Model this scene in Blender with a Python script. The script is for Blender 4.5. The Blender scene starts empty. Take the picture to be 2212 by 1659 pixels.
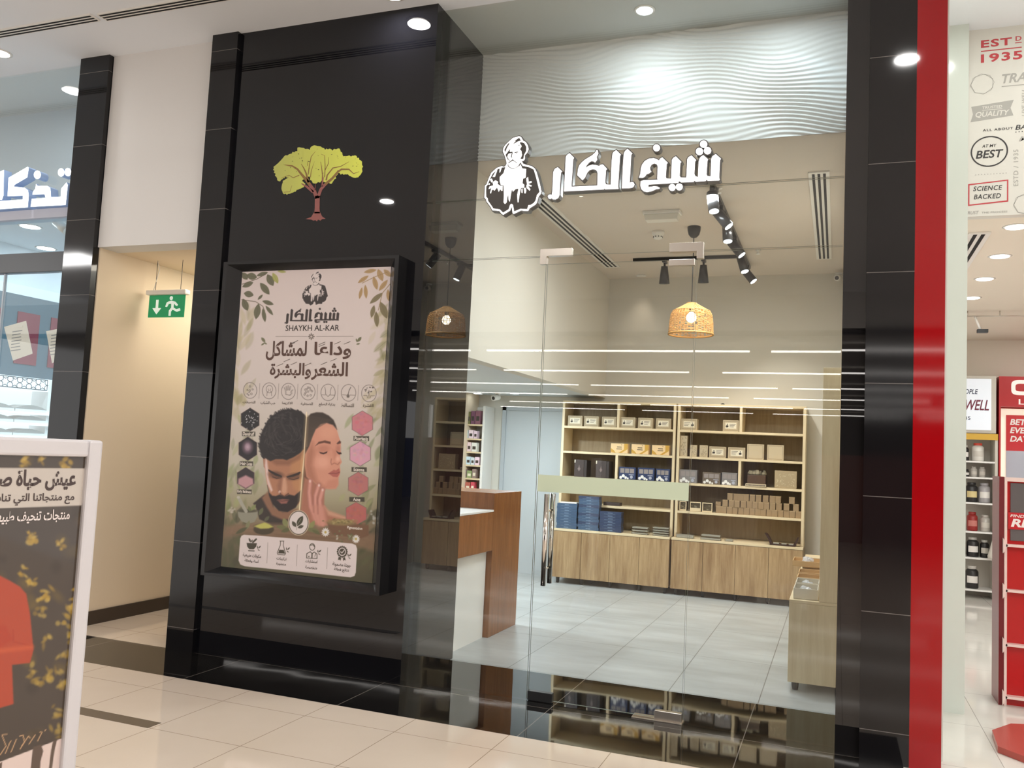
import bpy, bmesh, math, random
import numpy as np
from mathutils import Vector, Matrix

S = bpy.context.scene
COL = S.collection
R_ = random.Random(7)

# ------------------------------------------------------------------ camera
F_PX, YAW, PITCH, ROLL = 1866.48, -0.36268, 0.077926, 0.047917
CAM = np.array([0.0, -5.059, 1.5])
W_PX, H_PX = 2212.0, 1659.0
_f = np.array([math.sin(YAW)*math.cos(PITCH), math.cos(YAW)*math.cos(PITCH), math.sin(PITCH)])
_r = np.array([math.cos(YAW), -math.sin(YAW), 0.0])
_u = np.cross(_r, _f)
_c, _s = math.cos(ROLL), math.sin(ROLL)
CR, CU, CF = _c*_r + _s*_u, -_s*_r + _c*_u, _f
cam = bpy.data.cameras.new('camera')
cam.sensor_width = 36.0
cam.lens = F_PX/W_PX*36.0
cam.clip_start, cam.clip_end = 0.05, 200
camo = bpy.data.objects.new('camera', cam)
COL.objects.link(camo)
M3 = Matrix(((CR[0], CU[0], -CF[0]), (CR[1], CU[1], -CF[1]), (CR[2], CU[2], -CF[2])))
camo.matrix_world = Matrix.Translation(Vector(CAM)) @ M3.to_4x4()
S.camera = camo

def on_plane(px, py, ax, val):
    """point of the photo on the plane (axis ax = val), used to trace outlines on flat signs"""
    d = CR*((px - W_PX/2)/F_PX) - CU*((py - H_PX/2)/F_PX) + CF
    t = (val - CAM[ax])/d[ax]
    return CAM + t*d
def to_px(P):
    v = np.asarray(P, float) - CAM
    z = v @ CF
    return W_PX/2 + F_PX*(v @ CR)/z, H_PX/2 - F_PX*(v @ CU)/z

# ------------------------------------------------------------------ world, exposure
S.view_settings.view_transform = 'Standard'
S.view_settings.look = 'None'
S.view_settings.exposure = 0.0
S.view_settings.gamma = 1.0
S.view_settings.use_curve_mapping = False
w = bpy.data.worlds.new('mall_surroundings'); S.world = w; w.use_nodes = True
w.node_tree.nodes['Background'].inputs[0].default_value = (1.0, 0.98, 0.96, 1)
w.node_tree.nodes['Background'].inputs[1].default_value = 1.5
S.cycles.max_bounces = 10
S.cycles.transparent_max_bounces = 24
S.cycles.glossy_bounces = 6
S.cycles.sample_clamp_indirect = 6
S.cycles.caustics_reflective = False
S.cycles.caustics_refractive = False

def lin(c):
    c = c/255.0
    return c/12.92 if c <= 0.04045 else ((c+0.055)/1.055)**2.4
def rgb(r, g, b): return (lin(r), lin(g), lin(b))

# ------------------------------------------------------------------ lights
def area_light(name, loc, size, power, col, rot=(0, 0, 0), size_y=None, spread=180, parent=None, shape=None):
    l = bpy.data.lights.new(name, 'AREA')
    l.energy = power; l.color = col; l.size = size
    l.shape = 'DISK' if size_y is None else 'RECTANGLE'
    if size_y: l.size_y = size_y
    l.spread = math.radians(spread)
    o = bpy.data.objects.new(name, l); COL.objects.link(o)
    o.location = loc; o.rotation_euler = rot
    return o
def spot_light(name, loc, target, power, col, angle, blend=0.3, r=0.03):
    l = bpy.data.lights.new(name, 'SPOT')
    l.energy = power; l.color = col; l.spot_size = math.radians(angle); l.spot_blend = blend
    l.shadow_soft_size = r
    o = bpy.data.objects.new(name, l); COL.objects.link(o)
    o.location = loc
    o.rotation_euler = (Vector(target)-Vector(loc)).to_track_quat('-Z', 'Y').to_euler()
    return o
WARM, NEUT, COOL = (1.0, 0.86, 0.70), (1.0, 0.95, 0.88), (0.86, 0.95, 1.0)
MALL_Z = 4.475
# mall ceiling downlights (the fixtures are built further down at the same places)
MALL_DL = [(-2.80, -0.24), (-5.18, -4.1), (-6.31, -0.30), (0.42, -1.75), (3.4, -4.1), (-2.8, -4.1), (1.8, -4.1), (-8.8, -0.3)]
for k, (x, y) in enumerate(MALL_DL):
    area_light('mall_lamp', (x, y, MALL_Z-0.02), 0.16, 12 if y > -1 else (6 if y > -2 else 44), (1.0, 0.985, 0.96))
# broad fill added out of view to brighten the mall, kept clear of reflections
for x, y, e in ((4.2, -7.0, 270), (7.5, -4.0, 140), (-13.5, -6.0, 260)):
    area_light('concourse_fill', (x, y, 4.42), 3.5, e, (1.0, 0.985, 0.97), size_y=0.8)
for y in (1.2, 3.0, 5.0):
    area_light('corridor_lamp', (-4.75, y, 2.92), 0.5, 24, (1.0, 0.92, 0.78), size_y=1.4)  # fill added to brighten the corridor, no fixtures built
# shop: warm track spots, pendant, cool lamps over the till, cool lamps washing the wave panel
TRACK_X = -0.96
TRACK = [(1.95, (-1.2, 3.4, 0.0)), (2.35, (0.2, 3.6, 0.6)), (2.8, (-1.9, 4.4, 0.0)), (3.3, (0.1, 4.3, 1.0)), (3.9, (-0.6, 4.9, 0.4)), (4.35, (-0.2, 5.0, 0.9))]
for y, tgt in TRACK:
    spot_light('track_lamp', (TRACK_X-0.03, y, 3.44), tgt, 37, (1.0, 0.94, 0.86), 75, 0.6, 0.035)
for x in (-1.69, -1.28):
    spot_light('track_lamp', (x, 4.2, 3.38), (x, 4.95, 0.8), 26, (1.0, 0.91, 0.78), 70, 0.6, 0.03)
spot_light('corner_lamp', (-2.25, 5.08, 3.66), (-2.25, 5.2, 0.0), 9, (1.0, 0.86, 0.70), 70, 1.0, 0.05)  # added spot imitating a cone of glare in the corner
area_light('shop_lamp', (-1.15, 1.75, 3.6), 0.6, 60, (0.90, 0.96, 1.0))  # two fill lights added to brighten the shop and its front floor
area_light('shop_lamp', (-0.6, 2.6, 3.6), 0.4, 20, (1.0, 0.98, 0.95))
area_light('till_lamp', (-3.6, 2.3, 2.18), 0.14, 36, (0.82, 0.93, 1.0))
area_light('till_lamp', (-3.3, 3.9, 2.18), 0.14, 36, (0.82, 0.93, 1.0))
for x in (-1.254, -0.38):
    spot_light('wave_wash_lamp', (x, 0.40, 4.45), (x, 0.62, 2.4), 4, (0.62, 0.84, 1.0), 104, 0.12, 0.03)
    area_light('vestibule_lamp', (x, 0.24, 4.45), 0.1, 7, (0.84, 0.94, 1.0))  # added fill in front of the soffit downlights, lifting the wave panel
    
# ------------------------------------------------------------------ materials
def nodes_of(m):
    nt = m.node_tree
    return nt, nt.nodes, nt.links, nt.nodes['Principled BSDF']
def mat(name, col, rough=0.5, metal=0.0, ior=1.5, spec=0.5, emit=None, estr=0.0, alpha=None):
    m = bpy.data.materials.new(name); m.use_nodes = True
    b = m.node_tree.nodes['Principled BSDF']
    b.inputs['Base Color'].default_value = (*col, 1)
    b.inputs['Roughness'].default_value = rough
    b.inputs['Metallic'].default_value = metal
    b.inputs['IOR'].default_value = ior
    b.inputs['Specular IOR Level'].default_value = spec
    if emit:
        b.inputs['Emission Color'].default_value = (*emit, 1)
        b.inputs['Emission Strength'].default_value = estr
    return m
def add(nt, t, **kw):
    n = nt.nodes.new(t)
    for k, v in kw.items(): setattr(n, k, v)
    return n
def math_n(nt, op, a, b=None, c=None):
    n = add(nt, 'ShaderNodeMath', operation=op)
    for i, v in enumerate((a, b, c)):
        if v is None: continue
        if isinstance(v, (int, float)): n.inputs[i].default_value = v
        else: nt.links.new(v, n.inputs[i])
    return n.outputs[0]
def pos_xyz(nt):
    g = add(nt, 'ShaderNodeNewGeometry'); s = add(nt, 'ShaderNodeSeparateXYZ')
    nt.links.new(g.outputs['Position'], s.inputs[0]); return g.outputs['Position'], s.outputs
def obj_xyz(nt):
    g = add(nt, 'ShaderNodeTexCoord'); s = add(nt, 'ShaderNodeSeparateXYZ')
    nt.links.new(g.outputs['Object'], s.inputs[0]); return g.outputs['Object'], s.outputs
def line_mask(nt, v, off, pitch, wid):
    """1 on joints at off + k*pitch"""
    a = math_n(nt, 'ADD', v, -off + pitch*0.5)
    a = math_n(nt, 'DIVIDE', a, pitch)
    a = math_n(nt, 'FRACT', a)
    a = math_n(nt, 'SUBTRACT', a, 0.5)
    a = math_n(nt, 'ABSOLUTE', a)
    return math_n(nt, 'LESS_THAN', a, wid/pitch*0.5)
def mixc(nt, fac, a, b):
    n = add(nt, 'ShaderNodeMix', data_type='RGBA')
    if isinstance(fac, (int, float)): n.inputs[0].default_value = fac
    else: nt.links.new(fac, n.inputs[0])
    for i, v in ((6, a), (7, b)):
        if isinstance(v, tuple): n.inputs[i].default_value = (*v[:3], 1)
        else: nt.links.new(v, n.inputs[i])
    return n.outputs[2]
def noise(nt, vec, scale, detail=3, rough=0.5, stretch=None):
    if stretch:
        mp = add(nt, 'ShaderNodeMapping'); mp.inputs['Scale'].default_value = stretch
        nt.links.new(vec, mp.inputs[0]); vec = mp.outputs[0]
    n = add(nt, 'ShaderNodeTexNoise'); n.inputs['Scale'].default_value = scale
    n.inputs['Detail'].default_value = detail; n.inputs['Roughness'].default_value = rough
    nt.links.new(vec, n.inputs['Vector']); return n.outputs[0]
def ramp(nt, fac, stops):
    r = add(nt, 'ShaderNodeValToRGB'); nt.links.new(fac, r.inputs[0])
    el = r.color_ramp.elements
    while len(el) < len(stops): el.new(0.5)
    for e, (p, c) in zip(el, stops): e.position = p; e.color = (*c[:3], 1)
    return r.outputs[0]
def bump(nt, h, strength, dist):
    b = add(nt, 'ShaderNodeBump'); b.inputs['Strength'].default_value = strength; b.inputs['Distance'].default_value = dist
    nt.links.new(h, b.inputs['Height']); return b.outputs[0]

def tile_mat(name, col, col2, px, ox, py, oy, joint, jw, rough, ior, nscale=1.6, bump_s=0.0, spec=0.5, nstretch=None):
    m = mat(name, col, rough, ior=ior, spec=spec); nt, nd, lk, b = nodes_of(m)
    P, xyz = pos_xyz(nt)
    base = ramp(nt, noise(nt, P, nscale, 4, 0.6, nstretch), [(0.32, col2), (0.68, col)])
    mk = None
    for v, off, pit in ((xyz[0], ox, px), (xyz[1], oy, py)):
        if pit is None: continue
        l = line_mask(nt, v, off, pit, jw)
        mk = l if mk is None else math_n(nt, 'MAXIMUM', mk, l)
    c = mixc(nt, mk, base, joint) if mk else base
    lk.new(c, b.inputs['Base Color'])
    if bump_s:
        lk.new(bump(nt, noise(nt, P, 2.2, 1), bump_s, 0.02), b.inputs['Normal'])
    return m

M = {}
M['mall_floor'] = tile_mat('cream_polished_tile', rgb(220, 204, 188), rgb(212, 195, 177), 0.553, -2.158, 0.553, -0.87, rgb(150, 132, 112), 0.004, 0.06, 1.5, 0.9, spec=0.6)
M['granite'] = tile_mat('black_polished_granite', rgb(26, 24, 23), rgb(20, 19, 18), 1.105, -2.665, 3.0, -0.065, rgb(120, 112, 105), 0.005, 0.035, 1.75, 3, 0.05)
M['shop_floor'] = tile_mat('grey_cement_tile', rgb(184, 189, 190), rgb(160, 163, 163), 0.56, -1.0, 1.12, 0.72, rgb(112, 112, 110), 0.006, 0.35, 1.45, 1.1, nstretch=(1.0, 3.0, 1.0))
M['ceiling'] = mat('white_ceiling_paint', rgb(236, 240, 246), 0.9)
M['wall_cream'] = mat('cream_wall_paint', rgb(228, 210, 184), 0.8)
M['wall_white'] = mat('offwhite_wall_paint', rgb(222, 220, 218), 0.85)
M['shop_ceil'] = mat('beige_shop_ceiling_paint', rgb(214, 203, 190), 0.9)
M['shop_wall'] = mat('pale_shop_wall_paint', rgb(214, 208, 196), 0.85)
M['till_paint'] = mat('pale_grey_paint', rgb(206, 212, 216), 0.8)
M['soffit'] = mat('grey_soffit_paint', rgb(200, 202, 198), 0.85)
def gloss_black(name, col, rough, ior, bs, sc=1.2):
    m = mat(name, col, rough, ior=ior); nt, nd, lk, b = nodes_of(m)
    P, _ = pos_xyz(nt)
    lk.new(bump(nt, noise(nt, P, sc, 1), bs, 0.02), b.inputs['Normal'])
    return m
M['black_glass'] = gloss_black('black_back_painted_glass', rgb(15, 15, 19), 0.015, 1.55, 0.02)
M['black_side'] = gloss_black('black_mirror_glass', rgb(24, 23, 24), 0.01, 1.62, 0.004)
def pillar_mat(name, joints):
    m = mat(name, rgb(20, 19, 21), 0.06, ior=1.5); nt, nd, lk, b = nodes_of(m)
    P, xyz = pos_xyz(nt)
    sp = math_n(nt, 'GREATER_THAN', noise(nt, P, 420, 1), 0.80)
    c = mixc(nt, sp, rgb(20, 19, 21), rgb(70, 66, 66))
    mk = line_mask(nt, xyz[2], joints[0], joints[1], 0.004)
    c = mixc(nt, mk, c, rgb(105, 100, 98))
    lk.new(c, b.inputs['Base Color'])
    lk.new(bump(nt, noise(nt, P, 1.4, 1), 0.03, 0.02), b.inputs['Normal'])
    return m
M['pillar'] = pillar_mat('black_granite_tile', (0.16, 0.598))
M['red'] = gloss_black('red_gloss_laminate', rgb(150, 8, 16), 0.05, 1.5, 0.01)
M['baseboard'] = mat('dark_brown_baseboard', rgb(62, 50, 40), 0.4)
M['steel'] = mat('brushed_steel', rgb(200, 192, 182), 0.28, 1.0)
M['chrome'] = mat('polished_steel', rgb(215, 208, 200), 0.10, 1.0)
M['black_metal'] = mat('black_metal', rgb(30, 30, 31), 0.35)
M['black_plastic'] = mat('black_plastic', rgb(26, 26, 27), 0.45)
M['white_plastic'] = mat('white_plastic', rgb(235, 232, 226), 0.4)
M['white_paint'] = mat('white_lacquer', rgb(236, 234, 230), 0.35)
M['dark_void'] = mat('dark_slot', rgb(18, 17, 16), 0.9)
def glass_mat(name, tint=(0.97, 0.985, 0.975), refl=1.0, ior=1.5):
    m = bpy.data.materials.new(name); m.use_nodes = True; nt = m.node_tree
    nt.nodes.clear()
    out = add(nt, 'ShaderNodeOutputMaterial'); mx = add(nt, 'ShaderNodeMixShader')
    tr = add(nt, 'ShaderNodeBsdfTransparent'); gl = add(nt, 'ShaderNodeBsdfGlossy'); fr = add(nt, 'ShaderNodeFresnel')
    tr.inputs[0].default_value = (*tint, 1); gl.inputs['Roughness'].default_value = 0.0
    gl.inputs[0].default_value = (refl, refl, refl, 1)
    g_ = add(nt, 'ShaderNodeNewGeometry')      # same reflectance from both faces of the sheet
    nt.links.new(math_n(nt, 'MULTIPLY_ADD', g_.outputs['Backfacing'], 1.0/ior-ior, ior), fr.inputs[0])
    nt.links.new(fr.outputs[0], mx.inputs[0]); nt.links.new(tr.outputs[0], mx.inputs[1]); nt.links.new(gl.outputs[0], mx.inputs[2])
    nt.links.new(mx.outputs[0], out.inputs[0])
    return m
M['glass'] = glass_mat('clear_shopfront_glass')
M['acrylic'] = glass_mat('clear_acrylic', (0.96, 0.97, 0.98))
M['glass_edge'] = mat('glass_edge', rgb(118, 128, 120), 0.3)
def emit_mat(name, col, s):
    return mat(name, (0.8, 0.8, 0.8), 0.5, emit=col, estr=s)
M['lamp_on'] = emit_mat('lit_lamp', (1.0, 0.94, 0.86), 9)
M['lamp_cool'] = emit_mat('lit_cool_lamp', (0.88, 0.96, 1.0), 9)
M['tube'] = emit_mat('lit_tube', (1.0, 0.95, 0.9), 11)
def wood_mat(name, c1, c2, scale=(1, 1, 1), rough=0.45, axis='z'):
    m = mat(name, c1, rough); nt, nd, lk, b = nodes_of(m)
    P, xyz = obj_xyz(nt)
    st = {'z': (9, 9, 0.8), 'x': (0.8, 9, 9), 'y': (9, 0.8, 9)}[axis]
    n1 = noise(nt, P, 3.0, 6, 0.65, st)
    n2 = noise(nt, P, 1.1, 2, 0.5, (st[0]*0.4, st[1]*0.4, st[2]*0.6))
    f = math_n(nt, 'ADD', math_n(nt, 'MULTIPLY', n1, 0.65), math_n(nt, 'MULTIPLY', n2, 0.35))
    lk.new(ramp(nt, f, [(0.36, c2), (0.62, c1)]), b.inputs['Base Color'])
    return m
M['oak'] = wood_mat('oak_veneer', rgb(186, 156, 116), rgb(144, 112, 76))
M['oak_trim'] = mat('pale_oak_edge', rgb(226, 206, 170), 0.5)
M['oak_pale'] = wood_mat('pale_oak_board', rgb(230, 212, 178), rgb(214, 192, 154))
M['teak'] = wood_mat('red_brown_wood', rgb(146, 90, 46), rgb(114, 66, 30), rough=0.25)
M['back_panel'] = mat('beige_back_board', rgb(186, 168, 138), 0.7)

# ------------------------------------------------------------------ mesh builder
class MB:
    def __init__(s): s.v = []; s.f = []; s.m = []; s.sm = []
    def quad(s, a, b, c, d, m=0): s.poly([a, b, c, d], m)
    def poly(s, pts, m=0, smooth=False):
        n = len(s.v); s.v += [tuple(p) for p in pts]; s.f.append(list(range(n, n+len(pts)))); s.m.append(m); s.sm.append(smooth); return s
    def box(s, x0, x1, y0, y1, z0, z1, m=0):
        n = len(s.v)
        s.v += [(x, y, z) for z in (z0, z1) for y in (y0, y1) for x in (x0, x1)]
        for f in ((0, 2, 3, 1), (4, 5, 7, 6), (0, 1, 5, 4), (2, 6, 7, 3), (0, 4, 6, 2), (1, 3, 7, 5)):
            s.f.append([n+i for i in f]); s.m.append(m); s.sm.append(False)
        return s
    def tube(s, p0, p1, r0, r1=None, seg=16, m=0, caps=True, mcap=None):
        r1 = r0 if r1 is None else r1
        p0, p1 = Vector(p0), Vector(p1); d = (p1-p0).normalized()
        a = d.orthogonal().normalized(); b = d.cross(a); n = len(s.v)
        for p, r in ((p0, r0), (p1, r1)):
            for i in range(seg):
                t = 2*math.pi*i/seg; s.v.append(tuple(p + a*(math.cos(t)*r) + b*(math.sin(t)*r)))
        for i in range(seg):
            j = (i+1) % seg; s.f.append([n+i, n+j, n+seg+j, n+seg+i]); s.m.append(m); s.sm.append(True)
        if caps:
            mc = m if mcap is None else mcap
            s.f.append([n+i for i in range(seg)][::-1]); s.m.append(m); s.sm.append(False)
            s.f.append([n+seg+i for i in range(seg)]); s.m.append(mc); s.sm.append(False)
        return s
    def path(s, pts, r, seg=8, m=0):
        for a, b in zip(pts, pts[1:]): s.tube(a, b, r, None, seg, m)
        return s
    def lathe(s, c, prof, seg=24, m=0):
        """prof: (radius, z) from bottom to top"""
        n = len(s.v); k = len(prof)
        for r, z in prof:
            for i in range(seg):
                t = 2*math.pi*i/seg; s.v.append((c[0]+r*math.cos(t), c[1]+r*math.sin(t), c[2]+z))
        for q in range(k-1):
            for i in range(seg):
                j = (i+1) % seg; s.f.append([n+q*seg+i, n+q*seg+j, n+(q+1)*seg+j, n+(q+1)*seg+i]); s.m.append(m); s.sm.append(True)
        s.f.append([n+i for i in range(seg)][::-1]); s.m.append(m); s.sm.append(False)
        s.f.append([n+(k-1)*seg+i for i in range(seg)]); s.m.append(m); s.sm.append(False)
        return s
    def prism(s, pts, y0, y1, m=0, mside=None, back=True):
        """outline of (x, z) points, front face at y0, back face at y1"""
        ms = m if mside is None else mside
        a = sum(p[0]*q[1]-q[0]*p[1] for p, q in zip(pts, pts[1:]+pts[:1]))
        if a < 0: pts = pts[::-1]
        n = len(s.v); k = len(pts)
        s.v += [(p[0], y0, p[1]) for p in pts] + [(p[0], y1, p[1]) for p in pts]
        s.f.append([n+i for i in range(k)]); s.m.append(m); s.sm.append(False)
        if back: s.f.append([n+k+i for i in range(k)][::-1]); s.m.append(ms); s.sm.append(False)
        for i in range(k):
            j = (i+1) % k; s.f.append([n+j, n+i, n+k+i, n+k+j]); s.m.append(ms); s.sm.append(False)
        return s
    def xform(s, mtx, start=0):
        for i in range(start, len(s.v)): s.v[i] = tuple(mtx @ Vector(s.v[i]))
        return s
    def build(s, name, mats, parent=None, org=(0, 0, 0), bevel=0.0):
        me = bpy.data.meshes.new(name)
        ox, oy, oz = org
        me.from_pydata([(x-ox, y-oy, z-oz) for x, y, z in s.v], [], s.f)
        for m_ in (mats if isinstance(mats, (list, tuple)) else [mats]): me.materials.append(m_)
        me.polygons.foreach_set('material_index', s.m)
        me.polygons.foreach_set('use_smooth', s.sm)
        me.update()
        o = bpy.data.objects.new(name, me); COL.objects.link(o)
        if parent: o.parent = parent
        else: o.location = org
        if bevel:
            b = o.modifiers.new('soft_edge', 'BEVEL'); b.width = bevel; b.segments = 2; b.limit_method = 'ANGLE'
        return o
def thing(name, label, cat, loc=(0, 0, 0), rz=0.0, group=None):
    o = bpy.data.objects.new(name, None); COL.objects.link(o); o.empty_display_size = 0.1
    o.location = loc; o.rotation_euler = (0, 0, rz)
    return tag(o, label, cat, group)
def tag(o, label, cat, group=None, kind=None):
    o['label'] = label; o['category'] = cat
    if group: o['group'] = group
    if kind: o['kind'] = kind
    return o
def struct(o, label=None):
    o['kind'] = 'structure'
    if label: o['label'] = label; o['category'] = label.split('|')[0] if '|' in label else o.name.split('_')[0].split('.')[0]
    return o
def wbox(name, m, *b, label=None, bevel=0):
    return struct(MB().box(*b).build(name, m, bevel=bevel), label)
def copy_tree(o, parent=None):
    c = o.copy(); COL.objects.link(c)
    if parent is not None: c.parent = parent
    for ch in list(o.children): copy_tree(ch, c)
    return c

# ================================================================== THE SETTING
PY = -0.05          # face of the black panel
GY = 0.05           # glass line
WY = 0.75           # wave panel
SX = -2.56          # black side return
BX = -2.68          # bulkhead over the till
CZ = 3.69           # shop ceiling
wbox('floor', M['mall_floor'], -16, 9, -12, -0.62, -0.1, 0, label='cream polished tile floor of the mall walkway')
wbox('floor', M['mall_floor'], -5.43, -4.39, -0.05, 8, -0.1, 0, label='cream tile floor of the side corridor')
wbox('floor', M['granite'], -16, 0.34, -0.62, -0.05, -0.1, 0, label='black polished granite threshold strip')
wbox('floor', M['granite'], -4.39, 0.34, -0.05, 0.70, -0.1, 0)
wbox('floor', M['granite'], -16, -5.43, -0.05, 0.70, -0.1, 0)
wbox('floor', M['shop_floor'], -4.75, 0.10, 0.70, 5.45, -0.1, 0.0, label='grey cement tile floor inside the herbal shop')
gnc_floor = tile_mat('white_polished_tile', rgb(226, 224, 216), rgb(218, 216, 208), 0.85, 0.83, 0.85, 0.9, rgb(165, 162, 155), 0.004, 0.08, 1.5)
wbox('floor', gnc_floor, 0.34, 6, -0.62, 8, -0.1, 0.0, label='white tile floor of the red-fronted shop')
wbox('floor', M['shop_floor'], -12, -5.45, 0.70, 8, -0.1, 0.0, label='floor of the bright shop at the left edge')
wbox('ceiling', M['ceiling'], -16, 9, -10.6, 0.05, MALL_Z, MALL_Z+0.1, label='white mall ceiling')
# dark inlay strip in the mall floor
wbox('trim_1', mat('dark_stone_inlay', rgb(96, 84, 72), 0.15), -6.2, -3.28, -1.43, -1.335, -0.02, 0.0012, label='dark inlay strip in the cream floor')
# left of the panel: black pillar, cream fascia and corridor
wbox('wall_left_pillar', M['pillar'], -4.395, -4.165, -0.085, 0.35, 0, MALL_Z, label='black tiled pillar left of the poster panel')
wbox('wall_neighbour_pillar', M['pillar'], -5.735, -5.435, -0.04, 0.02, 0, MALL_Z, label='black tiled pillar left of the corridor')
wbox('wall_fascia', M['wall_white'], -5.43, -4.39, 0.0, 0.2, 2.935, MALL_Z, label='off-white wall above the corridor mouth')
wbox('ceiling', M['wall_cream'], -5.43, -4.39, 0.2, 8, 2.935, 3.0, label='cream corridor soffit')
wbox('wall_corridor', M['wall_cream'], -5.45, -5.425, 0.021, 8, 0, 2.935, label='cream corridor side wall')
wbox('wall_corridor_right', M['wall_cream'], -4.39, -4.36, 0.35, 8, 0, 2.935)
wbox('wall_corridor_end', M['wall_cream'], -5.45, -4.36, 8, 8.1, 0, 2.935)
wbox('baseboard_corridor', M['baseboard'], -5.425, -5.412, 0.021, 8, 0, 0.105, label='dark brown baseboard of the corridor')
# black panel beside the glass
wbox('wall_black_panel', M['black_glass'], -4.165, SX, PY, PY+0.06, 0, MALL_Z, label='glossy black wall panel carrying the poster and the tree')
wbox('wall_side_return', M['black_side'], SX-0.05, SX, PY+0.06, WY, 0, MALL_Z, label='black mirror-like return beside the glass front')
wbox('wall_black_core', M['dark_void'], -4.36, SX-0.05, PY+0.06, 0.70, 0, MALL_Z)
# right: black frame, tiled pillar, red pillar
wbox('wall_right_frame', M['black_side'], 0.012, 0.13, -0.06, WY, 0, MALL_Z, label='black gloss frame right of the glass front')
wbox('wall_right_pillar', M['pillar'], 0.13, 0.365, -0.10, 0.35, 0, MALL_Z, label='black tiled pillar beside the red pillar')
wbox('wall_red_pillar', M['red'], 0.365, 0.512, -0.10, 0.10, 0, MALL_Z, label='glossy red pillar at the next shop')
# vestibule soffit and wave panel
wbox('ceiling', M['soffit'], SX, 0.012, GY, WY, MALL_Z, MALL_Z+0.1, label='grey soffit behind the upper glass')
def wave_panel():
    x0, x1, z0, z1 = SX, 0.012, 3.655, MALL_Z
    nx, nz = 172, 236
    X, Z = np.meshgrid(np.linspace(x0, x1, nx), np.linspace(z0, z1, nz))
    wv = 0.038*np.sin(2*np.pi*(X/1.30 + Z/0.95) + 1.0) + 0.012*np.sin(2*np.pi*(X/0.72 - Z/1.3) + 0.4)
    ph = (Z + 0.055*X + wv)/0.0335
    amp = 0.014*(0.62 + 0.38*np.sin(2*np.pi*(X/1.30 + Z/0.95) + 2.2))
    Y = WY - 0.004 - amp*(0.5+0.5*np.cos(2*np.pi*ph))
    v = np.stack([X, Y, Z], -1).reshape(-1, 3)
    idx = np.arange(nx*nz).reshape(nz, nx)
    f = np.stack([idx[:-1, :-1], idx[:-1, 1:], idx[1:, 1:], idx[1:, :-1]], -1).reshape(-1, 4)
    me = bpy.data.meshes.new('wall_wave_panel'); me.from_pydata(v.tolist(), [], f.tolist())
    me.polygons.foreach_set('use_smooth', [True]*len(me.polygons)); me.materials.append(M['wave'])
    o = bpy.data.objects.new('wall_wave_panel', me); COL.objects.link(o)
    return struct(o, 'white wall panel carved with fine flowing waves')
M['wave'] = mat('white_carved_board', rgb(228, 230, 228), 0.6)
wave_panel()
wbox('wall_bulkhead_core', M['shop_ceil'], SX-0.1, 0.10, WY, WY+0.12, 3.655, MALL_Z)
# shop shell
wbox('ceiling', M['shop_ceil'], -4.75, 0.10, WY+0.12, 5.45, CZ, CZ+0.1, label='beige ceiling of the herbal shop')
wbox('wall_back', M['shop_wall'], -4.75, 0.10, 5.25, 5.35, 0, CZ, label='pale back wall of the herbal shop')
wbox('wall_right', M['shop_wall'], 0.05, 0.13, WY, 5.35, 0, CZ, label='right wall of the herbal shop')
wbox('wall_bulkhead', M['shop_wall'], BX-0.12, BX, WY+0.12, 5.25, 2.21, CZ, label='pale bulkhead over the till recess')
wbox('ceiling', M['till_paint'], -4.70, BX-0.12, WY, 5.25, 2.21, 2.28, label='low pale ceiling of the till recess')
wbox('wall_till', M['till_paint'], -4.75, -4.70, WY, 5.35, 0, CZ)
wbox('wall_front_left', M['till_paint'], -4.70, SX-0.05, 0.70, WY, 0, CZ)
# store room door in the recess
d1 = wbox('door_1', mat('pale_grey_door', rgb(188, 194, 198), 0.5), -3.95, -3.12, 5.21, 5.25, 0, 2.02, label='pale grey store room door behind the till')
fr = MB().box(-4.0, -3.95, 5.19, 5.25, 0, 2.07).box(-3.12, -3.07, 5.19, 5.25, 0, 2.07).box(-4.0, -3.07, 5.19, 5.25, 2.02, 2.07)
struct(fr.build('trim_2', mat('grey_door_frame', rgb(176, 182, 187), 0.5)))

# ------------------------------------------------------------------ glass front
def pane(name, x0, x1, z0, z1, label, y=GY, t=0.012, edges='lrtb'):
    b = MB()
    b.quad((x0, y, z0), (x1, y, z0), (x1, y, z1), (x0, y, z1), 0)
    b.quad((x1, y+t, z0), (x0, y+t, z0), (x0, y+t, z1), (x1, y+t, z1), 0)
    if 't' in edges: b.quad((x0, y, z1), (x1, y, z1), (x1, y+t, z1), (x0, y+t, z1), 1)
    if 'b' in edges: b.quad((x0, y+t, z0), (x1, y+t, z0), (x1, y, z0), (x0, y, z0), 1)
    if 'l' in edges: b.quad((x0, y+t, z0), (x0, y, z0), (x0, y, z1), (x0, y+t, z1), 1)
    if 'r' in edges: b.quad((x1, y, z0), (x1, y+t, z0), (x1, y+t, z1), (x1, y, z1), 1)
    o = b.build(name, [M['glass'], M['glass_edge']])
    return struct(o, label)
pane('window_1', SX+0.01, -1.748, 0.004, 2.738, 'clear fixed pane left of the glass door', edges='rt')
pane('window_2', -0.798, 0.008, 0.004, 2.738, 'clear fixed pane right of the glass door', edges='lt')
pane('window_3', SX+0.01, 0.008, 2.746, 3.135, 'clear transom pane over the glass door', edges='tb')
pane('window_4', SX+0.01, 0.008, 3.143, MALL_Z-0.005, 'tall clear pane behind the lit sign', edges='rb')
door = pane('door_2', -1.738, -0.806, 0.012, 2.692, 'frameless glass entrance door with a pale film strip')
hb = MB()
for yy in (GY-0.055, GY+0.067):
    hb.tube((-1.655, yy, 0.70), (-1.655, yy, 1.252), 0.016, None, 20)
for zz in (0.80, 1.15):
    hb.tube((-1.655, GY-0.055, zz), (-1.655, GY+0.067, zz), 0.009, None, 12)
hb.build('handle', M['chrome'], door)['label'] = 'pair of polished steel tube handles'
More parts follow.
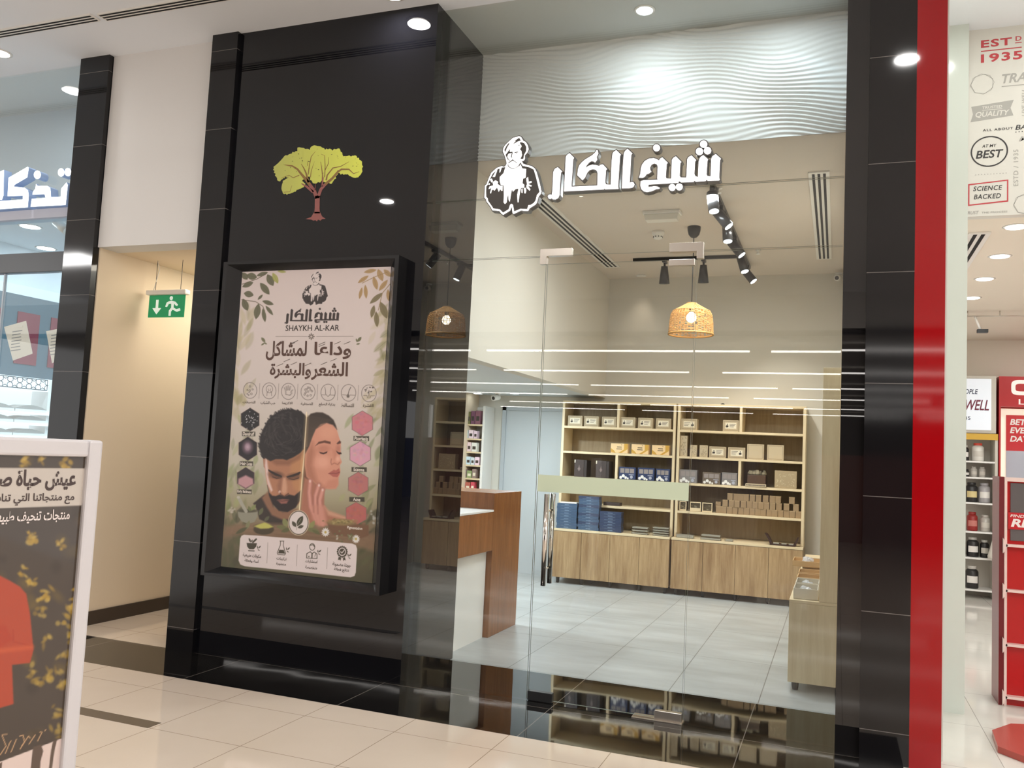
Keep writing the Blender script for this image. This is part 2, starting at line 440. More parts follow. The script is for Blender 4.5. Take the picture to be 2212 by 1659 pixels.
M['film'] = mat('pale_green_frosted_film', rgb(200, 212, 186), 0.5)
MB().box(-1.737, -0.807, GY-0.0012, GY-0.0004, 1.262, 1.366).build('film_strip', M['film'], door)['label'] = 'pale green frosted strip'
MB().box(-1.738, -1.582, GY-0.014, GY+0.026, 0.003, 0.058).build('lock_patch', M['black_metal'], door, bevel=0.002)['label'] = 'black lock patch'
MB().box(-0.962, -0.806, GY-0.014, GY+0.026, 0.005, 0.055).build('pivot_patch', M['steel'], door, bevel=0.002)
MB().box(-0.966, -0.812, GY-0.012, GY+0.024, 2.655, 2.692).build('top_patch', M['steel'], door, bevel=0.002)
lp = MB().prism([(-1.785, 2.788), (-1.578, 2.788), (-1.578, 2.741), (-1.737, 2.741), (-1.742, 2.736), (-1.742, 2.690), (-1.785, 2.690)], GY-0.014, GY+0.026)
tag(lp.build('patch_fitting', M['steel'], bevel=0.0015), 'L-shaped steel patch at the upper left corner of the glass door', 'fitting', 'steel patches of the glass front')
lp2 = MB().prism([(-0.966, 2.792), (-0.762, 2.792), (-0.762, 2.694), (-0.802, 2.694), (-0.802, 2.738), (-0.966, 2.738)], GY-0.014, GY+0.026)
tag(lp2.build('patch_fitting', M['steel'], bevel=0.0015), 'steel patch at the upper right corner of the glass door', 'fitting', 'steel patches of the glass front')
tag(MB().box(-1.09, -0.80, GY-0.035, GY+0.055, 0.0, 0.006).build('floor_spring_cover', M['steel'], bevel=0.001), 'flat steel plate set in the threshold under the door corner', 'plate')

# ================================================================== lettering and printed pictures
AR = {}
def _ar(ch, code, n): AR[ch] = (code, n)
for ch, code, n in (('ا', 0xFE8D, 2), ('ب', 0xFE8F, 4), ('ة', 0xFE93, 2), ('ت', 0xFE95, 4), ('ث', 0xFE99, 4), ('ج', 0xFE9D, 4), ('ح', 0xFEA1, 4), ('خ', 0xFEA5, 4),
                    ('د', 0xFEA9, 2), ('ذ', 0xFEAB, 2), ('ر', 0xFEAD, 2), ('ز', 0xFEAF, 2), ('س', 0xFEB1, 4), ('ش', 0xFEB5, 4), ('ص', 0xFEB9, 4), ('ض', 0xFEBD, 4),
                    ('ط', 0xFEC1, 4), ('ظ', 0xFEC5, 4), ('ع', 0xFEC9, 4), ('غ', 0xFECD, 4), ('ف', 0xFED1, 4), ('ق', 0xFED5, 4), ('ك', 0xFED9, 4), ('ل', 0xFEDD, 4),
                    ('م', 0xFEE1, 4), ('ن', 0xFEE5, 4), ('ه', 0xFEE9, 4), ('و', 0xFEED, 2), ('ى', 0xFEEF, 2), ('ي', 0xFEF1, 4), ('ئ', 0xFE89, 4), ('آ', 0xFE81, 2), ('أ', 0xFE83, 2), ('إ', 0xFE87, 2)):
    _ar(ch, code, n)
def shape_arabic(t):
    out = []
    for word in t.split(' '):
        w_ = word.replace('لا', '\u0001'); g = []
        def dual(c): return c in AR and AR[c][1] == 4
        def joins(c): return c in AR or c == '\u0001'
        for i, c in enumerate(w_):
            p = i > 0 and dual(w_[i-1]); n = i+1 < len(w_) and joins(w_[i+1])
            if c == '\u0001': g.append(chr(0xFEFC if p else 0xFEFB)); continue
            if c not in AR: g.append(c); continue
            code, k = AR[c]
            n = n and k == 4
            g.append(chr(code + ((3 if n else 1) if p else (2 if n else 0))))
        out.append(''.join(g)[::-1])
    return ' '.join(out[::-1])
def text_geo(s, bold=0.0, shear=0.0, spacing=1.0):
    if any('\u0600' <= c <= '\u06ff' for c in s): s = shape_arabic(s)
    c = bpy.data.curves.new('lettering', 'FONT'); c.body = s; c.size = 1.0; c.offset = bold; c.shear = shear; c.resolution_u = 3; c.space_character = spacing
    o = bpy.data.objects.new('lettering', c); COL.objects.link(o)
    dg = bpy.context.evaluated_depsgraph_get(); dg.update()
    me = bpy.data.meshes.new_from_object(o.evaluated_get(dg))
    V = np.array([v.co[:] for v in me.vertices]); Fc = [list(p.vertices) for p in me.polygons]
    bpy.data.objects.remove(o); bpy.data.curves.remove(c); bpy.data.meshes.remove(me)
    V = V[:, :2] - V[:, :2].min(0)
    return V, Fc
def put_text(mb, s, place, u0, u1, v0, v1, m=0, bold=0.0, shear=0.0, spacing=1.0, keep=None):
    """fit the text into the box u0..u1, v0..v1 of a flat surface; keep='l'/'r'/'c' keeps the letter shape instead of stretching"""
    V, Fc = text_geo(s, bold, shear, spacing)
    w, h = V.max(0); sy = (v1-v0)/h; sx = (u1-u0)/w
    off = u0
    if keep:
        sx = sy if (u1 > u0) else -sy
        off = u0 if keep == 'l' else (u1 - w*sx if keep == 'r' else (u0+u1-w*sx)/2)
    n = len(mb.v)
    par = list(range(len(V)))                  # joined glyphs overlap: keep each a hair apart in depth
    def root(i):
        while par[i] != i: par[i] = par[par[i]]; i = par[i]
        return i
    for f in Fc:
        for i in f[1:]: par[root(i)] = root(f[0])
    ids = {r: k for k, r in enumerate(sorted({root(i) for i in range(len(V))}))}
    for i, (a, b) in enumerate(V):
        q = place(off + a*sx, v0 + b*sy); mb.v.append((q[0], q[1] - 0.00012*(ids[root(i)] % 5), q[2]))
    for f in Fc: mb.f.append([n+i for i in f]); mb.m.append(m); mb.sm.append(False)
def on_y(y): return lambda u, v: (u, y, v)
def tr(pts, o, s, y, ax=1):
    """outline traced in a magnified view (origin o, magnification s) -> (x, z) on the plane"""
    r = []
    for px, py in pts:
        p = on_plane(o[0]+px/s, o[1]+py/s, 1, y); r.append((float(p[0]), float(p[2])))
    return r
def disc(c, rx, ry=None, n=28):
    ry = rx if ry is None else ry
    return [(c[0]+rx*math.cos(2*math.pi*i/n), c[1]+ry*math.sin(2*math.pi*i/n)) for i in range(n)]

class Print:
    """a printed picture: a fine sheet coloured point by point; shapes are given in magnified-photo coordinates"""
    def __init__(s, O, U, V, w, h, nx, ny, base):
        s.O, s.U, s.V, s.w, s.h, s.nx, s.ny = np.array(O, float), np.array(U, float), np.array(V, float), w, h, nx, ny
        uu, vv = np.meshgrid(np.linspace(0, w, nx), np.linspace(0, h, ny))
        s.P = s.O + uu[..., None]*s.U + vv[..., None]*s.V
        s.X, s.Y = to_px(s.P.reshape(-1, 3)); s.X = s.X.reshape(ny, nx); s.Y = s.Y.reshape(ny, nx)
        s.img = np.zeros((ny, nx, 3)); s.img[:] = base
        s.rng = np.random.default_rng(5); s.o, s.s = (0, 0), 1.0
    def view(s, o, sc): s.o, s.s = o, sc
    def T(s, pts): return np.array([(s.o[0]+a/s.s, s.o[1]+b/s.s) for a, b in pts])
    def blend(s, sl, a, col):
        s.img[sl] = s.img[sl]*(1-a[..., None]) + np.asarray(col, float)*a[..., None]
    def region(s, p, pad):
        x0, y0 = p.min(0)-pad; x1, y1 = p.max(0)+pad
        ok = (s.X >= x0) & (s.X <= x1) & (s.Y >= y0) & (s.Y <= y1)
        r = np.where(ok.any(1))[0]; c = np.where(ok.any(0))[0]
        if len(r) == 0 or len(c) == 0: return None
        return (slice(r[0], r[-1]+1), slice(c[0], c[-1]+1))
    def poly(s, pts, col, soft=1.0, a=1.0, raw=False):
        p = np.array(pts, float) if raw else s.T(pts)
        sl = s.region(p, soft*1.5+1)
        if sl is None: return
        X, Y = s.X[sl], s.Y[sl]; ins = np.zeros(X.shape, bool); d2 = np.full(X.shape, 1e9)
        n = len(p)
        for i in range(n):
            (ax, ay), (bx, by) = p[i], p[(i+1) % n]
            ex, ey = bx-ax, by-ay
            t = np.clip(((X-ax)*ex+(Y-ay)*ey)/(ex*ex+ey*ey+1e-9), 0, 1)
            d2 = np.minimum(d2, (X-ax-t*ex)**2+(Y-ay-t*ey)**2)
            if ay != by:
                c = ((ay > Y) != (by > Y)) & (X < ax + (Y-ay)*ex/(by-ay)); ins ^= c
        d = np.sqrt(d2)*np.where(ins, 1, -1)
        s.blend(sl, np.clip(d/soft+0.5, 0, 1)*a, col)
    def ell(s, c, rx, ry, col, soft=1.0, a=1.0, ang=0.0):
        (cx, cy), = s.T([c]); rx, ry = rx/s.s, ry/s.s
        p = np.array([(cx-max(rx, ry), cy-max(rx, ry)), (cx+max(rx, ry), cy+max(rx, ry))])
        sl = s.region(p, soft*2+1)
        if sl is None: return
        dx, dy = s.X[sl]-cx, s.Y[sl]-cy; ca, sa = math.cos(ang), math.sin(ang)
        q = np.sqrt(((dx*ca+dy*sa)/rx)**2 + ((-dx*sa+dy*ca)/ry)**2)
        s.blend(sl, np.clip((1-q)*min(rx, ry)/soft+0.5, 0, 1)*a, col)
    def line(s, pts, w, col, soft=1.0, a=1.0):
        p = s.T(pts); w = w/s.s
        sl = s.region(p, w+soft*2)
        if sl is None: return
        X, Y = s.X[sl], s.Y[sl]; d2 = np.full(X.shape, 1e9)
        for (ax, ay), (bx, by) in zip(p, p[1:]):
            ex, ey = bx-ax, by-ay
            t = np.clip(((X-ax)*ex+(Y-ay)*ey)/(ex*ex+ey*ey+1e-9), 0, 1)
            d2 = np.minimum(d2, (X-ax-t*ex)**2+(Y-ay-t*ey)**2)
        s.blend(sl, np.clip((w/2-np.sqrt(d2))/soft+0.5, 0, 1)*a, col)
    def ring(s, c, rx, ry, w, col, a=1.0):
        s.line(disc(c, rx, ry, 36)+disc(c, rx, ry, 36)[:1], w, col, a=a)
    def leaf(s, c, L, wd, ang, col, a=1.0, soft=1.0):
        ca, sa = math.cos(ang), math.sin(ang); pts = []
        for t in np.linspace(0, 1, 9): pts.append((t*L-L/2, wd*math.sin(math.pi*t)**0.8*0.5))
        for t in np.linspace(1, 0, 9)[1:-1]: pts.append((t*L-L/2, -wd*math.sin(math.pi*t)**0.8*0.5))
        s.poly([(c[0]+x*ca-y*sa, c[1]+x*sa+y*ca) for x, y in pts], col, soft, a)
    def grad(s, stops):
        ys = [q[0] for q in stops]
        for k in range(3): s.img[..., k] = np.interp(s.Y, ys, [q[1][k] for q in stops])
    def build(s, name, m, parent=None, org=(0, 0, 0)):
        ny, nx = s.ny, s.nx
        idx = np.arange(nx*ny).reshape(ny, nx)
        f = np.stack([idx[:-1, :-1], idx[:-1, 1:], idx[1:, 1:], idx[1:, :-1]], -1).reshape(-1, 4)
        me = bpy.data.meshes.new(name)
        v = (s.P.reshape(-1, 3) - np.array(org)).astype(np.float32)
        me.vertices.add(len(v)); me.vertices.foreach_set('co', v.ravel())
        me.loops.add(f.size); me.loops.foreach_set('vertex_index', f.ravel().astype(np.int32))
        me.polygons.add(len(f)); me.polygons.foreach_set('loop_start', np.arange(0, f.size, 4, dtype=np.int32))
        me.update(calc_edges=True)
        c = np.clip(s.img.reshape(-1, 3)/255.0, 0, 1); c = np.where(c <= 0.04045, c/12.92, ((c+0.055)/1.055)**2.4)
        at = me.color_attributes.new('print', 'FLOAT_COLOR', 'POINT')
        at.data.foreach_set('color', np.concatenate([c, np.ones((len(c), 1))], 1).astype(np.float32).ravel())
        me.materials.append(m)
        o = bpy.data.objects.new(name, me); COL.objects.link(o)
        if parent: o.parent = parent
        return o
def print_mat(name, rough=0.4, gain=1.0):
    m = mat(name, (0.5, 0.5, 0.5), rough); nt, nd, lk, b = nodes_of(m)
    a = add(nt, 'ShaderNodeAttribute', attribute_name='print')
    c = a.outputs['Color']
    if gain != 1.0:
        g = add(nt, 'ShaderNodeVectorMath', operation='MULTIPLY'); lk.new(c, g.inputs[0]); g.inputs[1].default_value = (gain*0.97, gain*1.03, gain*1.12); c = g.outputs[0]
    lk.new(c, b.inputs['Base Color'])
    return m

# ------------------------------------------------------------------ the lit sign on the glass
SY = -0.002
M['sign_face'] = emit_mat('lit_white_sign_face', (1.0, 0.985, 0.96), 1.15)
M['sign_side'] = mat('grey_sign_side', rgb(92, 90, 89), 0.4)
M['sign_dark'] = mat('dark_grey_sign_print', rgb(66, 62, 58), 0.5)
A1, A2, SC = (1360, 290), (1170, 310), 10.0545
L_shyn = [(1870, 430), (1985, 530), (1965, 560), (1945, 940), (1960, 985), (1940, 1003), (1700, 1010), (1665, 985), (1650, 1015), (1440, 1030), (1400, 1000), (1395, 1035), (1120, 1045), (1070, 1012), (1060, 1055), (420, 1090), (405, 1105), (405, 1145), (440, 1143), (530, 1130), (600, 1135), (655, 1165), (640, 1185), (580, 1190), (530, 1212), (480, 1235), (380, 1255), (310, 1240), (255, 1190), (235, 1120), (240, 1020), (300, 1000), (612, 988), (600, 960), (608, 790), (612, 700), (590, 650), (535, 630), (475, 660), (442, 720), (448, 780), (472, 810), (420, 850), (370, 865), (330, 920), (280, 945), (205, 940), (235, 850), (245, 740), (270, 660), (330, 580), (420, 530), (520, 518), (590, 540), (640, 572), (660, 530), (710, 503), (830, 620), (805, 640), (785, 920), (800, 962), (902, 965), (905, 930), (918, 560), (945, 515), (1005, 478), (1125, 600), (1100, 630), (1085, 900), (1110, 940), (1230, 943), (1235, 900), (1253, 540), (1280, 495), (1345, 460), (1445, 560), (1420, 590), (1405, 860), (1430, 912), (1486, 930), (1500, 600), (1520, 525), (1550, 485), (1600, 453), (1705, 545), (1690, 570), (1670, 870), (1690, 906), (1760, 915), (1775, 530), (1800, 478)]
L_ra = [(350, 515), (445, 605), (418, 630), (405, 800), (385, 1120), (360, 1180), (300, 1215), (240, 1210), (217, 1185), (185, 1207), (150, 1190), (133, 1145), (155, 1112), (200, 1105), (222, 1120), (235, 1000), (253, 620), (285, 550)]
L_kal = [(605, 208), (705, 310), (685, 340), (665, 640), (645, 935), (660, 938), (1212, 912), (1216, 640), (1203, 600), (1170, 565), (1110, 555), (1040, 575), (990, 630), (940, 740), (885, 795), (775, 690), (790, 560), (815, 480), (860, 420), (940, 350), (1090, 260), (1160, 200), (1195, 140), (1215, 145), (1230, 215), (1195, 290), (1207, 350), (1160, 412), (1125, 385), (1080, 380), (1030, 410), (975, 475), (950, 540), (1010, 490), (1100, 460), (1180, 470), (1250, 490), (1280, 460), (1330, 455), (1420, 550), (1395, 580), (1380, 840), (1395, 890), (1500, 895), (1520, 400), (1540, 220), (1560, 185), (1620, 143), (1720, 240), (1700, 270), (1660, 930), (1670, 985), (1380, 995), (1360, 965), (1355, 995), (488, 1038), (500, 800), (525, 290), (550, 250)]
L_alef = [(1865, 115), (1970, 215), (1945, 245), (1915, 800), (1908, 860), (1925, 845), (1960, 833), (2000, 848), (2015, 890), (2000, 930), (1970, 955), (1920, 967), (1745, 972), (1765, 500), (1785, 220), (1810, 165)]
SIGN = [tr(L_shyn, A1, SC, SY), tr(L_ra, A2, SC, SY), tr(L_kal, A2, SC, SY), tr(L_alef, A2, SC, SY)]
DOTS = [tr(disc(c, r), A1, SC, SY) for c, r in (((1608, 215), 80), ((1518, 372), 80), ((1692, 355), 80), ((585, 295), 75), ((925, 1155), 75), ((1078, 1143), 75))]
def grow(pts, d):
    """outline moved outwards by d"""
    a = sum(p[0]*q[1]-q[0]*p[1] for p, q in zip(pts, pts[1:]+pts[:1])); sg = 1 if a > 0 else -1
    r = []
    n = len(pts)
    for i in range(n):
        p, q, t = Vector(pts[i-1]), Vector(pts[i]), Vector(pts[(i+1) % n])
        e1, e2 = (q-p).normalized(), (t-q).normalized()
        nn = Vector((e1.y+e2.y, -e1.x-e2.x))*sg
        if nn.length < 1e-6: nn = Vector((e1.y, -e1.x))*sg
        nn.normalize(); k = max(0.5, nn.dot(Vector((e1.y, -e1.x))*sg))
        r.append(tuple(q + nn*(d/k)))
    return r
def rim_body(b, p, rim, y0, y1):
    g = grow(p, rim); n = len(p)
    for i in range(n):
        j = (i+1) % n
        b.quad((g[i][0], y0, g[i][1]), (g[j][0], y0, g[j][1]), (g[j][0], y1, g[j][1]), (g[i][0], y1, g[i][1]))
        b.quad((p[i][0], y0, p[i][1]), (p[j][0], y0, p[j][1]), (g[j][0], y0, g[j][1]), (g[i][0], y0, g[i][1]))
    b.poly([(x, y1, z) for x, z in p]).poly([(x, y0, z) for x, z in p])
def letter(name, polys, label, grp, y0, y1, mface, mside, rim=0.0065, cat='letter'):
    t = thing(name, label, cat, (polys[0][0][0], y1, polys[0][0][1]), 0, grp); org = tuple(t.location)
    b = MB(); f = MB()
    for p in polys:
        rim_body(b, p, rim, y0, y1)
        f.prism(p, y0-0.002, y0)
    b.build('letter_body', mside, t, org); f.build('letter_face', mface, t, org)
    return t
G_ = 'lit letters of the shop sign on the glass'
letter('sign_letter', [SIGN[0]]+DOTS, 'joined white lit letters of the right-hand word with six dots', G_, SY+0.002, GY-0.002, M['sign_face'], M['sign_side'])
letter('sign_letter', [SIGN[1]], 'small hooked white lit letter just right of the lit turbaned figure', G_, SY+0.002, GY-0.002, M['sign_face'], M['sign_side'])
letter('sign_letter', [SIGN[2]], 'wide white lit letter group with a flame-topped stroke in the middle of the shop sign', G_, SY+0.002, GY-0.002, M['sign_face'], M['sign_side'])
letter('sign_letter', [SIGN[3]], 'tall upright white lit letter with a curled foot in the middle of the shop sign', G_, SY+0.002, GY-0.002, M['sign_face'], M['sign_side'])
# ------------------------------------------------------------------ the bearded man in a turban (emblem)
A3, S3 = (1035, 285), 8.733
E_out = [(750, 78), (790, 95), (830, 165), (880, 190), (920, 260), (932, 330), (905, 390), (860, 440), (862, 510), (840, 540), (800, 548), (830, 600), (900, 625), (990, 645), (1050, 690), (1085, 760), (1110, 850), (1140, 960), (1175, 1120), (1165, 1160), (1120, 1220), (1090, 1330), (1060, 1370), (950, 1440), (925, 1490), (860, 1490), (790, 1480), (650, 1548), (632, 1530), (612, 1395), (585, 1480), (455, 1562), (430, 1550), (380, 1490), (250, 1478), (215, 1410), (140, 1310), (130, 1270), (100, 1240), (105, 1130), (110, 1010), (140, 990), (180, 880), (230, 770), (330, 680), (430, 643), (460, 660), (490, 650), (520, 600), (510, 540), (480, 440), (448, 370), (455, 310), (490, 250), (560, 180), (640, 110), (700, 98)]
E_cloak = [(440, 670), (350, 705), (255, 790), (205, 890), (160, 1000), (135, 1030), (132, 1130), (135, 1225), (165, 1255), (170, 1300), (240, 1400), (268, 1445), (390, 1460), (452, 1522), (555, 1460), (585, 1370), (612, 1355), (640, 1375), (662, 1500), (780, 1450), (905, 1455), (930, 1380), (970, 1378), (1035, 1335), (1065, 1290), (1090, 1190), (1140, 1130), (1112, 1010), (1085, 900), (1055, 790), (1030, 710), (960, 672), (870, 650), (820, 640), (780, 575), (740, 640), (640, 700), (560, 660)]
E_white = [
 [(490, 690), (462, 780), (392, 850), (390, 930), (410, 1000), (462, 1010), (470, 1200), (463, 1330), (490, 1362), (522, 1330), (545, 1160), (560, 1290), (580, 1320), (602, 1180), (620, 1080), (640, 1130), (690, 1080), (745, 1070), (720, 1190), (728, 1330), (745, 1330), (765, 1180), (790, 1062), (850, 1052), (855, 1000), (820, 970), (832, 850), (840, 885), (880, 860), (890, 700), (815, 690), (780, 600), (760, 640), (640, 700), (540, 660), (510, 640)],
 [(255, 950), (310, 915), (360, 940), (350, 985), (410, 1020), (442, 1015), (442, 1110), (425, 1115), (400, 1080), (372, 1132), (340, 1050), (290, 1110), (270, 1090), (240, 1100), (225, 1165), (208, 1150), (235, 1060), (180, 1080), (200, 1030), (270, 1010)],
 [(892, 880), (925, 850), (935, 940), (990, 930), (992, 955), (922, 985), (992, 1010), (990, 1030), (925, 1022), (968, 1080), (955, 1112), (900, 1060), (893, 1020), (905, 990)],
 [(800, 1080), (822, 1070), (822, 1155), (802, 1150)], [(845, 1060), (880, 1055), (892, 1110), (880, 1160), (855, 1160)],
 [(255, 850), (320, 740), (345, 722), (300, 850)], [(205, 900), (240, 880), (262, 930), (235, 955)], [(170, 990), (205, 965), (200, 1000)],
 [(390, 680), (430, 665), (400, 760), (385, 770)]]
E_dark = [
 [(795, 195), (850, 210), (890, 280), (888, 360), (850, 430), (835, 508), (780, 512), (812, 440), (800, 360), (775, 330), (805, 270), (765, 205)],
 [(660, 175), (758, 112), (790, 165), (735, 178), (690, 205), (640, 232), (700, 165)],
 [(478, 335), (520, 260), (562, 208), (572, 222), (525, 300), (492, 385)],
 [(545, 375), (582, 318), (578, 400), (548, 420), (530, 470), (562, 520), (548, 532), (512, 465), (500, 435)],
 [(560, 385), (630, 373), (632, 395), (572, 406)], [(665, 390), (700, 378), (738, 374), (736, 386), (700, 392), (672, 400)],
 [(618, 395), (632, 395), (618, 470), (632, 486), (610, 486), (604, 470)], [(690, 408), (720, 398), (722, 406), (695, 412)],
 [(548, 580), (590, 555), (633, 518), (672, 550), (717, 580), (706, 585), (668, 560), (634, 540), (595, 568), (552, 592)],
 [(545, 598), (560, 650), (600, 675), (640, 688), (700, 672), (745, 645), (772, 585), (792, 600), (765, 655), (700, 690), (640, 700), (590, 690), (545, 650)],
 [(780, 310), (800, 320), (780, 345)], [(740, 250), (765, 245), (752, 270)], [(560, 540), (578, 520), (570, 560)]]
emb = thing('figure_sign', 'lit sign figure of a bearded man in a turban with folded arms', 'sign', (-2.0, GY-0.002, 3.05))
eo = tuple(emb.location)
MB().prism(grow(tr(E_out, A3, S3, SY), 0.006), SY+0.002, GY-0.002).build('sign_body', M['sign_side'], emb, eo)
MB().prism(tr(E_out, A3, S3, SY), SY, SY+0.002).build('sign_face', M['sign_face'], emb, eo)
b = MB().prism(tr(E_cloak, A3, S3, SY), SY-0.0012, SY-0.0002)
b.build('dark_cloak', M['sign_dark'], emb, eo)
b = MB()
for p in E_white: b.prism(tr(p, A3, S3, SY), SY-0.0024, SY-0.0014)
b.build('white_robe', M['sign_face'], emb, eo)
b = MB()
for p in E_dark: b.prism(tr(p, A3, S3, SY), SY-0.0024, SY-0.0004)
b.build('face_drawing', M['sign_dark'], emb, eo)

# ------------------------------------------------------------------ tree on the black panel
A4, S4 = (580, 305), 8.968
T_crown = [(95, 500), (200, 410), (310, 290), (450, 235), (550, 190), (565, 115), (660, 130), (740, 150), (800, 170), (825, 105), (885, 80), (980, 95), (1045, 120), (1100, 165), (1180, 145), (1240, 180), (1310, 150), (1385, 140), (1400, 200), (1450, 290), (1530, 280), (1600, 290), (1680, 270), (1720, 320), (1790, 370), (1820, 460), (1825, 560), (1800, 640), (1740, 700), (1650, 715), (1590, 680), (1540, 650), (1430, 640), (1350, 620), (1310, 690), (1220, 830), (1150, 790), (1100, 800), (1030, 770), (960, 800), (890, 825), (830, 770), (790, 690), (700, 705), (650, 770), (720, 830), (680, 890), (600, 930), (500, 980), (440, 1010), (300, 1030), (260, 950), (250, 860), (310, 750), (400, 690), (330, 690), (200, 780), (150, 690), (110, 580)]
def jag(pts, step, amp, rnd):
    r = []
    for p, q in zip(pts, pts[1:]+pts[:1]):
        n = max(1, int(math.dist(p, q)/step))
        for i in range(n):
            t = i/n; nx_, ny_ = (q[1]-p[1]), -(q[0]-p[0]); L = math.hypot(nx_, ny_)
            k = rnd.uniform(-0.2, 1)*amp*(1 if i % 2 else -0.6)
            r.append((p[0]+(q[0]-p[0])*t + nx_/L*k, p[1]+(q[1]-p[1])*t + ny_/L*k))
    return r
def strip(pts, ws):
    Lft, Rgt = [], []
    for i, (p, w_) in enumerate(zip(pts, ws)):
        a = pts[max(0, i-1)]; c = pts[min(len(pts)-1, i+1)]
        dx, dy = c[0]-a[0], c[1]-a[1]; L = math.hypot(dx, dy)
        Lft.append((p[0]-dy/L*w_/2, p[1]+dx/L*w_/2)); Rgt.append((p[0]+dy/L*w_/2, p[1]-dx/L*w_/2))
    return Lft, Rgt
tree = thing('tree_decal', 'green and brown tree picture on the black panel', 'decal', (-3.43, PY, 3.03)); to = tuple(tree.location)
def crown_mat():
    m = mat('yellow_green_vinyl', rgb(196, 204, 92), 0.4); nt, nd, lk, b_ = nodes_of(m)
    P, xyz = pos_xyz(nt)
    lk.new(ramp(nt, math_n(nt, 'MULTIPLY_ADD', xyz[0], 1.35, 5.15), [(0.0, rgb(176, 178, 92)), (1.0, rgb(208, 214, 80))]), b_.inputs['Base Color'])
    return m
M['crown'] = crown_mat(); M['trunk'] = mat('red_brown_vinyl', rgb(140, 78, 72), 0.4); M['branch'] = mat('ochre_brown_vinyl', rgb(132, 98, 44), 0.4)
b = MB().prism(tr(jag(T_crown, 26, 20, R_), A4, S4, PY), PY-0.0012, PY-0.0003, 0)
for k in range(95):
    x, y = R_.uniform(150, 1780), R_.uniform(150, 900)
    if (x-950)**2/830**2 + (y-430)**2/320**2 > 0.9: continue
    r = R_.uniform(6, 17); a = R_.uniform(0, 3.1)
    b.poly([(q[0], PY-0.0016, q[1]) for q in tr([(x+r*math.cos(a), y+r*1.5*math.sin(a)), (x-r*0.5, y+r*0.5), (x-r*math.cos(a), y-r*math.sin(a)), (x+r*0.6, y-r*0.4)], A4, S4, PY)], 1)
b.build('tree_crown', [M['crown'], mat('dark_fleck_vinyl', rgb(52, 46, 26), 0.5)], tree, to)
def twigs(name, lst, m, y):
    b = MB()
    for k_, (pts, ws) in enumerate(lst):
        if name and k_: b.build('branch', M['branch'], tree, to); b = MB()
        Lf, Rg = strip(pts, ws)
        Lf, Rg = tr(Lf, A4, S4, PY), tr(Rg, A4, S4, PY)
        for i in range(len(Lf)-1):
            b.poly([(Lf[i][0], y, Lf[i][1]), (Rg[i][0], y, Rg[i][1]), (Rg[i+1][0], y, Rg[i+1][1]), (Lf[i+1][0], y, Lf[i+1][1])])
    return b
b = twigs('', [([(945, 1400), (945, 1300), (950, 1060)], [110, 95, 95]), ([(940, 1110), (890, 970), (800, 840)], [70, 72, 62]), ([(870, 990), (740, 880), (640, 820)], [50, 40, 15]), ([(955, 1100), (1020, 930), (1100, 840)], [62, 55, 55]), ([(900, 950), (915, 830)], [14, 8]), ([(1040, 880), (1060, 700)], [30, 26])], 0, PY-0.0019)
b.prism(tr([(720, 1510), (830, 1470), (890, 1370), (1000, 1370), (1040, 1460), (1110, 1505), (1040, 1510), (1010, 1540), (960, 1520), (940, 1555), (910, 1530), (870, 1540), (830, 1520)], A4, S4, PY), PY-0.0019, PY-0.0005)
b.build('trunk', M['trunk'], tree, to)
twigs('branch', [([(800, 840), (760, 780), (640, 640), (560, 540), (460, 480), (310, 460)], [62, 60, 45, 35, 28, 10]), ([(1100, 840), (1240, 720), (1350, 590), (1420, 545), (1560, 545), (1650, 630), (1760, 590)], [55, 45, 40, 30, 25, 16, 6]),
    ([(780, 800), (730, 620), (690, 530), (635, 440)], [46, 28, 20, 8]), ([(770, 650), (790, 500), (830, 300), (910, 200)], [18, 15, 12, 5]), ([(815, 700), (830, 580), (880, 430)], [14, 12, 5]), ([(1050, 780), (1050, 650), (1015, 400)], [34, 22, 8]),
    ([(1090, 700), (1100, 500), (1090, 280), (1020, 250)], [18, 15, 10, 5]), ([(1100, 560), (1170, 420), (1165, 310)], [14, 12, 5]), ([(1120, 760), (1140, 660), (1250, 520), (1400, 490), (1560, 400)], [32, 25, 20, 14, 5]), ([(600, 660), (480, 710), (400, 660), (250, 720)], [16, 14, 12, 5]),
    ([(760, 480), (755, 380)], [12, 5]), ([(300, 990), (420, 980), (455, 860)], [10, 10, 6])], 0, PY-0.0018).build('branch', M['branch'], tree, to)

# ------------------------------------------------------------------ framed poster on the black panel
PX0, PX1, PZ0, PZ1, PSY = -3.953, -2.767, 0.618, 2.673, -0.11
box_t = thing('framed_poster', 'black framed advertising poster of a bearded man and a woman on the black panel', 'poster', (-3.36, PY, 0.56)); bo = tuple(box_t.location)
FX0, FX1, FZ0, FZ1, FY = -4.075, -2.682, 0.555, 2.735, -0.165
b = MB()
o_, i_ = [(FX0, FZ0), (FX1, FZ0), (FX1, FZ1), (FX0, FZ1)], [(PX0, PZ0), (PX1, PZ0), (PX1, PZ1), (PX0, PZ1)]
mid = [(FX0+0.03, FZ0+0.02), (FX1-0.03, FZ0+0.02), (FX1-0.03, FZ1-0.02), (FX0+0.03, FZ1-0.02)]
for k in range(4):
    j = (k+1) % 4
    b.quad((o_[k][0], PY, o_[k][1]), (o_[j][0], PY, o_[j][1]), (o_[j][0], FY, o_[j][1]), (o_[k][0], FY, o_[k][1]))
    b.quad((o_[k][0], FY, o_[k][1]), (o_[j][0], FY, o_[j][1]), (mid[j][0], FY, mid[j][1]), (mid[k][0], FY, mid[k][1]))
    b.quad((mid[k][0], FY, mid[k][1]), (mid[j][0], FY, mid[j][1]), (i_[j][0], PSY+0.002, i_[j][1]), (i_[k][0], PSY+0.002, i_[k][1]))
M['frame_black'] = mat('black_satin_frame', rgb(26, 26, 28), 0.16)
b.build('frame', M['frame_black'], box_t, bo)
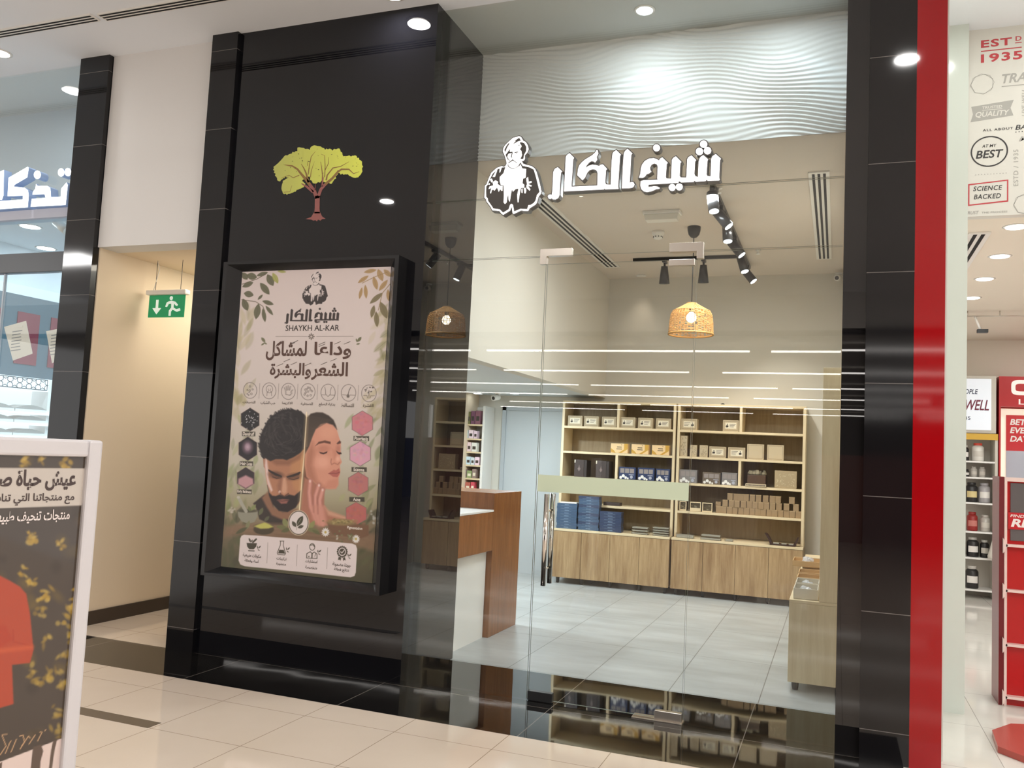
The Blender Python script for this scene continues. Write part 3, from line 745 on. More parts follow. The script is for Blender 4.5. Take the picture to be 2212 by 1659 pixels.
p = Print((PX0, PSY, PZ0), (1, 0, 0), (0, 0, 1), PX1-PX0, PZ1-PZ0, 400, 690, (205, 186, 174))
rg = np.random.default_rng(3)
p.grad([(575, (208, 188, 178)), (700, (212, 194, 184)), (860, (206, 190, 178)), (1000, (190, 178, 158)), (1080, (160, 148, 118)), (1150, (118, 100, 76)), (1190, (96, 86, 62)), (1262, (78, 72, 52))])
# soft greenery at the margins
for k in range(150):
    y = rg.uniform(660, 1260); side = rg.random() < 0.5
    fx = np.interp(y, [577, 1225], [523, 477]) if side else np.interp(y, [577, 1260], [845, 804])
    d = abs(rg.normal(0, 16 if y < 900 else 34)); x = fx + d if side else fx - d
    c = [(172, 158, 112), (150, 140, 96), (188, 172, 128)][k % 3] if y < 900 else ([(128, 138, 82), (104, 112, 66), (158, 160, 104)][k % 3] if y < 1100 else [(74, 78, 50), (92, 92, 60), (60, 60, 42)][k % 3])
    p.view((0, 0), 1)
    p.leaf((x, y), rg.uniform(20, 46), rg.uniform(7, 15), rg.uniform(-1.9, -0.9) + (0 if side else 0.6), c, rg.uniform(0.25, 0.55), rg.uniform(2, 6))
p.view((470, 540), 4.609)
for x, y, L, w_, a, c in ((340, 262, 110, 70, 0.2, 0), (525, 300, 130, 72, 1.1, 0), (470, 385, 150, 66, 0.9, 0), (300, 345, 120, 50, -0.4, 0), (310, 440, 100, 64, 0.2, 0), (275, 545, 130, 66, 1.2, 0), (395, 612, 160, 66, 1.75, 0), (462, 650, 140, 42, 1.4, 0),
                          (502, 525, 120, 44, 0.3, 0), (515, 602, 120, 36, 0.9, 0), (425, 470, 70, 26, -0.8, 0), (575, 280, 120, 52, 1.1, 1), (445, 240, 120, 40, -0.3, 0), (270, 260, 90, 60, 0.9, 0), (640, 215, 90, 26, 0.1, 1),
                          (1620, 250, 130, 60, 1.2, 2), (1450, 292, 130, 40, -0.6, 2), (1475, 415, 140, 40, 1.5, 2), (1570, 330, 140, 50, 1.3, 2), (1650, 352, 140, 46, -0.9, 2), (1580, 480, 170, 50, -0.7, 3), (1655, 600, 180, 70, 1.2, 3), (1583, 690, 160, 52, 1.5, 3), (1545, 612, 130, 46, 1.8, 3), (1425, 430, 120, 34, 1.8, 2), (1690, 230, 100, 50, 0.8, 2), (1520, 210, 130, 40, -0.2, 2), (1700, 450, 120, 40, 1.5, 2), (1680, 830, 150, 60, -0.6, 4), (1620, 960, 170, 60, -0.7, 4), (1640, 1040, 130, 50, 1.3, 4)):
    col = [(92, 88, 62), (160, 156, 80), (168, 132, 82), (118, 104, 70), (140, 134, 90)][c]
    p.leaf((x, y), L, w_, a, col, 0.9 if c < 4 else 0.5, 1.0 if c < 4 else 4); 
    p.line([(x-L*0.45*math.cos(a), y-L*0.45*math.sin(a)), (x+L*0.45*math.cos(a), y+L*0.45*math.sin(a))], 3, tuple(v*0.8 for v in col), a=0.6)
p.line([(245, 340), (390, 290), (480, 240)], 6, (96, 84, 60)); p.line([(240, 495), (380, 515), (450, 560), (470, 610)], 6, (96, 84, 60)); p.line([(1725, 330), (1640, 430), (1600, 600)], 6, (140, 112, 70)); p.line([(1690, 220), (1560, 270), (1440, 330)], 6, (150, 118, 74))
# emblem and brand word, as on the lit sign
def emb_map(pts):
    q = np.array(pts, float); return [(836 + (a-100)/1075*271, 206 + (b_-80)/1480*356) for a, b_ in q]
p.poly(emb_map(E_out), (214, 196, 186))
p.poly(emb_map(E_cloak), (58, 48, 44))
for q in E_white: p.poly(emb_map(q), (214, 196, 186), 0.8)
for q in E_dark: p.poly(emb_map(q), (58, 48, 44), 0.8)
for q in (disc((690, 250), 1, 1),): pass
SGX0, SGX1 = min(v[0] for q in SIGN for v in q), max(v[0] for q in SIGN for v in q)
SGZ0, SGZ1 = min(v[1] for q in SIGN for v in q), max(v[1] for q in SIGN+DOTS for v in q)
bx0, bz0 = on_plane(470+665/4.609, 540+730/4.609, 1, PSY)[[0, 2]]; bx1, bz1 = on_plane(470+1218/4.609, 540+572/4.609, 1, PSY)[[0, 2]]
bz0 -= 0.004; bz1 -= 0.0
for q in SIGN+DOTS:
    w3 = [(bx0+(x-SGX0)/(SGX1-SGX0)*(bx1-bx0), PSY, bz0+(z-SGZ0)/(SGZ1-SGZ0)*(bz1-bz0)) for x, z in q]
    X_, Y_ = to_px(w3); p.poly(list(zip(X_, Y_)), (58, 46, 42), 0.8, raw=True)
p.view((470, 540), 4.609)
p.line([(580, 862), (888, 862)], 4, (120, 104, 94)); p.line([(985, 862), (1350, 860)], 4, (120, 104, 94))
for a in range(8): p.leaf((933+20*math.cos(a*math.pi/4), 862+20*math.sin(a*math.pi/4)), 36 if a % 2 == 0 else 26, 12, a*math.pi/4, (110, 96, 86))
p.ell((933, 862), 9, 9, (206, 188, 176))
for x, y, a in ((455, 895, 0.9), (475, 930, 0.4), (450, 938, -0.6), (1412, 890, -0.9), (1385, 900, 1.3), (1400, 935, -0.2)): p.leaf((x, y), 62 if y < 900 else 40, 30 if y < 900 else 16, a, (112, 108, 78))
# row of round symbols
p.view((470, 800), 3.456); INK = (96, 84, 76)
for cx, cy in ((243, 150), (385, 153), (528, 157), (675, 160), (825, 165), (978, 168), (1130, 172)):
    p.ring((cx, cy), 50 + (cx-243)/887*5, 59 + (cx-243)/887*4, 3.4, INK)
for x, y in ((315, 155), (457, 157), (600, 160), (748, 163), (900, 167), (1052, 170)): p.line([(x, y-58), (x-6, y+55)], 2.6, (130, 116, 106))
for x, y, r in ((242, 120, 6), (262, 142, 5), (240, 152, 7), (222, 146, 4), (222, 176, 4), (252, 176, 7), (232, 184, 4), (235, 166, 3)): p.ring((x, y), r, r, 3, INK)
p.ring((387, 140), 24, 28, 3, INK); p.line([(370, 160), (368, 190)], 3, INK); p.line([(402, 160), (404, 190)], 3, INK); p.line([(378, 138), (384, 152), (376, 160)], 2.5, INK); p.line([(396, 138), (392, 152), (398, 160)], 2.5, INK)
for q in ([(508, 180), (505, 150), (497, 128)], [(516, 150), (511, 118)], [(526, 148), (526, 113)], [(536, 150), (542, 118)], [(544, 165), (558, 145)], [(508, 180), (540, 186), (552, 168)]): p.line(q, 3, INK); p.line([(a+7, b_) for a, b_ in q], 2, INK, a=0.6)
for x, y in ((675, 128), (655, 145), (695, 148), (675, 158), (650, 180), (672, 190), (695, 186), (705, 155), (665, 140), (688, 132), (658, 165)): p.ring((x, y), 6, 6, 3, INK)
p.line([(800, 125), (806, 150), (806, 176), (824, 196), (842, 178), (842, 152), (850, 126)], 3.2, INK); p.line([(780, 182), (806, 184)], 3, INK); p.line([(842, 184), (872, 186)], 3, INK)
p.line([(995, 125), (982, 150), (974, 180)], 5, INK); p.ell((974, 190), 7, 14, INK); p.line([(932, 182), (962, 184), (966, 200), (982, 200), (988, 184), (1024, 186)], 3, INK)
for k in range(16): p.ell((1130+rg.uniform(-36, 36), 150+rg.uniform(-26, 18)), 4, 4, INK)
p.line([(1090, 188), (1116, 188), (1118, 205), (1140, 205), (1142, 190), (1172, 190)], 3, INK); p.line([(1130, 150), (1130, 196)], 4, INK)
# the two faces
p.view((540, 870), 5.927)
SKM, HAIR = (172, 118, 88), (44, 38, 36)
p.poly([(40, 1290), (170, 1185), (240, 1160), (330, 1400), (640, 1390), (640, 1560), (300, 1570), (120, 1490), (80, 1350)], (60, 49, 42), 3)
p.poly([(150, 1215), (235, 1130), (300, 1330), (420, 1400), (640, 1350), (640, 1480), (420, 1500), (280, 1440), (210, 1330)], (138, 98, 74), 5)
p.poly([(165, 700), (200, 700), (200, 860), (175, 820)], (168, 118, 92))
p.poly([(200, 690), (188, 800), (198, 930), (220, 1060), (250, 1160), (290, 1260), (350, 1340), (450, 1392), (560, 1360), (632, 1290), (652, 1150), (662, 960), (692, 700), (700, 580), (560, 680), (470, 720), (330, 710)], SKM, 2)
p.poly([(520, 720), (690, 600), (690, 760), (660, 960), (645, 1160), (560, 1100), (520, 960)], (186, 132, 88), 8, 0.7)
p.poly([(200, 705), (215, 700), (235, 860), (235, 960), (290, 1120), (270, 1140), (225, 1050), (203, 930), (190, 800)], (226, 196, 186), 4, 0.85)
p.poly([(260, 745), (330, 725), (470, 735), (560, 700), (690, 620), (640, 720), (500, 800), (340, 800)], (120, 78, 58), 7, 0.6)
p.ell((335, 925), 95, 48, (92, 62, 50), 6, 0.75, 0.15); p.ell((565, 945), 95, 45, (96, 64, 50), 6, 0.7, -0.15)
p.poly([(232, 850), (255, 862), (320, 895), (405, 935), (412, 955), (330, 935), (262, 895), (235, 872)], (52, 40, 36), 1.5)
p.poly([(465, 945), (560, 915), (640, 882), (655, 892), (630, 920), (560, 945), (480, 962)], (56, 42, 36), 1.5)
p.line([(290, 950), (340, 968), (400, 960)], 9, (58, 42, 36)); p.line([(495, 972), (560, 984), (625, 962)], 9, (58, 42, 36))
p.poly([(420, 960), (458, 960), (475, 1080), (470, 1150), (430, 1170), (400, 1130)], (206, 156, 126), 5, 0.8)
p.poly([(385, 960), (415, 960), (400, 1120), (360, 1140), (350, 1060)], (134, 88, 70), 6, 0.6)
p.line([(368, 1128), (400, 1178), (440, 1198), (492, 1162)], 12, (92, 58, 48), 2); p.ell((378, 1140), 14, 16, (228, 196, 180), 3, 0.8)
p.poly([(222, 1055), (245, 1150), (285, 1190), (330, 1195), (380, 1175), (440, 1202), (500, 1175), (570, 1190), (618, 1150), (652, 1120), (640, 1260), (580, 1345), (480, 1400), (370, 1385), (290, 1300), (245, 1190)], (46, 36, 34), 3)
p.poly([(345, 1245), (420, 1232), (500, 1240), (470, 1290), (400, 1295)], (140, 88, 76), 3); p.line([(340, 1255), (420, 1258), (505, 1250)], 7, (70, 46, 42))
p.poly([(170, 700), (200, 712), (260, 748), (330, 722), (420, 722), (470, 735), (560, 695), (640, 645), (690, 592), (700, 480), (716, 320), (728, 190), (700, 150), (640, 108), (560, 88), (480, 82), (400, 95), (340, 128), (280, 170), (222, 230), (200, 280), (160, 350), (135, 420), (124, 500), (114, 570), (140, 650)], HAIR, 3)
for k in range(150):
    t = rg.uniform(0, 1); x, y = rg.uniform(150, 690), rg.uniform(110, 700); a = math.atan2(y-420, x-420)+1.5+rg.normal(0, 0.35); L = rg.uniform(40, 110)
    if ((x-430)/300)**2+((y-410)/310)**2 > 0.85: continue
    p.line([(x, y), (x+L*0.5*math.cos(a), y+L*0.5*math.sin(a)), (x+L*math.cos(a+0.4), y+L*math.sin(a+0.4))], 7, (82, 72, 68) if k % 3 else (24, 20, 20), 2.0, 0.5)
for k in range(60):
    i = int(rg.integers(0, 17)); pq_ = [(716, 320), (728, 190), (700, 150), (640, 108), (560, 88), (480, 82), (400, 95), (340, 128), (280, 170), (222, 230), (200, 280), (160, 350), (135, 420), (124, 500), (114, 570), (140, 650), (160, 690), (170, 700)]
    t = rg.uniform(0, 1); x = pq_[i][0]*(1-t)+pq_[i+1][0]*t; y = pq_[i][1]*(1-t)+pq_[i+1][1]*t
    if x > 700: continue
    p.line([(x+14, y+16), (x-rg.uniform(4, 16), y-rg.uniform(4, 16))], 10, HAIR, 2.0, 0.8)
for q in ([(330, 200), (300, 300), (330, 420)], [(420, 150), (400, 260), (470, 400)], [(520, 140), (520, 260), (600, 420)], [(250, 300), (240, 420), (300, 560)], [(600, 200), (620, 320), (660, 440)], [(360, 480), (420, 560), (520, 600)]):
    p.line(q, 16, (84, 74, 70), 5, 0.45)
# woman
p.poly([(715, 400), (700, 600), (688, 800), (676, 1000), (655, 1300), (645, 1420), (760, 1560), (830, 1300), (840, 1080), (740, 960), (760, 560), (800, 420)], (92, 60, 46), 4)
p.poly([(700, 960), (800, 1000), (880, 1070), (952, 1100), (950, 1300), (1000, 1380), (1230, 1460), (1235, 1530), (980, 1570), (760, 1560), (650, 1420), (664, 1200)], (166, 108, 86), 4)
p.poly([(950, 1320), (1010, 1380), (1235, 1462), (1235, 1500), (1000, 1440)], (206, 160, 130), 6, 0.7)
p.poly([(832, 340), (900, 270), (980, 252), (1060, 280), (1112, 350), (1140, 440), (1166, 515), (1158, 600), (1165, 640), (1152, 690), (1177, 760), (1152, 800), (1158, 868), (1150, 930), (1132, 962), (1132, 1050), (1098, 1102), (1010, 1106), (940, 1096), (880, 1070), (800, 1000), (722, 950), (700, 800), (705, 640), (750, 560), (790, 430)], (206, 142, 116), 2)
p.poly([(720, 640), (800, 500), (830, 620), (800, 800), (860, 1000), (960, 1090), (880, 1070), (722, 950), (700, 800)], (162, 104, 80), 12, 0.7)
p.ell((930, 760), 90, 80, (222, 160, 134), 14, 0.8); p.ell((1000, 380), 110, 90, (214, 152, 124), 14, 0.8)
p.poly([(1000, 1000), (1130, 960), (1130, 1050), (1098, 1102), (1010, 1106), (940, 1096)], (190, 124, 100), 8, 0.6)
p.poly([(833, 555), (880, 500), (960, 482), (1032, 500), (1032, 530), (950, 512), (880, 528)], (104, 66, 52), 2)
p.poly([(1108, 522), (1148, 482), (1166, 500), (1160, 522), (1122, 532)], (92, 60, 50), 2)
p.ell((940, 590), 75, 45, (178, 114, 92), 8, 0.6, -0.1); p.poly([(886, 628), (940, 640), (990, 622), (985, 645), (940, 660), (900, 650)], (70, 44, 38), 1.5)
p.ell((1130, 590), 32, 45, (174, 110, 90), 6, 0.6); p.poly([(1100, 612), (1135, 635), (1165, 635), (1175, 655), (1140, 662), (1118, 645)], (60, 40, 36), 1.5)
p.poly([(1060, 600), (1100, 620), (1120, 700), (1080, 720)], (186, 120, 96), 8, 0.6)
p.line([(1042, 720), (1035, 760), (1045, 792), (1080, 772), (1125, 792), (1148, 762)], 9, (150, 92, 74), 2.5, 0.8); p.ell((1125, 715), 26, 34, (226, 168, 142), 6, 0.8)
p.poly([(1003, 905), (1040, 880), (1075, 858), (1100, 866), (1140, 838), (1152, 880), (1150, 905), (1120, 952), (1065, 948)], (172, 96, 84), 2); p.line([(1005, 908), (1070, 902), (1100, 908), (1150, 888)], 6, (120, 62, 56), 2)
p.poly([(728, 190), (780, 140), (850, 122), (930, 125), (1010, 165), (1070, 220), (1100, 290), (1114, 345), (1062, 285), (980, 258), (905, 275), (840, 340), (800, 430), (755, 560), (708, 650), (716, 400)], (64, 52, 44), 3)
for k in range(26): t = k/26; p.line([(735+t*330, 160+60*t), (720+t*120, 330+t*10), (715+t*30, 560)], 4, (92, 76, 62), 2, 0.5)
for q, w_ in (([(772, 1000), (758, 1150), (775, 1330), (850, 1500)], 50), ([(882, 1055), (835, 1200), (832, 1350), (880, 1520)], 50), ([(930, 1115), (892, 1250), (905, 1400), (930, 1560)], 54)):
    p.line(q, w_+8, (150, 92, 76), 3); p.line(q, w_-6, (208, 146, 128), 5)
p.poly([(770, 1320), (870, 1300), (950, 1330), (988, 1560), (880, 1600), (800, 1480)], (200, 138, 118), 8, 0.9)
p.line([(812, 1200), (815, 1400)], 8, (150, 92, 78), 5, 0.7); p.line([(866, 1220), (870, 1420)], 8, (150, 92, 78), 5, 0.7)
p.ell((768, 1005), 12, 18, (226, 190, 178), 2, 0.9); p.ell((884, 1058), 12, 16, (226, 190, 178), 2, 0.9); p.ell((930, 1118), 11, 16, (226, 190, 178), 2, 0.9)
p.line([(726, 170), (690, 700), (632, 1370)], 44, (236, 200, 140), 7, 0.35); p.line([(726, 120), (690, 700), (632, 1370)], 8, (248, 226, 184), 1.2)
# hexagons
p.view((470, 800), 3.456)
def hexa(c, rx, ry): return [(c[0]+rx*math.cos(math.pi/2+k*math.pi/3)/0.866, c[1]+ry*math.sin(math.pi/2+k*math.pi/3)) for k in range(6)]
for c, rx, ry, col, kind in (((243, 367), 66, 85, (38, 34, 34), 0), ((226, 585), 66, 88, (40, 34, 36), 1), ((210, 805), 62, 80, (56, 46, 46), 2), ((1081, 395), 75, 91, (196, 122, 126), 3), ((1065, 622), 75, 91, (208, 152, 164), 3), ((1050, 848), 72, 88, (178, 112, 106), 3), ((1035, 1070), 74, 84, (176, 100, 92), 3)):
    p.poly(hexa(c, rx+4, ry+4), (122, 100, 92)); p.poly(hexa(c, rx, ry), col)
    if kind == 0:
        for k in range(34): p.ell((c[0]+rg.normal(0, 26), c[1]+rg.normal(0, 34)), 3, 3.5, (208, 200, 196))
    if kind == 1: p.ell((c[0]-2, c[1]-12), 34, 42, (142, 112, 122), 9, 0.9); p.ell((c[0]-2, c[1]-14), 15, 20, (186, 156, 164), 6, 0.9)
    if kind == 2: p.poly([(c[0]-58, c[1]+44), (c[0]-54, c[1]+4), (c[0], c[1]-22), (c[0]+54, c[1]+4), (c[0]+58, c[1]+44), (c[0], c[1]+76)], (188, 140, 140), 4)
    if kind == 3:
        for k in range(26): p.ell((c[0]+rg.normal(0, 30), c[1]+rg.normal(0, 34)), rg.uniform(5, 16), rg.uniform(5, 14), tuple(v*rg.uniform(0.84, 1.08) for v in col), 3, 0.5)
for c, w_ in (((232, 474), 50), ((216, 696), 50), ((200, 906), 55), ((1073, 508), 58), ((1057, 740), 57), ((1040, 963), 57), ((1025, 1178), 60)):
    p.poly([(c[0]-w_, c[1]-18), (c[0]+w_, c[1]-16), (c[0]+w_, c[1]+19), (c[0]-w_, c[1]+17)], (72, 64, 52), 1.0, 0.95)
# table with bowls, flowers and the white strip
p.view((470, 1050), 5.821)
p.poly([(90, 500), (450, 470), (900, 480), (1300, 520), (1985, 600), (1975, 830), (1700, 740), (300, 610), (80, 640)], (132, 102, 78), 10, 0.85)
for k in range(26): y = rg.uniform(480, 640); p.line([(rg.uniform(100, 900), y), (rg.uniform(900, 1900), y+60)], 6, (112, 84, 62), 3, 0.3)
p.poly([(250, 308), (508, 310), (500, 385), (462, 452), (385, 474), (300, 442), (262, 385)], (142, 136, 116), 2); p.ell((380, 312), 128, 22, (84, 78, 60), 2)
p.line([(262, 140), (300, 215), (358, 318)], 42, (164, 156, 138), 2); p.ell((262, 142), 20, 16, (186, 176, 158), 2)
for x, y, L, w_, a, c in ((450, 270, 100, 46, -0.9, (128, 132, 84)), (400, 285, 70, 36, -1.9, (108, 112, 70)), (545, 320, 110, 50, -1.1, (100, 100, 70)), (620, 410, 90, 44, -0.8, (92, 90, 66)), (380, 490, 120, 50, -1.2, (128, 124, 88)), (300, 560, 170, 50, -0.5, (84, 82, 56)),
                          (850, 460, 120, 70, 1.2, (132, 130, 82)), (810, 520, 150, 56, 0.2, (110, 108, 68)), (860, 555, 130, 50, -0.3, (96, 94, 60)), (1185, 490, 130, 60, -1.0, (138, 136, 84)), (1200, 555, 170, 60, 0.2, (112, 108, 70)), (1240, 580, 120, 40, 0.5, (98, 96, 62))):
    p.leaf((x, y), L, w_, a, c, 0.95, 2)
p.ell((580, 545), 128, 66, (72, 60, 42), 2); p.ell((580, 505), 124, 34, (98, 84, 56), 2); p.poly([(460, 505), (520, 480), (592, 458), (650, 480), (700, 512), (640, 532), (540, 536)], (186, 178, 92), 3)
p.poly([(1378, 455), (1640, 470), (1900, 490), (1900, 620), (1800, 660), (1450, 612), (1400, 540)], (116, 84, 62), 3); p.ell((1560, 455), 180, 40, (138, 116, 76), 4); 
for k in range(40): p.ell((1560+rg.normal(0, 80), 448+rg.normal(0, 14)), 12, 8, [(170, 150, 100), (112, 100, 62), (150, 130, 80)][k % 3], 2, 0.8)
for cx, cy, r in ((1357, 580, 52), (1740, 665, 50)):
    for k in range(12): p.leaf((cx+r*0.55*math.cos(k*0.5236), cy+r*0.62*math.sin(k*0.5236)), r*1.0, 20, k*0.5236, (218, 208, 196), 1, 1.5)
    p.ell((cx, cy), 15, 16, (186, 160, 90))
for k in range(24): p.ell((rg.choice([1530, 1620, 1690])+rg.normal(0, 30), 640+rg.normal(0, 30)), 12, 10, [(96, 100, 66), (190, 180, 160), (120, 124, 84)][k % 3], 2, 0.8)
for k in range(10): p.ell((180+rg.normal(0, 24), 300+rg.normal(0, 30)), 14, 12, (190, 176, 158), 2.5, 0.7)
for k in range(9): p.ell((1950+rg.normal(0, 16), 400+rg.normal(0, 50)), 14, 13, (178, 172, 160), 2.5, 0.7)
p.ell((1018, 462), 134, 160, (196, 176, 148), 1.5); p.ell((1018, 462), 124, 150, (66, 54, 42)); p.ell((1018, 462), 116, 141, (216, 200, 190))
p.leaf((1035, 440), 150, 66, -1.05, (70, 66, 48)); p.leaf((962, 478), 86, 46, 1.0, (78, 72, 56)); p.leaf((1045, 512), 80, 40, -0.35, (78, 72, 56)); p.line([(992, 550), (1000, 490), (1050, 410)], 6, (150, 140, 120))
p.poly([(330, 612), (500, 622), (1100, 672), (1690, 722), (1738, 742), (1755, 790), (1738, 1085), (1722, 1130), (1672, 1148), (1000, 1075), (340, 1008), (285, 985), (264, 935), (284, 660), (300, 625)], (218, 200, 192), 1.5)
DK = (70, 62, 48)
for x, y0, y1 in ((632, 710, 968), (1003, 740, 1005), (1384, 775, 1040)): p.line([(x, y0), (x-12, y1)], 5, (148, 132, 122))
p.poly([(365, 715), (495, 718), (485, 760), (455, 795), (400, 795), (372, 760)], DK); p.line([(390, 812), (460, 816)], 12, DK); p.line([(445, 705), (485, 668)], 22, DK); p.leaf((405, 680), 60, 22, 1.2, DK); p.leaf((430, 690), 40, 14, -1.0, DK)
p.line([(785, 690), (832, 692)], 9, DK); p.line([(792, 692), (788, 745), (750, 840), (760, 862), (845, 866), (855, 845), (825, 745), (830, 692)], 8, DK); p.poly([(775, 800), (832, 802), (848, 850), (762, 846)], DK)
p.ring((1190, 765), 32, 42, 8, DK); p.line([(1160, 745), (1200, 738), (1222, 765)], 10, DK); p.line([(1120, 905), (1122, 850), (1165, 825), (1190, 850), (1215, 828), (1250, 855), (1250, 910), (1120, 905)], 9, DK); p.line([(1188, 850), (1186, 905)], 14, DK); p.ell((1148, 885), 8, 8, DK); p.line([(1232, 850), (1222, 885)], 6, DK)
p.ell((1567, 826), 60, 66, DK); p.ell((1567, 826), 47, 52, (218, 200, 192)); p.ell((1567, 826), 36, 40, DK); p.line([(1548, 826), (1563, 842), (1590, 808)], 11, (218, 200, 192))
for k in range(16): p.ell((1567+60*math.cos(k*0.3927), 826+66*math.sin(k*0.3927)), 9, 10, DK)
p.poly([(1522, 890), (1556, 900), (1545, 938), (1530, 924), (1514, 930)], DK); p.poly([(1576, 902), (1602, 896), (1612, 936), (1594, 928), (1580, 942)], DK)
for x, y in ((520, 775), (885, 795), (1280, 825), (1660, 875)): p.leaf((x+8, y-8), 44, 16, -0.8, DK); p.leaf((x-18, y-5), 40, 12, -1.7, DK); p.leaf((x-2, y+30), 32, 11, 0.6, DK)
sheet = p.build('poster_sheet', print_mat('printed_poster', 0.35, 1.02), box_t, bo)
# poster lettering
LT = MB(); pl = on_y(PSY-0.0012)
def pt(o, s, x, y): q = on_plane(o[0]+x/s, o[1]+y/s, 1, PSY); return float(q[0]), float(q[2])
def ptext(s_, o, sc, x0, x1, ytop, ybot, m=0, bold=0.0, keep=None):
    ym = (ytop+ybot)/2
    u0, _ = pt(o, sc, x0, ym); u1, _ = pt(o, sc, x1, ym); xm = (x0+x1)/2
    _, v1 = pt(o, sc, xm, ytop); _, v0 = pt(o, sc, xm, ybot)
    put_text(LT, s_, pl, u0, u1, v0, v1, m, bold, 0, 1, keep)
C5, C6, CB = ((470, 540), 4.609), ((470, 800), 3.456), ((470, 1050), 5.821)
ptext('SHAYKH AL-KAR', *C5, 678, 1212, 748, 806, 0, 0.006)
ptext('وداعا', *C5, 962, 1330, 915, 1088, 1, 0.026); ptext('لمشاكل', *C5, 484, 888, 905, 1100, 1, 0.026)
ptext('الشعر', *C5, 935, 1298, 1115, 1300, 1, 0.026); ptext('والبشرة', *C5, 522, 930, 1125, 1285, 1, 0.026)
for s_, x0, x1, y in (('وَ', 0, 0, 0),): pass
for x, y in ((1290, 930), (1195, 930), (1040, 935), (1040, 955), (770, 920), (740, 940), (1155, 1100), (1060, 1135), (900, 1145), (760, 1135), (690, 1105), (620, 1150)):   # vowel strokes
    q0, q1 = pt(*C5, x-32, y+10), pt(*C5, x+32, y-16)
    LT.poly([(q0[0], PSY-0.0012, q0[1]), (q1[0], PSY-0.0012, q1[1]), (q1[0], PSY-0.0012, q1[1]+0.004), (q0[0], PSY-0.0012, q0[1]+0.003)], 2)
for s_, x0, x1, y0, y1 in (('التصبغات', 188, 282, 226, 250), ('حب الشباب', 322, 432, 230, 258), ('الاكزيما', 482, 560, 234, 258), ('الصدفية', 622, 712, 238, 264), ('بداية الصلع', 756, 878, 242, 272), ('التساقط', 922, 1018, 246, 274), ('القشرة', 1086, 1166, 250, 280)):
    ptext(s_, *C6, x0, x1, y0, y1, 2, 0.012)
for s_, c, w_ in (('Dandruff', (232, 474), 42), ('Hair Loss', (216, 696), 44), ('Early Baldness', (200, 906), 52), ('Psoriasis', (1073, 508), 50), ('Eczema', (1057, 740), 40), ('Acne', (1040, 963), 27), ('Pigmentation', (1025, 1178), 57)):
    ptext(s_, *C6, c[0]-w_, c[0]+w_, c[1]-12, c[1]+(13 if s_[0] not in 'EP' or s_ == 'Eczema' else 15), 3, 0.022)
for s_, x0, x1, y0, y1 in (('مكونات طبيعية', 318, 550, 850, 905), ('آمنة وفعالة', 340, 520, 918, 968), ('تركيبات', 742, 868, 892, 938), ('متطورة', 738, 862, 962, 1002), ('استشارات', 1106, 1256, 925, 975), ('متخصصة', 1104, 1252, 1000, 1042), ('جودة مضمونة', 1446, 1676, 962, 1022), ('نتائج فعالة', 1464, 1652, 1032, 1084)):
    ptext(s_, *CB, x0, x1, y0, y1, 2, 0.014)
LT.build('lettering', [mat('print_black', rgb(54, 44, 40), 0.5), mat('print_brown', rgb(84, 58, 48), 0.5), mat('print_grey_brown', rgb(86, 74, 64), 0.5), mat('print_white', rgb(226, 216, 206), 0.5)], sheet, bo)

# ------------------------------------------------------------------ white totem poster at the lower left
TA = math.radians(12.8); TU = np.array([math.sin(TA), math.cos(TA), 0.0]); TN = np.array([math.cos(TA), -math.sin(TA), 0.0]); TP = np.array([-2.16, -2.98, 0.0])
def totem_uv(px, py):
    d = CR*((px - W_PX/2)/F_PX) - CU*((py - H_PX/2)/F_PX) + CF
    q = CAM + d*(((TP-CAM)@TN)/(d@TN)); return float((q-TP)@TU), float(q[2])
tot = thing('poster_totem', 'free-standing white framed poster stand at the lower left', 'poster stand', tuple(TP)); tot.rotation_euler = (0, 0, math.pi/2-TA)
# local axes: x along the sheet (to the far edge), y away from the face, z up
TL0, TL1, TB0, TB1 = -0.86, 0.018, 0.10, 1.4725
b = MB()
for x0, x1, z0, z1 in ((TL0, -0.815, TB0, TB1), (-0.027, TL1, TB0, TB1), (-0.815, -0.027, 1.42, TB1), (-0.815, -0.027, TB0, 0.16)):
    b.box(x0, x1, 0.0, 0.07, z0, z1)
M['totem_white'] = mat('white_powder_coated_frame', rgb(206, 202, 204), 0.35)
b.build('frame', M['totem_white'], tot, bevel=0.008)
MB().box(TL0+0.06, TL1-0.06, -0.16, 0.23, 0.0, 0.018).box(-0.62, -0.2, 0.02, 0.05, 0.018, TB0+0.01).build('foot', M['totem_white'], tot, bevel=0.004)
MB().box(-0.82, -0.02, 0.022, 0.06, 0.155, 1.425).build('backing', M['white_plastic'], tot)
tp0 = TP - TN*(-0.0) 
q = Print(TP + TU*(-0.815) - TN*0.018 + np.array([0, 0, 0.16]), TU, (0, 0, 1), 0.788, 1.26, 300, 480, (74, 64, 56))
rt = np.random.default_rng(11); q.view((0, 0), 1)
for k in range(90):
    x, y = rt.uniform(-420, 190), rt.uniform(985, 1640); q.ell((x, y), rt.uniform(8, 26), rt.uniform(6, 18), [(96, 80, 52), (58, 50, 44), (88, 74, 60), (112, 92, 50)][k % 4], 12, 0.45, rt.uniform(0, 3))
q.view((0, 980), 4.88)
for x, y, r in ((240, 100, 60), (700, 110, 60), (350, 900, 60), (340, 850, 30), (640, 960, 44), (230, 1240, 46), (330, 1350, 50), (500, 1480, 54), (430, 1500, 40), (770, 1640, 50), (800, 1450, 40), (790, 1560, 50), (450, 80, 40)):
    for k in range(6): q.ell((x+rt.normal(0, 26), y+rt.normal(0, 26)), r*rt.uniform(0.4, 0.8), r*rt.uniform(0.25, 0.5), [(182, 148, 60), (196, 166, 84), (160, 128, 56)][k % 3], 4, 0.7, rt.uniform(0, 3))
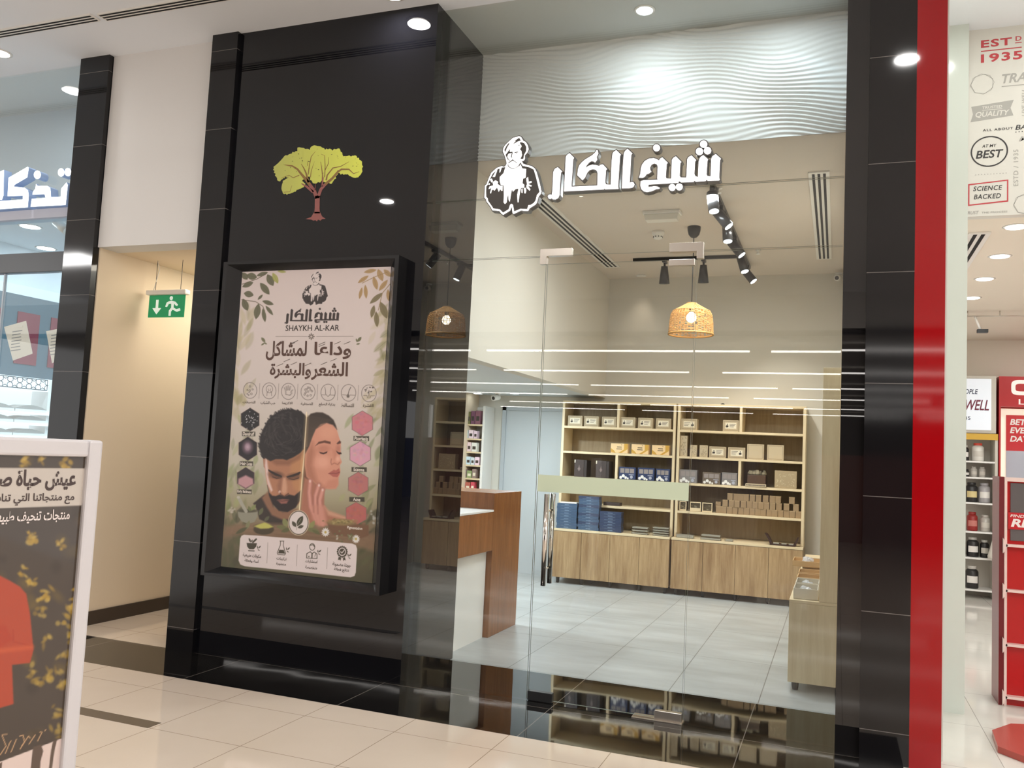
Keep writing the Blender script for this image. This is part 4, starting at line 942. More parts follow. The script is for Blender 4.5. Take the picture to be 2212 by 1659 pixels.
q.poly([(-2400, 165), (0, 150), (935, 157), (905, 545), (0, 575), (-2400, 640)], (192, 182, 172), 1.5)
q.view((0, 1300), 4.62)
for x, y in ((480, 730), (410, 800), (540, 690), (610, 840), (560, 1100), (590, 1280), (680, 120), (640, 200), (380, 110), (720, 350), (320, 720), (450, 380), (660, 560)):
    for k in range(6): q.ell((x+rt.normal(0, 30), y+rt.normal(0, 30)), rt.uniform(18, 44), rt.uniform(12, 26), [(168, 138, 62), (186, 158, 78), (146, 118, 54)][k % 3], 4, 0.6, rt.uniform(0, 3))
q.poly([(-900, -220), (-300, -300), (0, -260), (100, -210), (200, -150), (262, -80), (300, 120), (335, 480), (300, 610), (120, 630), (135, 1020), (0, 1060), (-900, 1200)], (170, 70, 48), 3)
q.poly([(-900, 200), (60, 240), (130, 380), (0, 460), (-900, 500)], (168, 58, 40), 8, 0.6); q.line([(130, 280), (135, 400), (320, 440)], 10, (150, 52, 38), 3, 0.6); q.line([(0, 490), (320, 450)], 40, (206, 96, 56), 8, 0.5)
q.poly([(-2400, 2400), (-1200, 2000), (20, 1590), (650, 1350), (680, 1340), (640, 1800), (-2400, 3000)], (214, 194, 186), 1.5)
for pts in ([(330, 1450), (410, 1425), (432, 1490), (405, 1590), (390, 1800), (290, 1800)], [(530, 1385), (570, 1375), (545, 1480), (530, 1580), (500, 1800), (470, 1800), (510, 1480)], [(640, 1390), (680, 1380), (650, 1800), (600, 1800), (630, 1620), (605, 1500)], [(-60, 1640), (20, 1600), (10, 1800), (-60, 1800)]):
    q.poly(pts, (92, 76, 66), 1.5)
for pts in ([(0, 1530), (60, 1440), (20, 1330), (70, 1320)], [(55, 1510), (100, 1400), (110, 1390)], [(110, 1500), (160, 1380), (165, 1370)], [(195, 1340), (230, 1330), (245, 1400), (200, 1470)], [(215, 1440), (285, 1340), (300, 1360)], [(290, 1420), (350, 1330)], [(375, 1390), (420, 1300), (400, 1300)], [(450, 1285), (456, 1276)]):
    q.line(pts, 9, (190, 150, 112), 1.2)
ts = q.build('poster_sheet', print_mat('printed_totem_sheet', 0.04), None)
ts.parent = tot; ts.matrix_parent_inverse = (Matrix.Translation(Vector(TP)) @ Matrix.Rotation(math.pi/2-TA, 4, 'Z')).inverted()
b = MB(); tpl = lambda u, v: (u, 0.0165, v)
def ttext(s_, x0, x1, y, hgt, m, bold, full):
    """right edge at photo x1; full = length of the whole line in metres"""
    u1, v0 = totem_uv(x1, y); _, v1 = totem_uv(x1, y-hgt)
    put_text(b, s_, tpl, u1-full, u1, v0, v1, m, bold)
ttext('عيش حياة صحية', 0, 169, 1060, 45, 0, 0.03, 0.295)
ttext('مع منتجاتنا التي تناسبك', 0, 166, 1090, 25, 0, 0.02, 0.275)
ttext('منتجات تنحيف طبيعية', 0, 156, 1128, 28, 1, 0.02, 0.235)
b.build('poster_lettering', [mat('totem_print_dark', rgb(70, 56, 54), 0.5), mat('totem_print_white', rgb(226, 214, 210), 0.5)], tot)

# ================================================================== inside the herbal shop
SHZ = [0.925, 1.24, 1.54, 1.84]      # shelf tops
SF = 4.85                            # shelf fronts
M['back_panel2'] = wood_mat('beige_back_board_grain', rgb(166, 148, 120), rgb(146, 126, 98), rough=0.7)
def shelf_unit(x0, x1, label, dv):
    t = thing('shelf_unit', label, 'shelf unit', ((x0+x1)/2, 5.0, 0), 0, 'oak shelf units on the back wall'); o = tuple(t.location)
    W = 0.03
    MB().box(x0, x0+W, SF, 5.235, 0.635, 2.14).build('side_panel', M['oak_trim'], t, o, 0.002)
    MB().box(x1-W, x1, SF, 5.235, 0.635, 2.14).build('side_panel', M['oak_trim'], t, o, 0.002)
    MB().box(x0+W, x1-W, SF, 5.235, 2.115, 2.14).build('top_board', M['oak_trim'], t, o, 0.002)
    for z in SHZ:
        MB().box(x0+W, x1-W, SF, 5.235, z-0.026, z).build('shelf_board', M['oak_trim'], t, o, 0.002)
    MB().box(dv-0.015, dv+0.015, SF, 5.235, 1.84, 2.115).build('divider', M['oak_trim'], t, o, 0.002)
    MB().box(dv-0.015, dv+0.015, SF, 5.235, 1.24, 1.514).build('divider', M['oak_trim'], t, o, 0.002)
    MB().box(x0+W, x1-W, 5.215, 5.235, 0.635, 2.115).build('back_board', M['back_panel2'], t, o)
    return t
shelf_unit(-3.095, -1.735, 'left oak shelf unit on the back wall, above the blue box stacks', -2.41)
shelf_unit(-1.715, -0.325, 'right oak shelf unit on the back wall, with the rows of little kraft boxes', -1.013)
def base_cab(x0, x1, label):
    t = thing('base_cabinet', label, 'cabinet', ((x0+x1)/2, 4.95, 0), 0, 'oak base cabinets on the back wall'); o = tuple(t.location)
    MB().box(x0, x1, 4.722, 5.24, 0.085, 0.605).build('carcass', M['oak'], t, o)
    MB().box(x0-0.002, x1+0.002, 4.70, 5.24, 0.606, 0.632).build('top_board', M['oak_trim'], t, o, 0.002)
    w = (x1-x0)/4
    for k in range(4):
        MB().box(x0+k*w+0.002, x0+(k+1)*w-0.002, 4.703, 4.721, 0.072, 0.602).build('door', M['oak'], t, o, 0.0015)
    for k in range(5):
        xx = min(max(x0+k*w, x0+0.05), x1-0.05)
        MB().lathe((xx, 4.78, 0), [(0.016, 0), (0.02, 0.02), (0.024, 0.07), (0.03, 0.085)], 14).build('leg', M['black_plastic'], t, o)
    return t
base_cab(-3.095, -1.737, 'left oak base cabinet with four doors under the blue box stacks')
base_cab(-1.715, -0.325, 'right oak base cabinet with four doors, beside the side counter')

# cartons and boxes on the shelves
M['carton_beige'] = mat('beige_printed_carton', rgb(196, 178, 148), 0.6)
M['carton_pattern'] = mat('brown_grey_carton_pattern', rgb(158, 142, 116), 0.6)
M['carton_dark'] = mat('dark_brown_carton', rgb(62, 50, 48), 0.5)
M['paper'] = mat('cream_label_paper', rgb(232, 222, 200), 0.6)
M['ink'] = mat('dark_print_ink', rgb(66, 58, 52), 0.6)
M['gold_print'] = mat('gold_print', rgb(206, 160, 70), 0.4)
M['orange_print'] = mat('pale_orange_print', rgb(236, 204, 156), 0.5)
M['kraft'] = mat('kraft_cardboard', rgb(156, 130, 98), 0.75)
M['kraft_lid'] = mat('kraft_cardboard_flap', rgb(178, 152, 116), 0.75)
M['blue_box'] = mat('blue_glossy_carton', rgb(66, 88, 116), 0.3)
M['blue_box2'] = mat('dark_blue_glossy_carton', rgb(56, 68, 96), 0.3)
M['navy'] = mat('navy_printed_carton', rgb(44, 58, 96), 0.4)
M['white_flower'] = mat('white_flower_print', rgb(236, 234, 232), 0.5)
M['clear_box'] = glass_mat('clear_plastic_box', (0.93, 0.93, 0.92))
M['grey_goods'] = mat('grey_green_dried_herbs', rgb(150, 140, 116), 0.8)
M['silver_box'] = mat('silver_grey_plastic', rgb(176, 172, 160), 0.3)
def mini_emblem(mb, x, z, h, y, m):
    for P_ in (E_cloak,):
        mb.prism([(x + (a-640)/1480*h, z + (820-b_)/1480*h) for a, b_ in P_], y-0.0004, y, m)
    mb.prism([(x + (a-640)/1480*h, z + (820-b_)/1480*h) for a, b_ in [(560, 130), (760, 110), (890, 260), (840, 480), (700, 520), (540, 500), (480, 320)]], y-0.0004, y, m)
def rug_carton(x0, x1, z0, z1, label, y0=4.875, dep=0.13, emblem='left'):
    t = thing('printed_carton', label, 'carton', ((x0+x1)/2, y0+dep/2, z0), 0, 'white-labelled beige cartons'); o = tuple(t.location)
    MB().box(x0, x1, y0, y0+dep, z0, z1).build('carton', M['carton_beige'], t, o, 0.0015)
    w, h = x1-x0, z1-z0; b = MB()
    for a, c, e, g in ((0.05, 0.95, 0.07, 0.13), (0.05, 0.95, 0.87, 0.93), (0.05, 0.085, 0.13, 0.87), (0.915, 0.95, 0.13, 0.87)):
        b.box(x0+a*w, x0+c*w, y0-0.0006, y0, z0+e*h, z0+g*h)
    for k in range(14):
        b.box(x0+(0.1+0.058*k)*w, x0+(0.13+0.058*k)*w, y0-0.0005, y0, z0+(0.15 if k % 2 else 0.82)*h, z0+(0.18 if k % 2 else 0.85)*h)
    b.build('border_print', M['carton_pattern'], t, o)
    lb = MB().box(x0+0.16*w, x0+0.84*w, y0-0.0007, y0, z0+0.24*h, z0+0.76*h).build('label', M['paper'], t, o)
    b = MB(); ex = x0+(0.27 if emblem == 'left' else 0.72)*w
    mini_emblem(b, ex, z0+0.5*h, 0.36*h, y0-0.0008, 0)
    for k in range(3):
        xa, xb = (0.42, 0.80) if emblem == 'left' else (0.20, 0.58)
        b.box(x0+xa*w, x0+(xb-0.06*k)*w, y0-0.0011, y0-0.0008, z0+(0.62-0.12*k)*h, z0+(0.66-0.12*k)*h)
    b.build('label_print', M['ink'], lb, o)
    return t
for (x0, x1), wh in zip(((-3.03, -2.853), (-2.829, -2.653), (-2.611, -2.44), (-2.39, -2.215), (-2.178, -2.008), (-1.968, -1.797)),
                        ('leftmost on the top shelf of the left shelf unit', 'second from the left on the top shelf of the left shelf unit', 'just left of the divider on the top left shelf', 'just right of the divider on the top left shelf', 'second right of the divider on the top left shelf', 'rightmost on the top shelf of the left shelf unit')):
    rug_carton(x0, x1, 1.842, 1.963, 'white-labelled beige carton ' + wh)
rug_carton(-1.68, -1.50, 1.842, 1.968, 'white-labelled beige carton at the left end of the top shelf, right shelf unit', emblem='right')
rug_carton(-1.211, -1.037, 1.842, 1.968, 'white-labelled beige carton against the divider, top shelf of the right shelf unit')
rug_carton(-1.353, -1.17, 1.542, 1.666, 'white-labelled beige carton, left of the pair on the second shelf of the right unit')
rug_carton(-1.146, -0.962, 1.542, 1.664, 'white-labelled beige carton, right of the pair on the second shelf of the right unit', emblem='right')
def gold_carton(x0, x1, label):
    z0, z1, y0 = 1.542, 1.653, 4.875
    t = thing('printed_carton', label, 'carton', ((x0+x1)/2, 4.94, z0), 0, 'pale orange and gold cartons'); o = tuple(t.location)
    w, h = x1-x0, z1-z0
    MB().box(x0, x1, y0, y0+0.1, z0, z1).build('carton', M['orange_print'], t, o, 0.0015)
    y = y0-0.0006
    b = MB().prism([(x0+0.78*w, z1), (x1, z1), (x1, z0+0.45*h), (x0+0.62*w, z0), (x0+0.45*w, z0), (x0+0.78*w, z0+0.4*h)], y, y0).prism([(x0, z0+0.1*h), (x0, z0+0.5*h), (x0+0.2*w, z0+0.25*h), (x0+0.3*w, z0)], y, y0)
    b.build('gold_print', M['gold_print'], t, o)
    MB().box(x0+0.36*w, x0+0.64*w, y-0.0002, y0, z0+0.60*h, z0+0.68*h).box(x0+0.33*w, x0+0.66*w, y-0.0002, y0, z0+0.40*h, z0+0.47*h).box(x0+0.62*w, x0+0.65*w, y-0.0002, y0, z0+0.84*h, z0+0.92*h).build('label_print', M['ink'], t, o)
gold_carton(-2.491, -2.289, 'pale orange and gold carton, left of three on the second shelf')
gold_carton(-2.244, -2.045, 'pale orange and gold carton, middle of three on the second shelf')
gold_carton(-2.004, -1.807, 'pale orange and gold carton, right of three on the second shelf')
for x0, x1, wh in ((-2.925, -2.773, 'left'), (-2.661, -2.502, 'right')):
    t = thing('gift_box', 'tall dark brown gift box, %s of the pair on the third left shelf' % wh, 'box', ((x0+x1)/2, 4.95, 1.242), 0, 'dark brown gift boxes'); o = tuple(t.location)
    MB().box(x0, x1-0.035, 4.87, 5.06, 1.242, 1.442).build('box_body', M['carton_dark'], t, o, 0.002)
    MB().box(x1-0.034, x1, 4.87, 5.06, 1.242, 1.438).build('box_sleeve', mat('black_brown_carton', rgb(48, 40, 40), 0.45), t, o, 0.002)
    xc = (x0+x1-0.035)/2
    MB().prism([(xc, 1.305), (xc+0.018, 1.335), (xc+0.006, 1.352), (xc, 1.385), (xc-0.006, 1.352), (xc-0.018, 1.335)], 4.8690, 4.87).build('emblem_print', mat('dull_silver_print', rgb(128, 112, 108), 0.4), t, o)
    MB().box(x0, x0+0.012, 4.8690, 4.87, 1.405, 1.440).build('price_tag', M['paper'], t, o)
def flower_box(x0, x1, z1, label, body):
    z0, y0 = 1.242, 4.87
    t = thing('flower_box', label, 'box', ((x0+x1)/2, 4.95, z0), 0, 'navy boxes with white flowers'); o = tuple(t.location)
    w, h = x1-x0, z1-z0
    MB().box(x0, x1, y0, y0+0.11, z0, z1).build('box_body', body, t, o, 0.0015)
    b = MB()
    for k in range(3): b.box(x0+(0.08+0.29*k)*w, x0+(0.33+0.29*k)*w, y0-0.0006, y0, z0+0.52*h, z0+0.88*h)
    b.build('window_print', mat('pale_window_print', rgb(150, 140, 136), 0.4), t, o)
    b = MB()
    for cx, cz, r in ((0.12, 0.14, 0.15), (0.27, 0.27, 0.17), (0.42, 0.14, 0.14), (0.55, 0.08, 0.1)):
        for q in range(5): b.prism(disc((x0+cx*w+r*0.4*h*math.cos(q*1.257), z0+cz*h+r*0.45*h*math.sin(q*1.257)), r*0.42*h, r*0.4*h, 9), y0-0.0010-0.0001*q, y0-0.0006)
    b.build('flower_print', M['white_flower'], t, o)
    MB().box(x0+0.6*w, x0+0.9*w, y0-0.0006, y0, z0+0.36*h, z0+0.42*h).prism(disc((x0+0.76*w, z0+0.2*h), 0.12*h), y0-0.0006, y0).build('label_print', mat('pale_blue_print', rgb(176, 178, 192), 0.5), t, o)
flower_box(-2.382, -2.186, 1.384, 'navy box with white flowers, just right of the divider on the third left shelf', M['navy'])
flower_box(-2.159, -1.966, 1.386, 'navy box with white flowers, second right of the divider on the third left shelf', M['navy'])
flower_box(-1.947, -1.79, 1.384, 'navy box with white flowers at the right end of the third left shelf', M['navy'])
GB = mat('grey_printed_carton', rgb(134, 128, 126), 0.4)
flower_box(-1.682, -1.482, 1.39, 'grey box with white flowers at the left end of the third right shelf', GB)
flower_box(-1.419, -1.22, 1.372, 'brown-grey box with white flowers, middle of the third right shelf', mat('brown_grey_carton', rgb(112, 98, 84), 0.4))
flower_box(-1.208, -1.039, 1.38, 'grey box with white flowers against the divider of the third right shelf', GB)
# tall and upright cream cartons on the second right shelf
for x0, x1, z1, lab in ((-1.681, -1.604, 1.775, 'tall narrow patterned cream carton at the left end of the second right shelf'), (-1.571, -1.494, 1.672, 'small upright patterned cream carton next to the tall narrow one'), (-1.462, -1.371, 1.674, 'small upright patterned cream carton left of the white-labelled pair')):
    t = thing('upright_carton', lab, 'carton', ((x0+x1)/2, 4.93, 1.542), 0, 'upright cream cartons'); o = tuple(t.location)
    MB().box(x0, x1, 4.875, 4.95, 1.542, z1).build('carton', M['carton_beige'], t, o, 0.0015)
    b = MB(); w, h = x1-x0, z1-1.542
    for k in range(26):
        cx, cz = x0+w*(0.16+0.68*R_.random()), 1.542+h*(0.08+0.84*R_.random()); b.prism(disc((cx, cz), w*0.06, h*0.03, 7), 4.8742, 4.875)
    b.build('pattern_print', M['carton_pattern'], t, o)
for x0, x1, lab in ((-0.941, -0.761, 'square pale carton with a clear front on the second right shelf'), (-0.726, -0.552, 'square pale framed carton right of the other on the second right shelf')):
    t = thing('window_carton', lab, 'carton', ((x0+x1)/2, 4.93, 1.542), 0, 'square pale cartons'); o = tuple(t.location)
    MB().box(x0, x1, 4.88, 4.96, 1.542, 1.71).build('carton', M['carton_beige'], t, o, 0.0015)
    b = MB()
    for a, c, e, g in ((0.06, 0.94, 0.06, 0.09), (0.06, 0.94, 0.91, 0.94), (0.06, 0.085, 0.09, 0.91), (0.915, 0.94, 0.09, 0.91)):
        b.box(x0+a*(x1-x0), x0+c*(x1-x0), 4.8793, 4.88, 1.542+e*0.168, 1.542+g*0.168)
    b.build('border_print', M['carton_pattern'], t, o)
# third right shelf: stand and framed mesh box
t = thing('display_stand', 'dark wooden display box with a pale name strip on the third right shelf', 'display stand', (-0.83, 4.95, 1.242)); o = tuple(t.location)
MB().box(-0.93, -0.735, 4.87, 5.04, 1.242, 1.37).build('box_body', mat('dark_walnut', rgb(84, 62, 44), 0.4), t, o, 0.002)
MB().box(-0.947, -0.726, 4.842, 4.868, 1.241, 1.274).build('name_strip', M['carton_beige'], t, o, 0.002)
b = MB()
for k in range(15): b.box(-0.935+k*0.0135, -0.9265+k*0.0135, 4.8414, 4.842, 1.251, 1.265)
b.build('strip_print', M['ink'], t, o)
b = MB()
for k in range(22): b.lathe((-0.83+R_.uniform(-0.08, 0.08), 4.95+R_.uniform(-0.05, 0.05), 1.372), [(0.022, 0), (0.026, 0.012), (0.012, R_.uniform(0.03, 0.055))], 8)
tag(b.build('dried_herb_heap', M['grey_goods']), 'pale dried herbs heaped in the dark wooden display box', 'herbs', kind='stuff')
t = thing('mesh_carton', 'pale patterned carton standing at the right end of the third right shelf', 'carton', (-0.52, 4.93, 1.242)); o = tuple(t.location)
MB().box(-0.64, -0.41, 4.87, 4.98, 1.242, 1.432).build('carton', mat('pale_brown_carton', rgb(172, 152, 120), 0.6), t, o, 0.002)
b = MB()
for k in range(60): b.prism(disc((R_.uniform(-0.62, -0.43), R_.uniform(1.255, 1.40)), R_.uniform(0.003, 0.008), R_.uniform(0.002, 0.006), 6), 4.8692, 4.87)
b.build('pattern_print', mat('cream_print', rgb(206, 190, 156), 0.6), t, o)
# fourth right shelf: three framed boxes and many small kraft boxes
for x0, x1, wh in ((-1.668, -1.59, 'left'), (-1.551, -1.427, 'middle'), (-1.413, -1.301, 'right')):
    t = thing('window_box', 'small pale-framed box with a dark window, %s of three beside the kraft boxes' % wh, 'box', ((x0+x1)/2, 4.93, 0.927), 0, 'pale-framed window boxes'); o = tuple(t.location)
    z1 = 1.03; b = MB()
    MB().box(x0, x1, 4.885, 4.96, 0.927, z1).build('box_body', mat('dark_olive_goods', rgb(92, 78, 54), 0.5), t, o)
    for a in ((x0, x1, 0.927, 0.942), (x0, x1, z1-0.008, z1+0.002), (x0, x0+0.009, 0.942, z1-0.008), (x1-0.009, x1, 0.942, z1-0.008)): b.box(a[0], a[1], 4.872, 4.885, a[2], a[3])
    if wh == 'middle': b.box(x0+0.004, x1-0.004, 4.866, 4.872, 0.93, 0.965)
    b.build('frame', M['oak_trim'], t, o)
    b = MB()
    for k in range(7): b.prism(disc((R_.uniform(x0+0.02, x1-0.02), R_.uniform(0.95, 1.01)), 0.008, 0.004, 7), 4.8842, 4.885)
    b.build('goods_print', M['grey_goods'], t, o)
KB = thing('kraft_box', '', 'small box', (0, 0, 0)); 
MB().box(-0.029, 0.029, -0.03, 0.03, 0, 0.067).build('box_body', M['kraft'], KB, (0, 0, 0), 0.0012)
MB().box(-0.0295, 0.0295, -0.0305, 0.0305, 0.067, 0.0745).build('lid', M['kraft_lid'], KB, (0, 0, 0), 0.001)
first = True
def kraft(x, z, lab):
    global first
    o = KB if first else copy_tree(KB); first = False
    o.location = (x, 4.915+R_.uniform(-0.004, 0.004), z); o.rotation_euler = (0, 0, R_.uniform(-0.06, 0.06)); o['label'] = lab; o['group'] = 'little kraft boxes on the fourth right shelf'
ORD = ['first', 'second', 'third', 'fourth', 'fifth', 'sixth', 'seventh', 'eighth', 'ninth', 'tenth', 'eleventh', 'twelfth', 'thirteenth', 'fourteenth', 'fifteenth']
for k in range(15): kraft(-1.235+k*0.0605, 0.926, '%s little kraft box from the left in the bottom row of the stack' % ORD[k])
for k, x in enumerate((-1.163, -1.095, -1.033, -0.968, -0.903, -0.841, -0.778, -0.718, -0.655, -0.59, -0.512, -0.412)): kraft(x, 1.0015, '%s little kraft box from the left in the middle row of the stack' % ORD[k])
for k, x in enumerate((-1.112, -1.048, -0.995, -0.937, -0.872, -0.806, -0.732, -0.66, -0.598, -0.455)): kraft(x, 1.077, '%s little kraft box from the left in the top row of the stack' % ORD[k])
t = MB().box(-1.268, -1.212, 4.89, 4.945, 1.0015, 1.012).box(-1.268, -1.212, 4.89, 4.945, 1.014, 1.05)
tag(t.build('opened_kraft_box', M['kraft']), 'opened kraft box at the left end of the middle row', 'small box', 'little kraft boxes on the fourth right shelf')
# blue flat cartons stacked on the cabinet top
BLUE = {}
def flat_box(x0, x1, z, h, m, lab, y0=4.735, dep=0.108):
    t = thing('flat_carton', lab, 'carton', ((x0+x1)/2, y0+dep/2, z), R_.uniform(-0.012, 0.012), 'flat blue cartons stacked on the cabinet')
    w = x1-x0
    MB().box(-w/2, w/2, -dep/2, dep/2, 0.0004, h-0.0004).build('carton', m, t, (0, 0, 0), 0.001)
    MB().box(-w*0.12, w*0.1, -dep/2-0.0006, -dep/2, h*0.42, h*0.62).box(-w*0.3, w*0.22, -dep/2-0.0006, -dep/2, h*0.1, h*0.17).build('edge_print', M['pale_blue'], t)
    t.location.x += R_.uniform(-0.005, 0.005); return t
M['pale_blue'] = mat('pale_blue_edge_print', rgb(128, 148, 170), 0.4)
NUM = ['bottom'] + [q + ' from the bottom' for q in ORD[1:]]
for k in range(9): flat_box(-3.075, -2.83, 0.633+k*0.0325, 0.0325, M['blue_box'], 'flat blue carton, %s in the left of three stacks' % ('topmost' if k == 8 else NUM[k]))
for k in range(12): flat_box(-2.815, -2.568, 0.633+k*0.0325, 0.0325, M['blue_box2' if k % 3 == 2 else 'blue_box'], 'flat blue carton, %s in the tall middle stack' % ('topmost' if k == 11 else NUM[k]))
for k in range(7): flat_box(-2.555, -2.30, 0.633+k*0.033, 0.033, M['blue_box2'], 'flat dark blue carton, %s in the low right stack' % ('topmost' if k == 6 else NUM[k]))
tag(MB().box(-3.045, -2.84, 4.74, 4.84, 0.926, 0.94).build('white_tray', M['white_plastic'], bevel=0.003), 'white flat tray lying on the left blue carton stack', 'tray')
tag(MB().box(-2.555, -2.36, 4.88, 5.0, 0.927, 0.963).build('flat_brown_box', M['carton_dark'], bevel=0.002), 'flat dark brown box on the fourth shelf behind the blue stacks', 'box')
def clear_case(x0, x1, z, h, lab, grp='clear cases on the cabinet top'):
    t = thing('clear_case', lab, 'case', ((x0+x1)/2, 4.78, z), 0, grp); o = tuple(t.location)
    MB().box(x0, x1, 4.725, 4.84, z+0.0005, z+h-0.0005).build('case', M['clear_box'], t, o, 0.002)
    MB().box(x0+0.008, x1-0.008, 4.735, 4.83, z+0.004, z+h*0.6).build('contents', M['silver_box'], t, o)
    return t
for k in range(3): clear_case(-2.178, -1.985, 0.633+k*0.031, 0.031, 'clear flat case, %s of the left short stack on the cabinet' % ('bottom', 'middle', 'topmost')[k])
for k in range(4): clear_case(-1.94, -1.75, 0.633+k*0.026, 0.026, 'clear flat case, %s of the right short stack on the cabinet' % ('bottom', 'second from the bottom', 'third from the bottom', 'topmost')[k])
clear_case(-1.675, -1.475, 0.633, 0.055, 'clear case at the left end of the right cabinet top')
clear_case(-1.405, -1.178, 0.633, 0.036, 'long clear case lying on the right cabinet top, the lower of two'); clear_case(-1.40, -1.185, 0.669, 0.03, 'long clear case lying on top of another on the right cabinet')
clear_case(-1.14, -1.05, 0.633, 0.036, 'short pale clear case alone on the right cabinet top')
# dark folding book stand at the right
t = thing('wooden_stand', 'dark carved wooden tray stand at the right end of the cabinet top', 'stand', (-0.53, 4.80, 0.633)); o = tuple(t.location)
DW = mat('dark_red_wood', rgb(62, 42, 38), 0.35)
MB().prism([(-0.665, 0.633), (-0.665, 0.648), (-0.40, 0.648), (-0.40, 0.633)], 4.72, 4.88).build('base_board', DW, t, o)
MB().prism([(-0.665, 0.648), (-0.64, 0.652), (-0.675, 0.72), (-0.70, 0.748), (-0.722, 0.752), (-0.708, 0.735), (-0.68, 0.69)], 4.73, 4.87).build('end_wing', DW, t, o)
MB().prism([(-0.40, 0.648), (-0.425, 0.652), (-0.40, 0.70), (-0.385, 0.73), (-0.372, 0.728), (-0.378, 0.70)], 4.73, 4.87).build('end_wing', DW, t, o)
MB().box(-0.63, -0.57, 4.74, 4.80, 0.649, 0.660).box(-0.545, -0.495, 4.74, 4.80, 0.649, 0.658).box(-0.47, -0.42, 4.74, 4.80, 0.649, 0.657).build('label_strip', M['silver_box'], t, o)

# ------------------------------------------------------------------ side counter on the right wall
t = thing('side_cabinet', 'pale oak side counter along the right wall with an upright end board', 'cabinet', (-0.12, 2.6, 0)); o = tuple(t.location)
MB().box(-0.265, 0.045, 1.14, 4.3, 0.075, 0.57).build('carcass', M['oak_pale'], t, o)
MB().box(-0.285, 0.046, 1.10, 1.139, 0.068, 0.585).build('end_board', M['oak_pale'], t, o, 0.002)
MB().box(-0.285, 0.046, 1.10, 4.3, 0.586, 0.606).build('top_board', M['oak_trim'], t, o, 0.002)
MB().box(-0.098, 0.046, 1.10, 1.13, 0.607, 2.165).build('upright_board', M['oak_pale'], t, o, 0.002)
for z in (1.05, 1.5, 2.14): MB().box(-0.085, 0.046, 1.131, 4.3, z, z+0.022).build('shelf_board', M['oak_trim'], t, o)
for k in range(4): MB().box(-0.285, -0.266, 1.141+k*0.79, 1.141+(k+1)*0.79-0.004, 0.072, 0.583).build('door', M['oak_pale'], t, o, 0.0015)
for y in (1.2, 2.0, 2.8, 4.2): MB().lathe((-0.24, y, 0), [(0.018, 0), (0.022, 0.02), (0.026, 0.06), (0.032, 0.075)], 14).build('leg', M['black_plastic'], t, o)
M['tray_card'] = mat('grey_white_cardboard', rgb(212, 204, 188), 0.6); M['wicker'] = mat('pale_wicker', rgb(206, 170, 122), 0.7)
M['bag'] = mat('crinkled_clear_bag', rgb(226, 228, 232), 0.12)
M['bag'].node_tree.nodes['Principled BSDF'].inputs['Alpha'].default_value = 0.55
def tray(x0, x1, y0, y1, z0, h, m, lab, name='goods_tray', slope=0.0, div=False):
    t = thing(name, lab, 'tray', ((x0+x1)/2, (y0+y1)/2, z0), 0, 'trays of goods on the side counter'); o = tuple(t.location)
    b = MB().box(x0, x1, y0, y1, z0, z0+0.006).box(x0, x1, y0, y0+0.006, z0+0.006, z0+h).box(x0, x1, y1-0.006, y1, z0+0.006, z0+h).box(x0, x0+0.006, y0+0.006, y1-0.006, z0+0.006, z0+h).box(x1-0.006, x1, y0+0.006, y1-0.006, z0+0.006, z0+h)
    b.build('tray_body', m, t, o, 0.0015)
    if div: MB().box((x0+x1)/2-0.003, (x0+x1)/2+0.003, y0+0.007, y1-0.007, z0+0.006, z0+h*0.9).build('divider', m, t, o)
    return t
def bags(x0, x1, y0, y1, z, n, lab, m='bag', r=0.033):
    for k in range(n):
        bm = bmesh.new(); bmesh.ops.create_icosphere(bm, subdivisions=2, radius=1)
        rr = random.Random(k*31+n+int(y0*100))
        for v in bm.verts: v.co *= rr.uniform(0.85, 1.08)
        me = bpy.data.meshes.new('goods_bag'); 
        bmesh.ops.scale(bm, vec=(r, r*0.95, r*0.85), verts=bm.verts); bm.to_mesh(me); bm.free(); me.materials.append(M[m])
        o = bpy.data.objects.new('goods_bag', me); COL.objects.link(o)
        o.location = ((x0+x1)/2+(0.014 if k % 2 else -0.014), y0+0.064+(y1-y0-0.128)*k/(n-1), z+r*0.98)
        tag(o, lab, 'bag', 'clear bags in the counter trays' if m == 'bag' else 'dark sachets in the wicker trays')
tray(-0.262, -0.105, 1.15, 1.42, 0.607, 0.07, M['tray_card'], 'grey cardboard tray nearest the glass on the side counter')
bags(-0.25, -0.12, 1.15, 1.42, 0.614, 3, 'crinkled clear bag in the nearest cardboard tray')
tray(-0.262, -0.105, 1.46, 1.74, 0.607, 0.07, M['tray_card'], 'second grey cardboard tray from the glass on the side counter')
bags(-0.25, -0.12, 1.46, 1.74, 0.614, 3, 'crinkled clear bag in the second cardboard tray')
tray(-0.266, -0.105, 1.78, 2.02, 0.607, 0.07, M['wicker'], 'wicker tray of dark sachets on the side counter', 'wicker_tray', div=False)
bags(-0.25, -0.12, 1.78, 2.02, 0.614, 4, 'dark sachet in the nearer wicker tray', 'grey_goods', 0.024)
tray(-0.266, -0.105, 2.05, 2.3, 0.607, 0.075, M['wicker'], 'second wicker tray on the side counter', 'wicker_tray', div=False)
bags(-0.25, -0.12, 2.05, 2.3, 0.614, 4, 'dark sachet in the second wicker tray', 'grey_goods', 0.024)
tray(-0.325, -0.105, 2.36, 2.66, 0.69, 0.045, M['wicker'], 'raised wicker basket of bags overhanging the side counter', 'wicker_tray', div=False)
tag(MB().box(-0.25, -0.11, 2.40, 2.62, 0.607, 0.689).build('riser_block', M['kraft']), 'kraft riser under the raised wicker basket', 'box')
bags(-0.26, -0.16, 2.38, 2.64, 0.697, 3, 'clear bag in the raised wicker basket', 'bag', 0.032)
